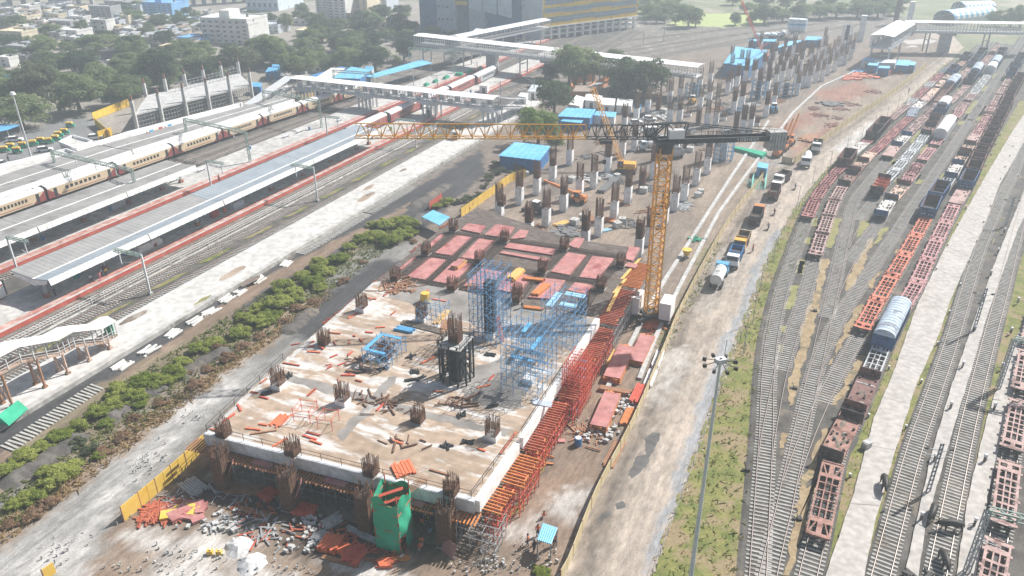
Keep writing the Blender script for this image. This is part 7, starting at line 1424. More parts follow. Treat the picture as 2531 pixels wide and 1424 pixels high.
shed('larger white hut at the far end of the white platform', zp('a3', (350, 765), (440, 775), (475, 720), (390, 710)), 3.4, .1, 'white_clean', 'h_pale', 'white platform huts', zz_=.85); shed('smaller white hut in front on the white platform', zp('a3', (270, 805), (340, 815), (360, 785), (295, 778)), 3.2, .1, 'white_clean', 'white_clean', 'white platform huts', zz_=.85)
shed('little white hut on the white platform behind the jib', zp('a2', (1745, 1105), (1800, 1112), (1815, 1090), (1765, 1085)), 3.0, .1, 'h_cream', 'conc', 'white platform huts', zz_=.85); shed('white kiosk on the middle platform beside the red train', zp('a2', (1530, 920), (1570, 925), (1590, 900), (1550, 895)), 3.0, .1, 'white_clean', 'white_clean', 'white platform huts', zz_=.85); shed('white block on the far middle platform', zp('a2', (1980, 720), (2050, 725), (2065, 700), (2000, 695)), 3.4, .1, 'white_clean', 'conc_white', 'white platform huts', zz_=.85)
p = at(1460, 225); e = thing('shrine', 'orange walled shrine yard under the tall broad tree', 'shrine', p); b = MB(p)
for a, c in (((1413, 238), (1453, 238)), ((1453, 238), (1503, 208)), ((1413, 238), (1412, 210)), ((1412, 210), (1470, 200))): A, B = at(*a), at(*c); b.beam(A + Vector((0, 0, 1.8)), B + Vector((0, 0, 1.8)), .5, 3.6)
b.obj('wall', M['h_orange'], e); P = [at(x, y, 3.7) for x, y in ((1415, 226), (1456, 226), (1480, 212), (1424, 211))]; MB(p).hexa([v - Vector((0, 0, .3)) for v in P] + P).obj('roof', M['h_brown'], e)
P = [at(x, y, 3.5) for x, y in ((1455, 214), (1500, 204), (1503, 200), (1462, 207))]; MB(p).hexa([v - Vector((0, 0, .3)) for v in P] + P).obj('roof', M['h_tin'], e)
for i, (x, nm) in enumerate(((1956, 'left white and blue cement silo of the batching plant'), (1975, 'right white and blue cement silo of the batching plant'))):
 p = at(x, 95); h = rise(x, 95, 46 + i); e = thing('silo', nm, 'silo', p, 0, 'cement silos'); MB().tube((0, 0, 4), (0, 0, h), 2.6, 14).obj('drum', M['h_panel'], e); MB().tube((0, 0, 4 + (h - 4) * .45), (0, 0, 4 + (h - 4) * .6), 2.64, 14).obj('band', M['sheet_blue'], e); b = MB()
 for a in range(4): b.beam((1.8 * math.cos(a * 1.57 + .8), 1.8 * math.sin(a * 1.57 + .8), 0), (1.8 * math.cos(a * 1.57 + .8), 1.8 * math.sin(a * 1.57 + .8), 4.2), .3)
 b.tube((0, 0, 2), (0, 0, 4.1), .4, 10, 2.4).obj('hopper_frame', M['steel_grey'], e)
def barrel(label, pa, pb, w_, hh):
 a, b_ = at(*pa), at(*pb); o = (a + b_) / 2; d = (b_ - a).normalized(); n = Vector((d.y, -d.x, 0)); L = (b_ - a).length; e = thing('barrel_shed', label, 'shed', o, 0, 'striped barrel sheds'); ns = 16
 for k, m in ((0, 'sheet_blue'), (1, 'white_paint')):
  mb = MB(o)
  for i in range(k, ns, 2):
   p, q_ = a + d * L * i / ns, a + d * L * (i + 1) / ns
   for j in range(8):
    t0, t1 = math.pi * j / 8, math.pi * (j + 1) / 8; f = lambda c, t: c + n * math.cos(t) * w_ / 2 + Vector((0, 0, hh * .45 + math.sin(t) * hh * .55)); mb.quad(f(p, t0), f(q_, t0), f(q_, t1), f(p, t1))
  mb.obj('roof', M[m], e)['kind'] = 'stuff'
 mb = MB(o)
 for s in (-1, 1): mb.beam(a + n * s * w_ / 2 + Vector((0, 0, hh * .22)), b_ + n * s * w_ / 2 + Vector((0, 0, hh * .22)), .2, hh * .45)
 mb.obj('wall', M['h_pale'], e)
barrel('near blue and white striped barrel shed beyond the goods yard', (2330, 60), (2435, 46), 12, 7); barrel('far blue and white striped barrel shed beyond the goods yard', (2365, 36), (2440, 33), 12, 7)
A, B = at(1341.6, 102), at(1572, 71); d = (B - A); L = d.length; d.normalize(); bk = Vector((-d.y, d.x, 0)); oz = math.atan2(d.y, d.x); zb = rise(1341.6, 102, 67); H = 46
e = thing('office_block', 'large office block with yellow and glass bands raised on pillars', 'office building', A, oz); dep = 40
MB().box((L / 2, dep / 2, zb), (L, dep, H - zb)).obj('body', M['h_pale'], e); MB().box((L / 2, -.15, zb), (L, .3, H - zb)).obj('cladding', M['h_yellow'], e)
MB().box((L / 2, -.3, zb - .5), (L + 1, .8, .5)).obj('sill', M['white_paint'], e); MB().box((-.3, dep / 2, 0), (.8, dep, H)).obj('edge_wall', M['h_pale'], e)
gm = bpy.data.materials.new('band_glass'); gm.use_nodes = True; N = gm.node_tree.nodes; tc = N.new('ShaderNodeTexCoord'); bt = N.new('ShaderNodeTexBrick'); bt.offset = 0; bt.inputs['Color1'].default_value = (.10, .17, .23, 1); bt.inputs['Color2'].default_value = (.14, .22, .29, 1); bt.inputs['Mortar'].default_value = (.5, .55, .58, 1); bt.inputs['Scale'].default_value = 1; bt.inputs['Mortar Size'].default_value = .06; bt.inputs['Brick Width'].default_value = 1.2; bt.inputs['Row Height'].default_value = 1.6
mp = N.new('ShaderNodeMapping'); mp.inputs['Rotation'].default_value = (math.pi / 2, 0, 0); gm.node_tree.links.new(tc.outputs['Object'], mp.inputs[0]); gm.node_tree.links.new(mp.outputs[0], bt.inputs['Vector']); gm.node_tree.links.new(bt.outputs[0], N['Principled BSDF'].inputs['Base Color']); N['Principled BSDF'].inputs['Roughness'].default_value = .25
z = zb + 1.6; k = 0
while z < H - 3:
 segs = [(0.01, .30, 0), (.30, .52, .5), (.52, .80, 0), (.80, .985, .4)] if k % 2 == 0 else [(.01, .22, .4), (.22, .48, 0), (.48, .70, .7), (.70, .985, 0)]
 for a, c, up in segs: MB().box((L * (a + c) / 2, -.34, z + up), (L * (c - a) - .05, .2, 2.5 - up * .4)).obj('window_band', gm, e)
 z += 4.1; k += 1
for i in range(13): MB().box((L * (i + .15) / 12.3, 1.2, 0), (1.2, 1.2, zb - .5)).obj('pillar', M['white_paint'], e)
MB().box((L / 2, dep / 2 + 6, 0), (L * .96, dep - 12, zb * .98)).obj('ground_floor', M['h_mid'], e); MB().box((L / 2, 3, zb * .30), (L, 5, .7)).box((L / 2, 3, zb * .66), (L, 5, .6)).obj('ramp_deck', M['h_white'], e)
A2_, B2_ = q('a2', 1480, 250), q('a3', 470, 345); d2 = (B2_ - A2_); L2_ = d2.length; d2.normalize(); e = thing('terminal_block', 'blue and grey terminal block with tilted white panels, left of offices', 'terminal building', A2_, math.atan2(d2.y, d2.x))
for x0, x1, h, m, dy in ((0, .17, 40, 'h_navy', 0), (.17, .33, 34, 'h_mid', -2), (.33, .43, 40, 'h_glass', 0), (.43, .56, 38, 'h_mid', -1), (.56, .84, 38, 'h_navy', 1), (.84, 1.0, 42, 'h_pale', 0)): MB().box((L2_ * (x0 + x1) / 2, 16 + dy, 0), (L2_ * (x1 - x0) - .1, 30, h)).obj('block', M[m], e)
for i in range(3): MB().box((L2_ * .38, -.1, 14 + i * 4.5), (L2_ * .1, 2.4, 1.8)).obj('band', M['h_yellow'], e)
for i in range(5):
 x = L2_ * (.02 + .075 * i if i < 2 else .46 + .115 * (i - 2)); w_ = L2_ * (.065 if i < 2 else .105); zl = (21, 20, 13, 12, 11)[i]
 MB().hexa([(x, -3.0, zl), (x + w_, -3.6, zl - 1), (x + w_, -2.7, zl - 1), (x, -2.1, zl), (x - w_ * .08, -4.8, 46), (x + w_ * 1.02, -5.4, 46), (x + w_ * 1.02, -4.5, 46), (x - w_ * .08, -3.9, 46)]).obj('hanging_panel', M['h_panel'], e)
for i in range(7): MB().box((L2_ * (.19 + (i % 4) * .035), -1.1, 6 + (i // 4) * 6), (1.2, .3, 1.2)).obj('window', M['h_dark'], e)
for a, b_, z, nm in (((-60, 20), (245, 9), 9, 'grey elevated railway viaduct at the top left corner'), ((415, 18), (640, 3), 10, 'elevated station deck behind the blue apartment block')):
 A, B = at(*a), at(*b_); o = (A + B) / 2; e = thing('viaduct', nm, 'viaduct', o, 0, 'elevated railway'); d = (B - A).normalized(); MB(o).beam(A + Vector((0, 0, z)), B + Vector((0, 0, z)), 11, 2.4).obj('deck', M['h_pale'], e); n_ = 9
 for i in range(n_): p = A.lerp(B, (i + .5) / n_); MB(o).beam(p, p + Vector((0, 0, z - 1)), 2.2, 2.2).obj('pier', M['h_grey'], e)
 MB(o).beam(A + Vector((0, 0, z + 1.8)), B + Vector((0, 0, z + 1.8)), .3, 1.0).obj('parapet', M['h_mid'], e)
house(650, 26, 80, 60, 'h_panel', 'white hall with curved front at the top left of centre', 2, 30, 'town blocks', name='hall', cat='building')
fo = q('a1', 1130, 1090); e = thing('unfinished_building', 'unfinished concrete frame with columns, slab and props near the forecourt', 'unfinished building', fo)
zf = 5.0; P = [q('a1', x, y, zf) for x, y in ((1125, 960), (2100, 710), (2000, 610), (1230, 800))]; MB(fo).hexa([v - Vector((0, 0, .5)) for v in P] + P).obj('slab', M['conc'], e)
b = MB(fo)
for u in range(6):
 for v in (0, .95):
  p = P[0].lerp(P[1], u / 5).lerp(P[3].lerp(P[2], u / 5), v); MB(fo).beam((p.x, p.y, 0), (p.x, p.y, zf + 4.2), .9, .9).obj('column', M['conc'], e)
  b.beam((p.x, p.y, zf + 4.2), (p.x, p.y, zf + 5.8), .6, .6)
b.obj('rebar_stub', M['rebar'], e)['kind'] = 'stuff'; b = MB(fo)
for u in range(44):
 for v in (0.02, .3, .6):
  p = P[0].lerp(P[1], u / 43).lerp(P[3].lerp(P[2], u / 43), v); b.beam((p.x, p.y, 0), (p.x, p.y, zf - .4), .11)
for z in (1.2, 2.4, 3.6):
 for v in (0.02, .3): b.beam(P[0].lerp(P[3], v) + Vector((0, 0, z - zf)), P[1].lerp(P[2], v) + Vector((0, 0, z - zf)), .11)
for u in range(18):
 p = P[0].lerp(P[1], .3 + .7 * u / 18).lerp(P[3].lerp(P[2], .3 + .7 * u / 18), .75); b.beam(p, p + Vector((0, 0, 3)), .1)
for z in (1, 2, 3): b.beam(P[0].lerp(P[1], .3).lerp(P[3].lerp(P[2], .3), .75) + Vector((0, 0, z)), P[1].lerp(P[2], .75) + Vector((0, 0, z)), .1)
b.obj('props', M['pipe_grey'], e)['kind'] = 'stuff'
for i, (pts, z, nm) in enumerate((([(500, 1205), (610, 1150), (775, 1195), (640, 1262)], 4.5, 'small white roofed block with parapets beside the forecourt'), ([(640, 1262), (1080, 1120), (2030, 875), (2030, 910), (1200, 1150), (600, 1300)], 3.6, 'long white terminal roof with coloured triangles along its wall'), ([(0, 1400), (560, 1265), (640, 1295), (560, 1330), (0, 1500)], 4.2, 'white tarpaulin covered roof along the forecourt road'))):
 P = [q('a1', x, y, z) for x, y in pts]; o = P[0].copy(); o.z = 0; e = thing('terminal_roof', nm, 'station building', o, 0, 'white terminal roofs'); MB(o).prism([(p.x, p.y) for p in P], 0, z).obj('wall', M['conc_white' if i != 1 else 'h_white'], e)
 for j in range(len(P)):
  a, c = P[j], P[(j + 1) % len(P)]; MB(o).beam(a + Vector((0, 0, .35)), c + Vector((0, 0, .35)), .3, .7).obj('parapet', M['white_clean'], e)
cols = ['red_paint', 'sheet_blue', 'h_yellow', 'red_paint']
e = thing('mural', 'row of coloured triangles painted along the white terminal wall', 'mural', q('a1', 1330, 1130, 3.6))
for i in range(6):
 a = q('a1', 1215 + i * 38, 1160 - i * 12, 4.4); c = q('a1', 1253 + i * 38, 1148 - i * 12, 4.4); up = Vector((0, 0, 1.9)); n = -SN * -.25
 T = [a, c, (a + c) / 2 + up] if i % 2 == 0 else [a + up, c + up, (a + c) / 2]
 MB(e.location).add([v + n for v in T] + [v + n + SN * .1 for v in T], [(0, 1, 2), (5, 4, 3), (0, 3, 4, 1), (1, 4, 5, 2), (2, 5, 3, 0)]).obj('triangle', M[cols[i % 4]], e)
sheet('road', ql('a1', [(-100, 1500), (0, 1130), (280, 1100), (430, 1020), (700, 985), (800, 1040), (900, 1130), (850, 1180), (620, 1160), (500, 1215), (560, 1270), (0, 1400)]), 'asphalt', .6, z=.05)
for a, c, nm in (((930, 1165), (800, 1050), 'yellow hoarding around the forecourt works, near stretch'), ((785, 1010), (1085, 890), 'yellow hoarding around the forecourt works, far stretch'), ((830, 1170), (945, 1135), 'short yellow hoarding beside the parked white car')):
 A, B = q('a1', *a), q('a1', *c); e = thing('hoarding', nm, 'hoarding', (A + B) / 2, 0, 'yellow hoardings'); n = max(2, int((B - A).length / 2.2))
 for i in range(n): p, r_ = A.lerp(B, i / n), A.lerp(B, (i + .97) / n); MB((A + B) / 2).beam(p + Vector((0, 0, 1.3)), r_ + Vector((0, 0, 1.3)), .1, 2.4).obj('panel', M['h_yellow'], e)
shed('blue awning over the parking shelter at the left edge', zp('a1', (-120, 1130), (60, 1090), (170, 1055), (0, 1040)), 3.4, .2, None, 'sheet_blue', 'forecourt awnings')
e = thing('lamp_mast', 'tall pale lamp mast standing in the station forecourt', 'lamp post', at(77, 389)); MB().tube((0, 0, 0), (0, 0, 17.4), .28, 8, .14).obj('pole', M['steel_pale'], e); MB().tube((0, 0, 17.3), (0, 0, 18), .8, 8, .5).obj('lamp_head', M['white_paint'], e)
p = q('a1', 145, 760); e = thing('billboard', 'small blue billboard among the trees at the left edge', 'billboard', p, SA - 1.2); MB().box((0, 0, 2.2), (7, .3, 3.4)).obj('board', M['roof_sky'], e); MB().box((0, -.17, 3.4), (3.6, .06, .7)).obj('panel', M['white_paint'], e); MB().box((-2.5, 0, 0), (.3, .3, 2.3)).box((2.5, 0, 0), (.3, .3, 2.3)).obj('leg', M['steel_grey'], e)
# ================================================================ FENCES, VEHICLES, PEOPLE, CLUTTER
mk('fence_cream', (.50, .41, .24), (.60, .51, .33), .6, .8, c3=(.44, .33, .16), t3=.62); mk('fence_yellow', (.70, .45, .07), (.78, .55, .14), .8, .7, c3=(.5, .3, .08), t3=.62)
def panel_fence(label, px, h, m, step=2.4, group='panel fences'):
 ln = Line(al(px)); o = ln.p[ln.n // 2].copy(); e = thing('panel_fence', label, 'fence', o, 0, group); k = max(1, round(step / .65)); i = 0; n = 0
 while i + k < ln.n:
  a, b = ln.p[i], ln.p[i + k]; d = (b - a).normalized(); t = random.uniform(-.03, .03)
  if n < 98: MB(o).beam(a + Vector((0, 0, h / 2)), b - d * .04 + Vector((t, t, h / 2)), .08, h).obj('panel', M[m], e)
  i += k; n += 1
 mb = MB(o)
 for j in range(0, ln.n, k * 2): p = ln.p[j]; mb.beam(p, p + Vector((0, 0, h + .1)), .12)
 mb.obj('frame_posts', M['timber_brown'], e)['kind'] = 'stuff'
panel_fence('long cream panel fence between the building site and the service road', [(1385, 1440), (1398, 1424), (1472, 1232), (1562, 1058), (1642, 868), (1682, 772), (1772, 600), (1834, 508), (1893, 432)], 1.8, 'fence_cream', 1.9)
panel_fence('cream panel fence running on past the gate toward the far bridge', [(1962, 408), (2000, 378), (2122, 290), (2180, 252), (2242, 206), (2290, 165)], 2.3, 'fence_cream', 2.6); panel_fence('short cream fence across the gate corner', [(1932, 402), (1962, 408)], 1.8, 'fence_cream', 1.5)
panel_fence('yellow panel fence left of the slab front, leaning over the red heap', [(308, 1290), (400, 1212), (470, 1150), (512, 1105)], 2.3, 'fence_yellow', 1.6); panel_fence('short yellow fence piece at the bottom left corner', [(112, 1436), (164, 1398)], 1.6, 'fence_yellow', 1.4); panel_fence('yellow fence beside the grey green bushes', [(1140, 538), (1235, 470), (1265, 448), (1312, 436)], 2.2, 'fence_yellow', 1.7)
panel_fence('yellow fence along the platform behind the cream train', [(655, 278), (780, 240)], 2.0, 'fence_yellow', 2)
for a, b in (((1062, 520), (1095, 495)),): panel_fence('short rusty red fence beside the small blue sunshade', [a, b], 2, 'red_paint', 1.3)
def wheels(e, xs, w, r):
 for x in xs:
  for s in (-1, 1): MB().tube((x, s * w - .14, r), (x, s * w + .14, r), r, 12).obj('wheel', M['black_steel'], e)
def truck(label, loc, rz, cab, bed, kind='tipper'):
 e = thing('truck', label, 'truck', loc, rz, 'trucks of the building site'); MB().box((-.6, 0, .7), (7.4, .9, .35)).obj('chassis', M['black_steel'], e)
 c = MB().box((2.35, 0, .95), (1.8, 2.35, 1.0)).hexa([(1.45, -1.17, 1.95), (3.25, -1.17, 1.95), (3.25, 1.17, 1.95), (1.45, 1.17, 1.95), (1.5, -1.1, 2.85), (2.95, -1.1, 2.85), (2.95, 1.1, 2.85), (1.5, 1.1, 2.85)]).obj('cab', M[cab], e)
 MB().hexa([(3.24, -1.05, 2.0), (3.29, -1.05, 2.0), (3.29, 1.05, 2.0), (3.24, 1.05, 2.0), (3.0, -1.0, 2.7), (3.05, -1.0, 2.7), (3.05, 1.0, 2.7), (3.0, 1.0, 2.7)]).obj('windscreen', M['glass_dark'], c)
 for s in (-1, 1): MB().box((2.5, s * 1.165, 2.05), (1.0, .06, .55)).obj('side_window', M['glass_dark'], c); MB().box((3.27, s * .85, 1.2), (.06, .3, .22)).obj('headlight', M['white_paint'], c)
 MB().box((3.3, 0, .6), (.2, 2.3, .35)).obj('bumper', M['black_steel'], e)
 if kind == 'tipper':
  b = MB()
  for s in (-1, 1): b.box((-1.5, s * 1.15, 1.1), (5.0, .1, 1.45)); [b.box((-3.8 + k * .9, s * 1.22, 1.1), (.12, .08, 1.4)) for k in range(6)]
  b.box((.95, 0, 1.1), (.1, 2.2, 1.9)).box((-3.95, 0, 1.1), (.1, 2.2, 1.3)); b.obj('tipper_body', M[bed], e); MB().box((-1.5, 0, 1.05), (4.9, 2.2, .5)).obj('load_bed', M['coal_dark'], e)
 elif kind == 'tank': MB().tube((-4.0, 0, 1.9), (1.0, 0, 1.9), 1.1, 14).obj('tank', M[bed], e); MB().tube((-2, 0, 2.95), (-2, 0, 3.15), .35, 10).box((-1.5, 0, 2.98), (4, .5, .05)).obj('hatch', M['conc'], e)
 elif kind == 'mixer': MB().tube((-3.6, 0, 2.3), (-1.8, 0, 2.1), .7, 12, 1.15).tube((-1.8, 0, 2.1), (.8, 0, 1.8), 1.15, 12, .8).obj('drum', M[bed], e)
 wheels(e, (2.4, -1.9, -3.1), 1.0, .52); return e
ra = R(66)
def pz(k, x, y, z=.13): return q(k, x, y, z)
truck('white tipper truck with dark bed parked beyond the gate hut', pz('b4', 735, -25), ra + math.pi, 'white_paint', 'w_dark'); truck('white cabbed tipper facing the camera behind the brown tipper', pz('b4', 440, 250), ra + math.pi - .2, 'white_paint', 'w_dark'); truck('brown tipper seen from behind, between two white cabs', pz('b4', 385, 355), ra, 'white_paint', 'w_brown'); truck('dark grey tipper with orange cab seen from behind', pz('b4', 235, 560), ra, 'timber_orange', 'w_dark'); truck('yellow cabbed tipper facing the camera beside the fence', pz('b4', 105, 790), ra + math.pi, 'crane_yellow', 'w_olive'); truck('blue bedded tipper with white cab just ahead of the yellow one', pz('b4', 45, 920), ra + math.pi, 'white_paint', 'sheet_blue_dk'); truck('grey tanker lorry with blue cab, nearest in the parked line', pz('b3', 1955, 1065), ra, 'sheet_blue', 'steel_pale', 'tank')
truck('white water tanker under the crane counter jib', pz('d4', 400, 700, .06), 3.2, 'h_mid', 'h_white', 'tank'); truck('dusty white tipper behind the crane mast', pz('d4', 560, 775, .06), 3.5, 'white_paint', 'conc'); truck('small white mixer lorry beside the gate fence', pz('b4', 650, 95), ra + math.pi, 'white_paint', 'white_paint', 'mixer')
for i, (x, y) in enumerate(((270, 335), (340, 325), (390, 325), (460, 310))): truck('white mixer lorry at the far batching plant, %s from the left' % ORD[i], q('a4', x, y), .4 * i, 'white_paint', 'h_panel', 'mixer')
def car(label, loc, rz, m='white_paint'):
 e = thing('parked_car', label, 'car', loc, rz, 'parked cars'); MB().hexa([(-2.1, -.85, .3), (2.1, -.85, .3), (2.1, .85, .3), (-2.1, .85, .3), (-2.1, -.82, .95), (2.0, -.82, .85), (2.0, .82, .85), (-2.1, .82, .95)]).obj('body', M[m], e); c = MB().hexa([(-1.9, -.8, .93), (1.0, -.8, .9), (1.0, .8, .9), (-1.9, .8, .93), (-1.5, -.68, 1.5), (.3, -.68, 1.5), (.3, .68, 1.5), (-1.5, .68, 1.5)]).obj('window', M['glass_dark'], e); MB().box((-.6, 0, 1.5), (1.8, 1.34, .05)).obj('roof', M[m], e); wheels(e, (1.3, -1.3), .8, .33)
for k, x, y, rz, nm in (('d4', 262, 462, .2, 'white car parked left of the other under the dark jib'), ('d4', 385, 430, -.3, 'white car parked beside the nearest white cabin'), ('a1', 130, 1185, .3, 'white saloon parked nearest the blue awning'), ('a1', 378, 1270, .4, 'white car parked among the auto rickshaws'), ('a1', 25, 1390, .1, 'white car cut by the left edge of the photo'), ('a1', 800, 1165, .5, 'silver white car beside the short yellow hoarding')): car(nm, q(k, x, y, .06), rz)
car('dark car parked right of the white cabins', q('d4', 310, 400, .06), .4, 'w_dark')
base = None
for i, (x, y) in enumerate(sorted(((50, 1275), (105, 1250), (155, 1282), (205, 1240), (290, 1222), (355, 1200), (420, 1203), (480, 1180), (502, 1150), (552, 1125), (597, 1068)))):
 lab = 'green and yellow auto rickshaw in the forecourt queue, %s from the left' % ORD[i]; p = q('a1', x, y, .06)
 if base is None:
  base = thing('auto_rickshaw', lab, 'auto rickshaw', p, .3, 'auto rickshaws in the forecourt'); MB().hexa([(-1.3, -.65, .3), (1.2, -.35, .3), (1.2, .35, .3), (-1.3, .65, .3), (-1.3, -.65, .95), (1.1, -.4, .95), (1.1, .4, .95), (-1.3, .65, .95)]).obj('body', M['net_green'], base); MB().hexa([(-1.35, -.68, 1.3), (.7, -.6, 1.3), (.7, .6, 1.3), (-1.35, .68, 1.3), (-1.2, -.55, 1.75), (.5, -.5, 1.75), (.5, .5, 1.75), (-1.2, .55, 1.75)]).obj('hood', M['fence_yellow'], base); MB().box((-.3, 0, .95), (1.7, 1.1, .38)).obj('cabin', M['w_dark'], base); wheels(base, (-.9,), .6, .25)
 else: dup(base, p, .3 + random.uniform(-.2, .2), lab)
def digger(label, loc, rz, m='crane_yellow', crane=0, lift=.5):
 e = thing('mobile_crane' if crane else 'backhoe_loader', label, 'crane' if crane else 'excavator', loc, rz, 'machines on the building site'); MB().box((0, 0, .7), (3.6, 1.7, .8)).box((-1.3, 0, 1.5), (1.2, 1.6, .6)).obj('body', M[m], e); c = MB().box((.3, 0, 1.5), (1.3, 1.4, 1.3)).obj('cab', M['glass_dark'], e); MB().box((.3, 0, 2.82), (1.5, 1.55, .1)).obj('cab_roof', M['white_paint' if not crane else m], c); wheels(e, (1.2, -1.2), .95, .65)
 if crane: MB().beam((-1.0, .2, 2.0), (crane, .2, 2.0 + crane * lift), .55, .6).beam((crane * .6, .2, 2 + crane * .6 * lift), (crane * 1.25, .2, 2 + crane * 1.25 * lift), .38, .42).obj('boom', M['timber_orange'], e); MB().beam((crane * 1.22, .2, 2 + crane * 1.2 * lift), (crane * 1.22, .2, crane * 1.2 * lift), .06).obj('hoist_rope', M['black_steel'], e)
 else: MB().beam((1.6, 0, 1.2), (3.0, 0, .7), .3).box((3.2, 0, .2), (.7, 2.1, .7)).obj('loader_bucket', M[m], e); MB().beam((-1.8, 0, 1.2), (-2.8, 0, 3.0), .3).beam((-2.8, 0, 3.0), (-3.9, 0, 1.4), .24).box((-3.9, 0, .9), (.5, .6, .6)).obj('rear_arm', M['w_dark'], e)
digger('dark grey backhoe loader among the nearest columns', q('d3', 320, 390, .06), 2.6, 'w_dark'); digger('orange pick and carry crane with lowered boom among the near columns', q('d3', 690, 300, .06), 2.7, 'timber_orange', 7, .28); digger('yellow backhoe loader beside the blue scaffolded column', q('d4', 765, 280, .06), 1.2)
for i, (x, y) in enumerate(((410, 1310), (465, 1262), (515, 1215))): digger('orange mobile crane by the counter jib end, %s of three' % ORD[i], q('a4', x, y, .06), 1.0, 'timber_orange', 5, .9)
digger('small blue tractor at the right edge of the column field', q('a4', 380, 940, .06), 1.4, 'sheet_blue')
p = at(1548, 425, .06); e = thing('crawler_crane', 'yellow crawler crane with long lattice boom in the column field', 'crane', p, 2.9); MB().box((0, 0, 1.1), (4.6, 2.8, 1.5)).obj('body', M['crane_yellow'], e); MB().box((1.5, .9, 1.4), (1.5, 1, 1.6)).obj('cab', M['glass_dark'], e)
for s in (-1, 1): MB().box((0, s * 1.5, 0), (5, .8, 1)).obj('track', M['black_steel'], e)
t_ = at(1465, 217, 24) ; bv = Matrix.Rotation(-2.9, 3, 'Z') @ (at(1465, 217, 19.5) - p); b = MB(); lattice(b, (1.2, 0, 2), bv, .9, .9, 22, .06); b.obj('boom', M['crane_yellow'], e)
for x0, y0, x1, y1, z, nm in ((1890, 150, 1832, 0, 34, 'thin red lattice crane boom leaning over the blue workshop'), (1857, 140, 1900, 105, 5, 'low red crane body behind the blue workshop')):
 A, B = at(x0, y0), at(x1, y1, z); e = thing('crane_boom', nm, 'crane', A); b = MB(A); lattice(b, A + Vector((0, 0, 1)), B, .5, .5, 9, .035); b.box((A.x, A.y, 0), (4, 3, 2.4)); b.obj('boom', M['steel_red'], e)
def skin(verts, edges, rad, name, mats, pick):
 me = bpy.data.meshes.new(name); me.from_pydata(verts, edges, []); o = bpy.data.objects.new(name, me); COL.objects.link(o); md = o.modifiers.new('s', 'SKIN'); ms = o.modifiers.new('u', 'SUBSURF'); ms.levels = 1
 for i, r_ in enumerate(rad): me.skin_vertices[0].data[i].radius = (r_, r_)
 me.skin_vertices[0].data[0].use_root = True
 bpy.context.view_layer.update(); m2 = bpy.data.meshes.new_from_object(o.evaluated_get(bpy.context.evaluated_depsgraph_get())); bpy.data.objects.remove(o)
 m2.materials.clear()
 for m in mats: m2.materials.append(M[m])
 for pl in m2.polygons: pl.material_index = pick(pl.center); pl.use_smooth = True
 return m2
mk('skin', (.22, .12, .075), (.28, .16, .1), 2, .6); mk('vest', (.72, .16, .08), (.80, .24, .12), 4, .7); mk('cloth_dark', (.05, .055, .08), (.09, .09, .12), 3, .8); mk('cloth_pink', (.60, .16, .22), (.7, .3, .34), 3, .8); mk('hide', (.022, .02, .02), (.05, .045, .042), 3, .55)
PEO = {}
def person(label, loc, rz, shirt='vest', leg='cloth_dark', pose='stand', hat=None, group='people'):
 key = (shirt, leg, pose)
 if key not in PEO:
  if pose == 'sit': v = [(0, 0, .28), (0, 0, .55), (0, 0, .78), (.03, 0, .9), (.05, 0, 1.02), (.32, .1, .42), (.36, .1, .08), (.46, .1, .04), (.32, -.1, .42), (.36, -.1, .08), (.46, -.1, .04), (0, .2, .74), (.1, .26, .5), (.3, .2, .45), (0, -.2, .74), (.1, -.26, .5), (.3, -.2, .45)]
  else: v = [(0, 0, .92), (0, 0, 1.18), (0, 0, 1.42), (.02, 0, 1.52), (.03, 0, 1.65), (.04, .1, .5), (-.06, .1, .08), (.08, .1, .04), (.06, -.1, .5), (.14, -.1, .08), (.26, -.1, .04), (0, .21, 1.38), (.04, .27, 1.1), (.14, .27, .88), (0, -.21, 1.38), (-.02, -.27, 1.1), (.1, -.27, .88)]
  ed = [(0, 1), (1, 2), (2, 3), (3, 4), (0, 5), (5, 6), (6, 7), (0, 8), (8, 9), (9, 10), (2, 11), (11, 12), (12, 13), (2, 14), (14, 15), (15, 16)]; rd = [.15, .15, .17, .06, .11, .085, .055, .05, .085, .055, .05, .07, .05, .04, .07, .05, .04]
  zh, zl = v[3][2], v[0][2] + .06; PEO[key] = skin(v, ed, rd, 'person', ['skin', shirt, leg], lambda c: 0 if c.z > zh - .04 else 2 if c.z < zl and abs(c.y) < .22 else 1 if abs(c.y) < .31 and c.z > v[12][2] - .1 else 0)
 o = link('person', PEO[key], None, loc, rz); tag(o, label, 'person', group)
 z = 1.1 if pose == 'sit' else 1.73; h = MB().tube((.04, 0, z - .08), (.04, 0, z + .05), .135, 10, .09).obj('helmet' if hat else 'hair', M[hat or 'hide'], o); return o
W = 'workers on the building site'
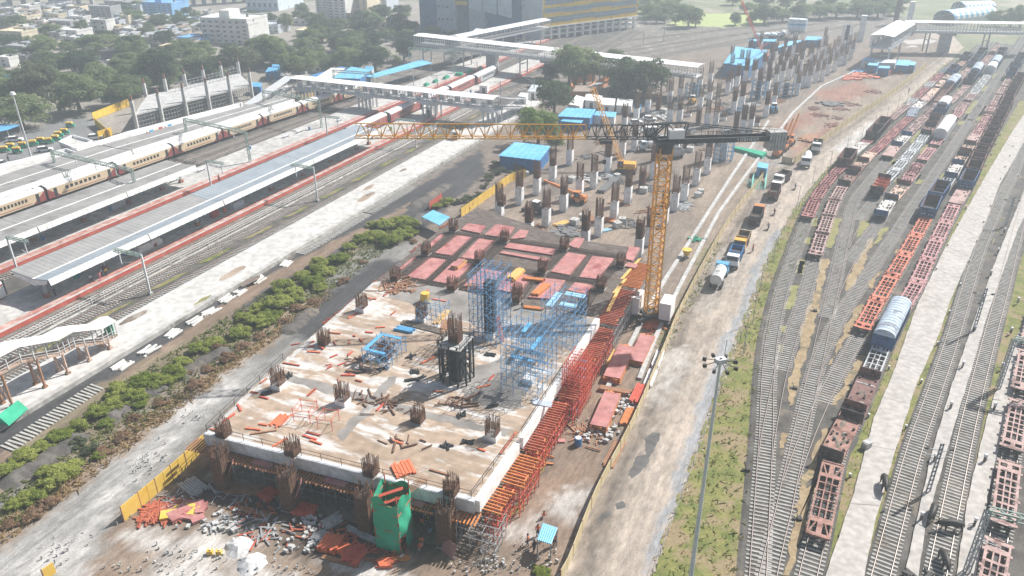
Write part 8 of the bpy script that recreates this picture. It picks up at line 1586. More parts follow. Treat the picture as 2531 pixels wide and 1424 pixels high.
for k, x, y, z, sh, lg, ps, hat, nm in (('c3', 440, 1262, .06, 'vest', 'cloth_dark', 'stand', None, 'worker in orange vest walking left of the blue sunshade'), ('c3', 473, 1296, .06, 'cloth_dark', 'cloth_dark', 'stand', None, 'dark clad worker standing just left of the sunshade stand'), ('c3', 525, 1120, .06, 'vest', 'white_paint', 'sit', None, 'worker in orange vest squatting alone on open ground'), ('c3', 578, 1262, .06, 'vest', 'cloth_dark', 'stand', None, 'worker in orange vest right of the blue sunshade'), ('c3', 492, 1210, .06, 'vest', 'cloth_dark', 'stand', None, 'worker half hidden behind the blue sunshade'),
  ('d2', 742, 655, .06, 'conc', 'cloth_dark', 'sit', None, 'worker in white shirt sitting on orange planks at the bottom'), ('d2', 690, 600, .06, 'vest', 'cloth_dark', 'sit', None, 'worker in red vest squatting left of the net tower foot'), ('d2', 875, 570, .06, 'vest', 'conc', 'sit', None, 'worker in striped vest crouching before the right rebar cage'), ('d2', 880, 530, .06, 'vest', 'white_paint', 'sit', None, 'second crouching worker right of the net tower'), ('d2', 812, 410, .06, 'cloth_dark', 'cloth_dark', 'stand', 'fence_yellow', 'yellow helmeted worker standing right behind the net tower'), ('d2', 885, 425, .17, 'vest', 'cloth_dark', 'stand', None, 'worker bending under the slab beside the net tower'), ('d2', 935, 425, .17, 'cloth_dark', 'cloth_dark', 'stand', 'fence_yellow', 'yellow helmeted worker deep under the slab edge'), ('d2', 945, 470, .06, 'sheet_blue', 'vest', 'sit', None, 'worker in blue shirt squatting by the right rebar cage'), ('d2', 800, 480, .06, 'vest', 'cloth_dark', 'sit', None, 'worker in dark red squatting at the net tower corner'),
  ('d2', 1410, 270, .06, 'cloth_dark', 'cloth_dark', 'stand', None, 'dark clad worker standing beside the red joist frames'), ('r8', 2195, 950, 5.9, 'h_mid', 'cloth_dark', 'stand', 'sheet_blue', 'worker with blue helmet standing on the slab'), ('r8', 2325, 955, 5.9, 'h_white', 'cloth_dark', 'stand', None, 'worker in pale shirt standing on the slab by the tank')): person(nm, q(k, x, y, z), random.uniform(0, 6), sh, lg, ps, hat, W)
for k, x, y, z, sh, lg, nm in (('b1', 768, 1080, .86, 'h_mid', 'cloth_dark', 'man in grey walking on the red edged platform'), ('b1', 843, 1058, .86, 'cloth_pink', 'cloth_pink', 'woman in pink dress walking on the red edged platform'), ('b1', 897, 1022, .86, 'fence_yellow', 'cloth_dark', 'person in yellow shirt walking near the parked motorbikes'), ('b1', 858, 1028, .86, 'h_white', 'cloth_dark', 'person in white shirt beside the motorbikes on the platform'), ('b1', 468, 1195, .86, 'cloth_dark', 'cloth_dark', 'man in dark clothes under the near end of the canopy'), ('b1', 1838, 232, .86, 'vest', 'cloth_dark', 'person in red standing on the middle platform edge'), ('b4', 205, 822, .13, 'vest', 'cloth_dark', 'person in orange walking on the service road'), ('a4', 1510, 780, .13, 'cloth_dark', 'cloth_dark', 'dark figure far along the service road'), ('a1', 180, 1290, .06, 'h_white', 'cloth_dark', 'man in white among the auto rickshaws'), ('a1', 75, 1355, .06, 'cloth_dark', 'cloth_dark', 'dark clad person near the left edge of the forecourt'), ('a1', 440, 1035, .06, 'h_white', 'cloth_dark', 'pale clad person beside the forecourt kerb')): person(nm, q(k, x, y, z), random.uniform(0, 6), sh, lg, group='people about the station and road')
for k, x, y, sh, nm in (('b4', 335, 635, 'h_mid', 'motorbike ridden away along the middle of the road'), ('b4', 560, 298, 'conc', 'motorbike ridden by a pale figure, farthest up the road'), ('b4', 386, 512, 'red_paint', 'motorbike ridden by a person in red')):
 p = q(k, x, y, .13); e = thing('motorbike', nm, 'motorbike', p, ra, 'motorbikes on the road'); MB().box((0, 0, .45), (1.2, .25, .4)).obj('frame', M['cloth_dark'], e)
 for s in (-.65, .65): MB().tube((s, -.06, .3), (s, .06, .3), .3, 12).obj('wheel', M['black_steel'], e)
 MB().beam((.5, -.3, 1.0), (.5, .3, 1.0), .06).beam((.6, 0, .4), (.5, 0, 1.0), .08).obj('handlebar', M['black_steel'], e); person('rider of the %s' % nm, p + Vector((-.1, 0, .42)), ra, sh, 'cloth_dark', 'sit', None, 'riders')
bv_ = [(-.95, 0, 1.12), (-.4, 0, 1.06), (.3, 0, 1.08), (.75, 0, 1.12), (1.1, 0, 1.1), (1.38, 0, .98), (1.7, 0, .78), (-.85, .26, .72), (-.98, .27, .42), (-.9, .27, .04), (-.85, -.26, .72), (-.75, -.27, .42), (-.7, -.27, .04), (.6, .24, .62), (.62, .24, .34), (.56, .24, .04), (.6, -.24, .62), (.76, -.24, .34), (.74, -.24, .04), (-1.2, 0, 1.0), (-1.26, .05, .5), (1.2, .3, 1.24), (.98, .42, 1.34), (1.2, -.3, 1.24), (.98, -.42, 1.34), (1.3, .08, 1.06), (1.3, -.08, 1.06)]
be = [(0, 1), (1, 2), (2, 3), (3, 4), (4, 5), (5, 6), (0, 7), (7, 8), (8, 9), (0, 10), (10, 11), (11, 12), (3, 13), (13, 14), (14, 15), (3, 16), (16, 17), (17, 18), (0, 19), (19, 20), (5, 25), (25, 21), (21, 22), (5, 26), (26, 23), (23, 24)]
br = [.3, .4, .4, .36, .22, .17, .1, .15, .085, .07, .15, .085, .07, .13, .08, .07, .13, .08, .07, .05, .04, .045, .025, .045, .025, .06, .06]
BUF = skin(bv_, be, br, 'buffalo', ['hide'], lambda c: 0)
for k, x, y, rz, nm in (('y5', 45, 630, -1.9, 'black buffalo walking along the edge of the wide path'), ('y5', 475, 890, -2.2, 'black buffalo turned away between the narrow path and the rails'), ('y5', 640, 1015, R(175), 'large black buffalo grazing broadside across the rails'), ('y5', 575, 1320, -1.8, 'black buffalo seen from behind at the bottom of the rails')):
 o = link('buffalo', BUF, None, q(k, x, y, .24 if x < 100 else .1), rz); o.scale = (1.12,) * 3; tag(o, nm, 'buffalo', 'buffaloes in the yard')
def stack(name, label, a, b, w_, h, m, group, z=.06, nb=6, lid=None):
 A, B = Vector(a), Vector(b); o = (A + B) / 2; o.z = z; d = (B - A); L = d.length; rz = math.atan2(d.y, d.x); e = thing(name, label, 'stack', o, rz, group); mb = MB(); rows = max(1, int(h / .24))
 for r_ in range(rows):
  for i in range(nb): mb.box((random.uniform(-.25, .25), -w_ / 2 + w_ * (i + .5) / nb, r_ * h / rows), (L + random.uniform(-.4, .1), w_ / nb * .82, h / rows * .92))
 mb.obj('beams', M[m], e)['kind'] = 'stuff'
 if lid: MB().box((.2, 0, h), (L * .93, w_ * .98, .12)).obj('cover_panel', M[lid], e)
S = lambda k, *p: [q(k, x, y, .06) for x, y in p]
for k, a, b, w_, h, m, lid, nm in (('c3', (1075, 165), (1005, 310), 2.4, .8, 'timber_orange', 'ply_red', 'red topped beam stack nearest the crane foot'), ('c3', (965, 225), (880, 405), 2.6, 1.0, 'timber_orange', 'ply_red', 'long red topped beam stack left of the white trough boxes'), ('c3', (890, 475), (810, 665), 2.4, 1.0, 'timber_orange', 'ply_red', 'red topped beam stack in the open yard beside the fence'), ('c3', (915, 240), (870, 320), 1.4, .5, 'timber_yellow', None, 'loose yellow beam stack beside the red topped stacks'), ('c3', (815, 435), (985, 465), 1.0, .6, 'timber_brown', None, 'long brown beams lying crosswise between the stacks'), ('c3', (1140, 245), (1110, 325), 1.2, .6, 'white_sheet', None, 'upper of two white trough boxes along the fence'), ('c3', (1105, 340), (1070, 425), 1.3, .6, 'white_sheet', None, 'lower of two white trough boxes along the fence'), ('c3', (1045, 430), (1000, 520), 1.6, .9, 'steel_red', None, 'red lattice frames stacked beside the fence'), ('c3', (985, 545), (945, 630), 1.2, .5, 'timber_orange', None, 'orange beams piled against the fence'), ('c3', (930, 710), (860, 850), 1.6, .25, 'timber_brown', None, 'brown rebar bundle lying against the fence'), ('c3', (600, 610), (575, 690), .9, .3, 'timber_yellow', None, 'yellow planks beside the red joist frames'),
  ('d2', (265, 490), (190, 610), 2.2, .7, 'vest', None, 'tall bright orange prop stack, left of the pair'), ('d2', (450, 560), (350, 680), 2.2, .5, 'steel_red', None, 'bright red prop stack, right of the pair'), ('d2', (335, 530), (280, 620), 1.0, .3, 'vest', None, 'narrow orange prop bundle between two larger stacks'), ('d2', (670, 685), (560, 690), 1.2, .5, 'vest', None, 'small orange prop stack at the bottom edge'), ('d2', (200, 470), (110, 540), 1.6, .6, 'pipe_grey', None, 'pile of grey steel pipes beside the orange prop stack'), ('d2', (300, 345), (170, 420), 1.8, .3, 'conc', None, 'row of grey concrete posts on the ground'), ('d2', (350, 430), (690, 590), .8, .3, 'conc', None, 'long grey planks on the ground before the net tower'), ('d2', (160, 630), (430, 705), .6, .2, 'timber_brown', None, 'long brown planks in front of the prop stacks'), ('d2', (670, 650), (800, 645), .7, .25, 'timber_orange', None, 'orange planks the sitting worker rests on'), ('d1', (880, 275), (1140, 350), .7, .2, 'timber_brown', None, 'long brown plank across the shaded ground'),
  ('d1', (520, 90), (640, 180), 2.2, .4, 'pipe_grey', None, 'grey pipes scattered beside the left rebar cage'), ('d1', (810, 150), (1070, 160), 1.6, .35, 'timber_brown', None, 'brown timber pile between the left cages'), ('d1', (1080, 165), (1160, 215), 2.0, .5, 'steel_red', None, 'red prop pile behind the second cage'), ('d1', (1310, 290), (1450, 320), 2.0, .5, 'steel_red', None, 'red panels and props right of the second cage'), ('d3', (490, 510), (590, 470), 1.8, .4, 'timber_yellow', None, 'orange yellow timber pile behind the shuttering'), ('d3', (930, 450), (1060, 490), 1.6, .5, 'timber_orange', None, 'orange beam pile beside the white columns'), ('d3', (790, 420), (830, 480), 1.2, .5, 'timber_brown', None, 'brown beams leaning beside a column'), ('d3', (905, 560), (975, 540), 1.2, .4, 'pale_blue', None, 'pale blue tube stack behind the shuttering'), ('d3', (890, 210), (1040, 80), 2.0, .8, 'h_dark', None, 'dark steel truss lying among the columns')):
 A, B = S(k, a, b); stack('material_stack', nm, A, B, w_, h, m, 'material stacks', nb=7, lid=lid)
for k, a, b, w_, h, m, nm in (('r8', (1640, 410), (1530, 500), 1.4, .5, 'timber_yellow', 'red topped timber pack on the shuttering'), ('b3', (300, 985), (215, 1065), 1.6, .6, 'timber_yellow', 'stack of yellow beams on the shuttering'), ('b3', (320, 1050), (490, 1070), .9, .4, 'timber_orange', 'orange beams lying crosswise on the shuttering'), ('b3', (520, 1100), (410, 1190), 1.4, .4, 'timber_orange', 'orange planks on the shuttering panel'), ('b3', (320, 1290), (490, 1310), .8, .3, 'timber_orange', 'orange planks on the slab below the shuttering'), ('r8', (920, 1120), (1400, 1240), 1.5, .15, 'timber_old', 'long dark bars lying on the slab'), ('r8', (1460, 990), (1310, 1150), .9, .25, 'timber_yellow', 'pale yellow planks on the slab'), ('r8', (850, 1200), (1050, 1240), 1.2, .4, 'sheet_blue', 'bright blue tubes stacked on the slab'), ('r8', (1460, 1100), (1400, 1250), 1.4, .15, 'timber_brown', 'brown bars beside the column form'), ('r7', (420, 400), (500, 560), 2.4, .25, 'vest', 'heap of orange channels at the near slab edge'), ('r6', (1080, 310), (930, 450), 1.6, .15, 'vest', 'fan of orange tubes on the slab'), ('c2', (1790, 500), (1900, 520), 1.2, .15, 'h_mid', 'blue grey bars on the slab')):
 stack('material_stack', nm, q(k, *a, 5.9), q(k, *b, 5.9), w_, h, m, 'material stacks on the slab', 5.92, lid='ply_red' if 'topped' in nm else None)
pts = [('r6', 600, 470, 780, 490), ('r6', 1320, 515, 1480, 555), ('r6', 1275, 555, 1435, 605), ('r6', 1360, 610, 1500, 660), ('r6', 1340, 90, 1430, 10), ('r6', 2140, 265, 2230, 180), ('r6', 2310, 610, 2450, 655), ('r6', 190, 480, 280, 500), ('r6', 330, 400, 480, 300), ('r6', 760, 420, 860, 435), ('r6', 660, 50, 750, 60), ('r6', 770, 100, 870, 125), ('r6', 920, 690, 1090, 590), ('r6', 660, 540, 970, 495), ('r6', 510, 190, 550, 270), ('r7', 1330, 235, 1425, 265), ('r7', 1600, 300, 1790, 40), ('r7', 770, 480, 1010, 550), ('c2', 600, 470, 640, 435), ('c2', 855, 385, 890, 395), ('c2', 780, 360, 855, 362), ('c2', 1200, 300, 1275, 265), ('c2', 1265, 445, 1320, 450), ('c2', 1560, 390, 1590, 360), ('c2', 1500, 430, 1570, 410), ('c2', 470, 295, 560, 310), ('c2', 815, 255, 840, 235), ('c2', 600, 235, 670, 240), ('c2', 350, 405, 385, 380), ('c2', 300, 450, 340, 455), ('r8', 870, 770, 920, 740), ('r8', 790, 1040, 840, 1000), ('r8', 530, 850, 620, 855), ('r8', 290, 1080, 390, 1015), ('r8', 700, 820, 830, 740), ('r8', 1200, 770, 1230, 745), ('r8', 1260, 850, 1440, 880), ('r8', 60, 1245, 200, 1260), ('r8', 490, 1240, 580, 1250), ('r8', 610, 1190, 720, 1180)]
for i, (k, x0, y0, x1, y1) in enumerate(pts):
 A, B = q(k, x0, y0, 5.92), q(k, x1, y1, 5.92); mb = MB((A + B) / 2); c = ('vest', 'timber_red', 'steel_red')[i % 3] if i not in (13, 17) else 'timber_brown'; d = (B - A).normalized(); r_ = Vector((d.y, -d.x, 0)) * .11
 mb.beam(A + Vector((0, 0, .08)), B + Vector((0, 0, .08)), .24, .14)
 tag(mb.obj('steel_channel', M[c]), 'orange red channel lying loose on the slab, %s of the scattered ones' % ORD[i], 'channel', 'loose channels on the slab')
bl_ = [(880, 345), (1000, 330), (1150, 265), (1170, 345), (1150, 390), (1200, 380), (500, 365), (1570, 255), (1580, 530), (1420, 575), (1340, 740), (1450, 720), (380, 460)]
for i, (x, y) in enumerate(bl_):
 p = q('c2', x, y, 5.92); mb = MB(p)
 for j in range(4): mb.box((p.x + .3 * j - .5, p.y + .1 * j, p.z), (.16, .9, .22), .5 + i)
 mb.box((p.x, p.y, p.z + .02), (1.5, .14, .2), i * .8 + .2).box((p.x, p.y + .3, p.z + .03), (1.5, .14, .19), i * .8 + .2); tag(mb.obj('form_piece', M['form_dark']), 'black steel form piece lying on the slab, %s of the scattered ones' % ORD[i], 'form piece', 'black form pieces on the slab')
p = q('r8', 1195, 880, 5.92); e = thing('water_tank', 'yellow tank on the slab behind the scaffolded cage', 'tank', p); MB().tube((0, 0, .3), (0, 0, 1.6), .9, 12, .7).obj('drum', M['fence_yellow'], e); MB().box((0, 0, 0), (1.5, 1.5, .3)).obj('frame', M['conc'], e)
p = q('c3', 705, 730, .06); e = thing('barrel', 'blue barrel standing alone in the right hand yard', 'barrel', p); MB().tube((0, 0, 0), (0, 0, 1.2), .5, 14).tube((0, 0, .55), (0, 0, .65), .53, 14).obj('drum', M['sheet_blue_dk'], e); MB().tube((0, 0, 1.2), (0, 0, 1.26), .4, 12).obj('lid', M['white_paint'], e)
def scatter(name, poly, n, m, seed, smin, smax, z=.11, flat=False):
 rr = random.Random(seed); pl = [(p.x, p.y) for p in al(poly)]; xs = [p[0] for p in pl]; ys = [p[1] for p in pl]; mb = MB((sum(xs) / len(xs), sum(ys) / len(ys), z)); k = 0; C = [(rr.uniform(min(xs), max(xs)), rr.uniform(min(ys), max(ys))) for _ in range(max(4, n // 9))]
 C = [c for c in C if inside(np.array([c[0]]), np.array([c[1]]), pl)[0]] or C
 while k < n:
  cx, cy = rr.choice(C); x, y = rr.gauss(cx, 1.3), rr.gauss(cy, 1.3); k += .02
  if not inside(np.array([x]), np.array([y]), pl)[0]: continue
  l, w_, h = rr.uniform(smin, smax), rr.uniform(.08, .22), rr.uniform(.06, .2);
  if flat: w_, h = l * rr.uniform(.4, .9), rr.uniform(.1, .45)
  mb.box((x, y, z + rr.uniform(0, .12)), (l, w_, h), rr.uniform(0, 3.14)); k += 1
 o = mb.obj(name, M[m], kind='stuff')
FIELD = [(1220, 540), (1370, 430), (1500, 330), (1680, 240), (1900, 150), (2080, 140), (1880, 300), (1760, 430), (1650, 600), (1600, 620), (1290, 590)]
STRIP = [(1910, 330), (2040, 240), (2150, 180), (2230, 185), (2110, 285), (1950, 390)]; RIGHT = [(1600, 800), (1680, 660), (1780, 480), (1840, 450), (1760, 610), (1660, 830), (1560, 1040), (1440, 1260), (1300, 1300), (1420, 1000)]; FRONT = [(300, 1300), (430, 1210), (560, 1200), (900, 1310), (1130, 1370), (1010, 1400), (700, 1370), (420, 1310)]
for i, (poly, n, m, a, b, fl_) in enumerate(((FIELD, 900, 'h_dark', .6, 3.4, False), (FIELD, 620, 'timber_brown', .8, 3.2, False), (FIELD, 260, 'conc', .5, 1.6, True), (FIELD, 460, 'steel_grey', .8, 3.4, False), (FIELD, 120, 'h_dark', 1, 2.2, True), (FIELD, 40, 'sheet_blue', .6, 2, False), (STRIP, 260, 'w_rust', .8, 3.0, False), (STRIP, 160, 'timber_brown', .8, 3.0, True), (STRIP, 120, 'h_dark', .5, 2.4, True), (RIGHT, 130, 'timber_brown', .4, 2.2, False), (RIGHT, 90, 'vest', .5, 2.0, False), (RIGHT, 160, 'conc', .15, .6, True), (FRONT, 120, 'timber_red', .5, 2.0, False), (FRONT, 110, 'conc', .15, .7, True), (FRONT, 110, 'pipe_grey', .6, 2.4, False), ([(0, 1424), (330, 1130), (560, 930), (640, 900), (420, 1130), (240, 1424)], 110, 'conc', .05, .22, True), ([(1300, 1060), (1420, 990), (1400, 1150), (1280, 1190)], 34, 'timber_orange', 1.0, 2.6, False), ([(1300, 1060), (1420, 990), (1400, 1150), (1280, 1190)], 24, 'ply_red', .5, 1.2, True), ([(240, 1424), (330, 1330), (700, 1390), (1100, 1390), (1380, 1300), (1390, 1424)], 220, 'conc', .05, .25, True), ([(2110, 175), (2250, 160), (2220, 195), (2080, 200)], 220, 'w_orange', .6, 2.5, True), ([(2110, 175), (2250, 160), (2220, 195), (2080, 200)], 90, 'sheet_blue', .6, 2.5, True), ([(330, 1300), (370, 1245), (470, 1240), (505, 1265), (440, 1290)], 260, 'timber_red', .8, 2.4, False), ([(320, 1295), (420, 1270), (470, 1250), (480, 1270)], 7, 'fence_yellow', 1.0, 2.0, True), ([(400, 1260), (500, 1250), (520, 1290), (440, 1310)], 30, 'ply_red', .9, 1.9, True), ([(640, 170), (760, 190), (700, 240), (600, 250)], 120, 'conc', .5, 2, True))): scatter('debris', poly, n, m, 60 + i, a, b, flat=fl_)
for pl_, n_, m_, a_, b_ in (([(540, 1060), (700, 910), (860, 770), (1080, 760), (1240, 800), (1400, 860), (1270, 1050), (1150, 1200), (850, 1130)], 110, 'rebar', .5, 2.6), ([(900, 740), (980, 700), (1180, 740), (1120, 800), (900, 790)], 80, 'timber_brown', .6, 3), ([(560, 1050), (860, 780), (1200, 850), (1240, 1000), (1120, 1150)], 16, 'steel_red', .4, 1.6)): scatter('debris', [(x, y + 42) for x, y in pl_], n_, m_, n_, a_, b_, z=5.93)
for a, b, h_ in (((0, 1212), (215, 1072), .9), ((250, 1050), (420, 938), .8), ((430, 940), (570, 858), .7), ((960, 610), (1050, 528), 1.0), ((1010, 520), (1110, 455), .9), ((700, 830), (780, 760), .5)):
 A, B = at(*a), at(*b); o = (A + B) / 2; n_ = 40; mb = MB(o); pr = []; d = (B - A).normalized(); r_ = Vector((d.y, -d.x, 0)); rg = random.Random(a[0])
 G_ = [[A.lerp(B, i / n_) + r_ * (t * 1.7 + .4 * wob(i * .5, h_)) + Vector((0, 0, max(.04, h_ * (1 - t * t) * min(1, i / 5, (n_ - i) / 5) * rg.uniform(.8, 1.15)))) for t in (-1, -.6, -.2, .2, .6, 1)] for i in range(n_ + 1)]
 mb.add(sum(G_, []), [(i * 6 + j, i * 6 + j + 1, i * 6 + j + 7, i * 6 + j + 6) for i in range(n_) for j in range(5)]); mb.obj('gravel', M['ballast'], kind='stuff', smooth=True)
for i, (x, y, sz) in enumerate(((1440, 542, 1.6), (1420, 555, 1.8), (1526, 562, 1.7), (1538, 550, 1.5), (1415, 450, 1.8), (1300, 434, 1.5), (1590, 476, 1.8), (1525, 440, 1.5), (1730, 357, 1.9), (1705, 375, 1.9), (1725, 487, 1.5), (1732, 478, 1.4), (1640, 280, 2), (1450, 560, 1.4))):
 p = at(x, y, .05); e = MB(p).box((p.x, p.y, p.z), (sz, sz * .9, sz * .75), i).box((p.x, p.y, p.z + sz * .75), (sz * .3, sz * .2, .1), i).obj('concrete_block', M['conc']); tag(e, 'grey concrete block on the ground among the columns, %s noted' % ORD[i], 'concrete block', 'concrete blocks among the columns')
for (a, b, nm) in ((910, 560, 'left pale cement heap before the slab'), (1000, 680, 'right pale cement heap before the slab')):
 p = q('d1', a, b, .05); rg = random.Random(a); mb = MB(p); n = 18; ring = [[(p.x + math.cos(t * .35) * r_ * rg.uniform(.85, 1.15), p.y + math.sin(t * .35) * r_ * rg.uniform(.85, 1.15), p.z + z) for t in range(n)] for r_, z in ((1.7, 0), (1.2, .4), (.6, .75))]
 V = sum(ring, []); mb.add(V + [(p.x, p.y, p.z + .85)], [(r_ * n + t, r_ * n + (t + 1) % n, (r_ + 1) * n + (t + 1) % n, (r_ + 1) * n + t) for r_ in range(2) for t in range(n)] + [(2 * n + t, 2 * n + (t + 1) % n, 3 * n) for t in range(n)]); tag(mb.obj('cement_heap', M['spill'] if 'spill' in M else M['conc']), nm, 'heap', 'cement heaps')
for x, y, nm in ((700, 610, 'left yellow can on the ground'), (765, 612, 'right yellow can on the ground')): p = q('d1', x, y, .06); e = thing('jerry_can', nm, 'can', p, 0, 'yellow cans'); MB().box((0, 0, 0), (.6, .45, .6)).obj('body', M['fence_yellow'], e); MB().tube((.1, 0, .6), (.1, 0, .75), .1, 8).obj('cap', M['white_paint'], e)
base = None; n_ = 0
def sl(a, b, n, far, lab):
 global base, n_
 for i in range(n):
  p = at(*a, .05).lerp(at(*b, .05), i / (n - 1)); l_ = lab % ORD[i]
  if base is None: o = MB().box((0, 0, 0), (2.7, .3, .22)).hexa([(-.9, -.1, .215), (.9, -.1, .215), (.9, .1, .215), (-.9, .1, .215), (-.8, -.08, .16), (.8, -.08, .16), (.8, .08, .16), (-.8, .08, .16)]).obj('concrete_sleeper', M['sleeper_mid']); base = o
  else: o = base.copy(); COL.objects.link(o)
  o.location = p; o.rotation_euler = (0, 0, SA - math.pi / 2 + random.uniform(-.08, .08)); tag(o, l_, 'sleeper', 'concrete sleepers laid in rows'); n_ += 1
sl((20, 1110), (240, 958), 26, 0, 'grey concrete sleeper of the near laid row, %s from the left'); sl((742, 628), (905, 532), 40, 0, 'grey concrete sleeper of the long laid row, %s from the near end'); sl((912, 527), (1018, 463), 28, 0, 'grey concrete sleeper of the far laid row, %s from its near end')
wb = None; ci = 0
for j, (x, y, n) in enumerate(((305, 905, 6), (372, 868, 6), (432, 825, 5), (485, 795, 5), (523, 772, 5), (563, 742, 6), (597, 722, 5), (640, 695, 5), (712, 652, 5), (1052, 428, 3), (1072, 418, 3), (1108, 392, 3), (1130, 382, 3))):
 for i in range(n):
  p = at(x, y, .05) + SN * (i - n / 2) * .38 + SD * random.uniform(-.5, .5)
  if wb is None: wb = MB().box((0, 0, 0), (2.7, .3, .24)).box((0, 0, .235), (.7, .2, .03)).obj('concrete_sleeper', M['sleeper_new']); o = wb
  else: o = wb.copy(); COL.objects.link(o)
  o.location = p + Vector((0, 0, .24 * (i % 2) * (j % 2))); o.rotation_euler = (0, 0, SA + R(4) + random.uniform(-.2, .2)); tag(o, 'white concrete sleeper, %s in the %s pile from the near end' % (ORD[i], ORD[j]), 'sleeper', 'white sleepers piled along the track bed'); ci += 1
p0, p1 = at(283, 846, .85), at(-30, 1030, .85); e = thing('covered_stair', 'rusty covered stair with zigzag white roof on the white platform', 'covered stair', p0); d = (p1 - p0); Ls = d.length; d.normalize(); r_ = Vector((d.y, -d.x, 0)); prof = [(0, 1.6), (.12, 1.6), (.34, 3.6), (.46, 3.6), (.72, 5.6), (1.0, 5.6)]
mb, rf, rl = MB(p0), MB(p0), MB(p0)
for (f0, z0), (f1, z1) in zip(prof, prof[1:]):
 a, b = p0 + d * Ls * f0 + Vector((0, 0, z0)), p0 + d * Ls * f1 + Vector((0, 0, z1)); mb.beam(a, b, 2.4, .3)
 for s in (-1, 1):
  rl.beam(a + r_ * s * 1.2 + Vector((0, 0, 1)), b + r_ * s * 1.2 + Vector((0, 0, 1)), .07).beam(a + r_ * s * 1.2 + Vector((0, 0, .55)), b + r_ * s * 1.2 + Vector((0, 0, .55)), .05)
  for t in range(3): c = a.lerp(b, t / 3) + r_ * s * 1.2; rl.beam(c, c + Vector((0, 0, 2.7)), .12)
  A, B = a + Vector((0, 0, 2.7)), b + Vector((0, 0, 2.7)); v = [A + r_ * s * 1.7, B + r_ * s * 1.7, B + Vector((0, 0, .55)), A + Vector((0, 0, .55))]; rf.hexa([x - Vector((0, 0, .1)) for x in v] + v)
mb.obj('stair', M['w_peach'], e); rf.obj('roof', M['white_clean'], e); rl.obj('railing', M['steel_pale'], e)
for f, z in ((.08, 1.4), (.26, 2.7), (.44, 3.4), (.62, 4.6), (.86, 5.4)):
 mb = MB(p0)
 for s in (-1, 1): c = p0 + d * Ls * f + r_ * s * 1.0; mb.beam(c, c + Vector((0, 0, z)), .25).box((c.x, c.y, .86), (.6, .6, .3), SA)
 c = p0 + d * Ls * f; mb.beam(c - r_, c + r_ + Vector((0, 0, z * .8)), .1).beam(c + r_, c - r_ + Vector((0, 0, z * .8)), .1); mb.obj('trestle', M['w_peach' if f < .6 else 'timber_brown'], e)
c = p0 + d * .4 + Vector((0, 0, 1.75)); MB(p0).beam(c - r_ * 1.1 + Vector((0, 0, 1)), c + r_ * 1.1 + Vector((0, 0, 1)), .1, 2).obj('green_screen', M['net_green'], e)
e = MB(at(20, 1025, .9)); a, b = at(0, 1045, .9), at(50, 1005, .9); e.hexa([a, b, b + SN * 1.6, a + SN * 1.8, a + Vector((0, 0, 1.2)), b + Vector((0, 0, 1.1)), b + SN * 1.5 + Vector((0, 0, .2)), a + SN * 1.6 + Vector((0, 0, .25))]); tag(e.obj('green_sheet', M['net_green']), 'green sheet draped at the left end of the white platform', 'sheet')
base = None
for i, (k, x, y) in enumerate((('b1', 360, 690), ('b1', 470, 630), ('b1', 660, 560), ('b1', 1120, 370), ('b1', 1280, 305), ('b1', 1390, 262), ('b1', 1460, 232), ('b1', 1690, 145), ('a2', 365, 1150), ('a2', 475, 1110), ('a2', 810, 1015), ('b1', 1250, 330))):
 p = q(k, x, y, .86); lab = 'grey platform bench, %s of those along the middle platform' % ORD[i]
 if base is None:
  base = thing('bench', lab, 'bench', p, SA, 'benches on the middle platform'); MB().box((0, 0, .42), (2.2, .5, .07)).obj('seat', M['steel_pale'], base); MB().box((0, .25, .5), (2.2, .06, .5)).obj('backrest', M['steel_pale'], base)
  for s in (-.9, .9): MB().box((s, 0, 0), (.1, .45, .42)).obj('leg', M['steel_grey'], base)
 else: dup(base, p, SA, lab)
for i, (k, x, y, m) in enumerate((('b1', 930, 475, 'sheet_blue_dk'), ('b1', 362, 718, 'sheet_blue_dk'), ('b1', 635, 1045, 'net_green'), ('b1', 655, 1035, 'sheet_blue_dk'), ('b1', 1042, 850, 'sheet_blue_dk'), ('b1', 1062, 842, 'net_green'), ('b1', 1585, 595, 'net_green'), ('b1', 1885, 485, 'vest'), ('a2', 560, 1090, 'sheet_blue_dk'), ('a2', 62, 1250, 'sheet_blue_dk'), ('a2', 1085, 1165, 'sheet_blue_dk'), ('a2', 1243, 1090, 'net_green'), ('a2', 1910, 778, 'sheet_blue_dk'))):
 p = q(k, x, y, .86); e = thing('litter_bin', '%s platform bin, %s in the list of bins' % ({'sheet_blue_dk': 'blue', 'net_green': 'green', 'vest': 'orange'}[m], ORD[i]), 'bin', p, SA, 'platform bins'); MB().tube((0, 0, 0), (0, 0, 1.0), .34, 10).obj('body', M[m], e); MB().tube((0, 0, 1.0), (0, 0, 1.08), .38, 10).obj('rim', M['steel_grey'], e)
for k, x, y, L_, m, nm in (('b1', 1800, 525, 1.8, 'coach_red', 'red and white kiosk under the grey canopy'), ('b1', 1250, 790, 6, 'white_sheet', 'long white bench block under the grey canopy'), ('b1', 1990, 445, 3.4, 'h_mid', 'stack of pale sacks under the grey canopy'), ('b1', 985, 445, 4, 'h_mid', 'pale sacks under the dull canopy')): p = q(k, x, y, .86); e = MB(p).box((p.x, p.y, p.z), (L_, 1.2, 1.0), SA).box((p.x, p.y, p.z + 1.0), (L_ * .9, 1.0, .35), SA).obj('platform_kiosk', M[m]); tag(e, nm, 'kiosk')
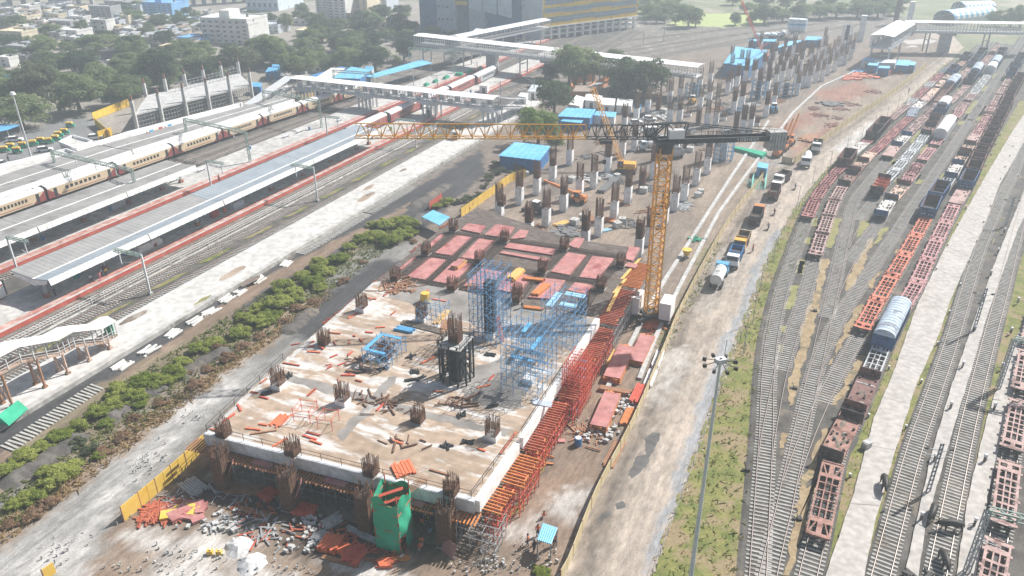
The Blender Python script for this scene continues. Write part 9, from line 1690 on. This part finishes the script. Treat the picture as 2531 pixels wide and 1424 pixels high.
for i, (x, y) in enumerate(((1615, 690), (1540, 718), (1700, 660), (1800, 630), (1900, 605), (1990, 580), (1710, 655), (1825, 632))): p = q('a2', x, y, .86); e = MB(p).box((p.x, p.y, p.z), (2.4, 1.3, .8), SA).box((p.x, p.y, p.z + .8), (1.6, .8, .3), SA + .3).obj('tarpaulin', M['net_green']); tag(e, 'green tarpaulin pile on the far platform, %s of them' % ORD[i], 'tarpaulin', 'green tarpaulin piles')
e = MB(at(1855, 378)); a = [q('a4', *v, 1.0) for v in ((40, 1235), (120, 1255), (285, 1305), (325, 1275), (200, 1250), (60, 1225))]; e.prism([(v.x, v.y) for v in a], .05, 1.0); tag(e.obj('green_sheet', M['net_green']), 'long green sheet on the ground below the crane counter jib', 'sheet')
e = MB(at(1723, 588)); a = at(1723, 588, .3)
for i in range(14): e.box((a.x + random.gauss(0, .8), a.y + random.gauss(0, .8), .2), (1.0, .2, .25), i)
tag(e.obj('green_net_heap', M['net_green']), 'heap of green netting on the crane track floor', 'net heap')
e = thing('frame_stack', 'turquoise scaffold frames stacked beside the gate fence', 'scaffolding', q('b4', 215, 270)); b = MB()
for i in range(9):
 for s in (-1, 1): b.beam((s * 1.6 + i * .12, -3.2 + i * .4, .2 + .18 * i), (s * 1.6 + 1.8 + i * .12, 1.5 + i * .4, .2 + .18 * i), .12)
 b.beam((-1.6, -3 + i * .6, .3 + .1 * i), (1.8, -3 + i * .6, .3 + .1 * i), .1)
b.obj('frame', mat('turquoise', (.25, .62, .55)), e)
e = thing('funnel_bucket', 'yellow concrete skip on the crane track floor', 'skip', at(1696, 638)); MB().tube((0, 0, .5), (0, 0, 1.9), .35, 12, 1.0).obj('bucket', M['fence_yellow'], e); MB().box((0, 0, 0), (.9, .9, .5)).obj('frame', M['steel_grey'], e)
# ================================================================ HAZE
hz = MB((0, 400, 30)).box((0, 850, -1.02), (2900, 2900, 76))
hm = bpy.data.materials.new('haze'); hm.use_nodes = True
for n_ in list(hm.node_tree.nodes):
 if n_.type == 'BSDF_PRINCIPLED': hm.node_tree.nodes.remove(n_)
pv = hm.node_tree.nodes.new('ShaderNodeVolumePrincipled')
pv.inputs['Color'].default_value = (.80, .91, 1, 1); pv.inputs['Density'].default_value = .00075; pv.inputs['Anisotropy'].default_value = .25
hm.node_tree.links.new(pv.outputs[0], hm.node_tree.nodes['Material Output'].inputs['Volume'])
hz.obj('haze', hm, kind='stuff')
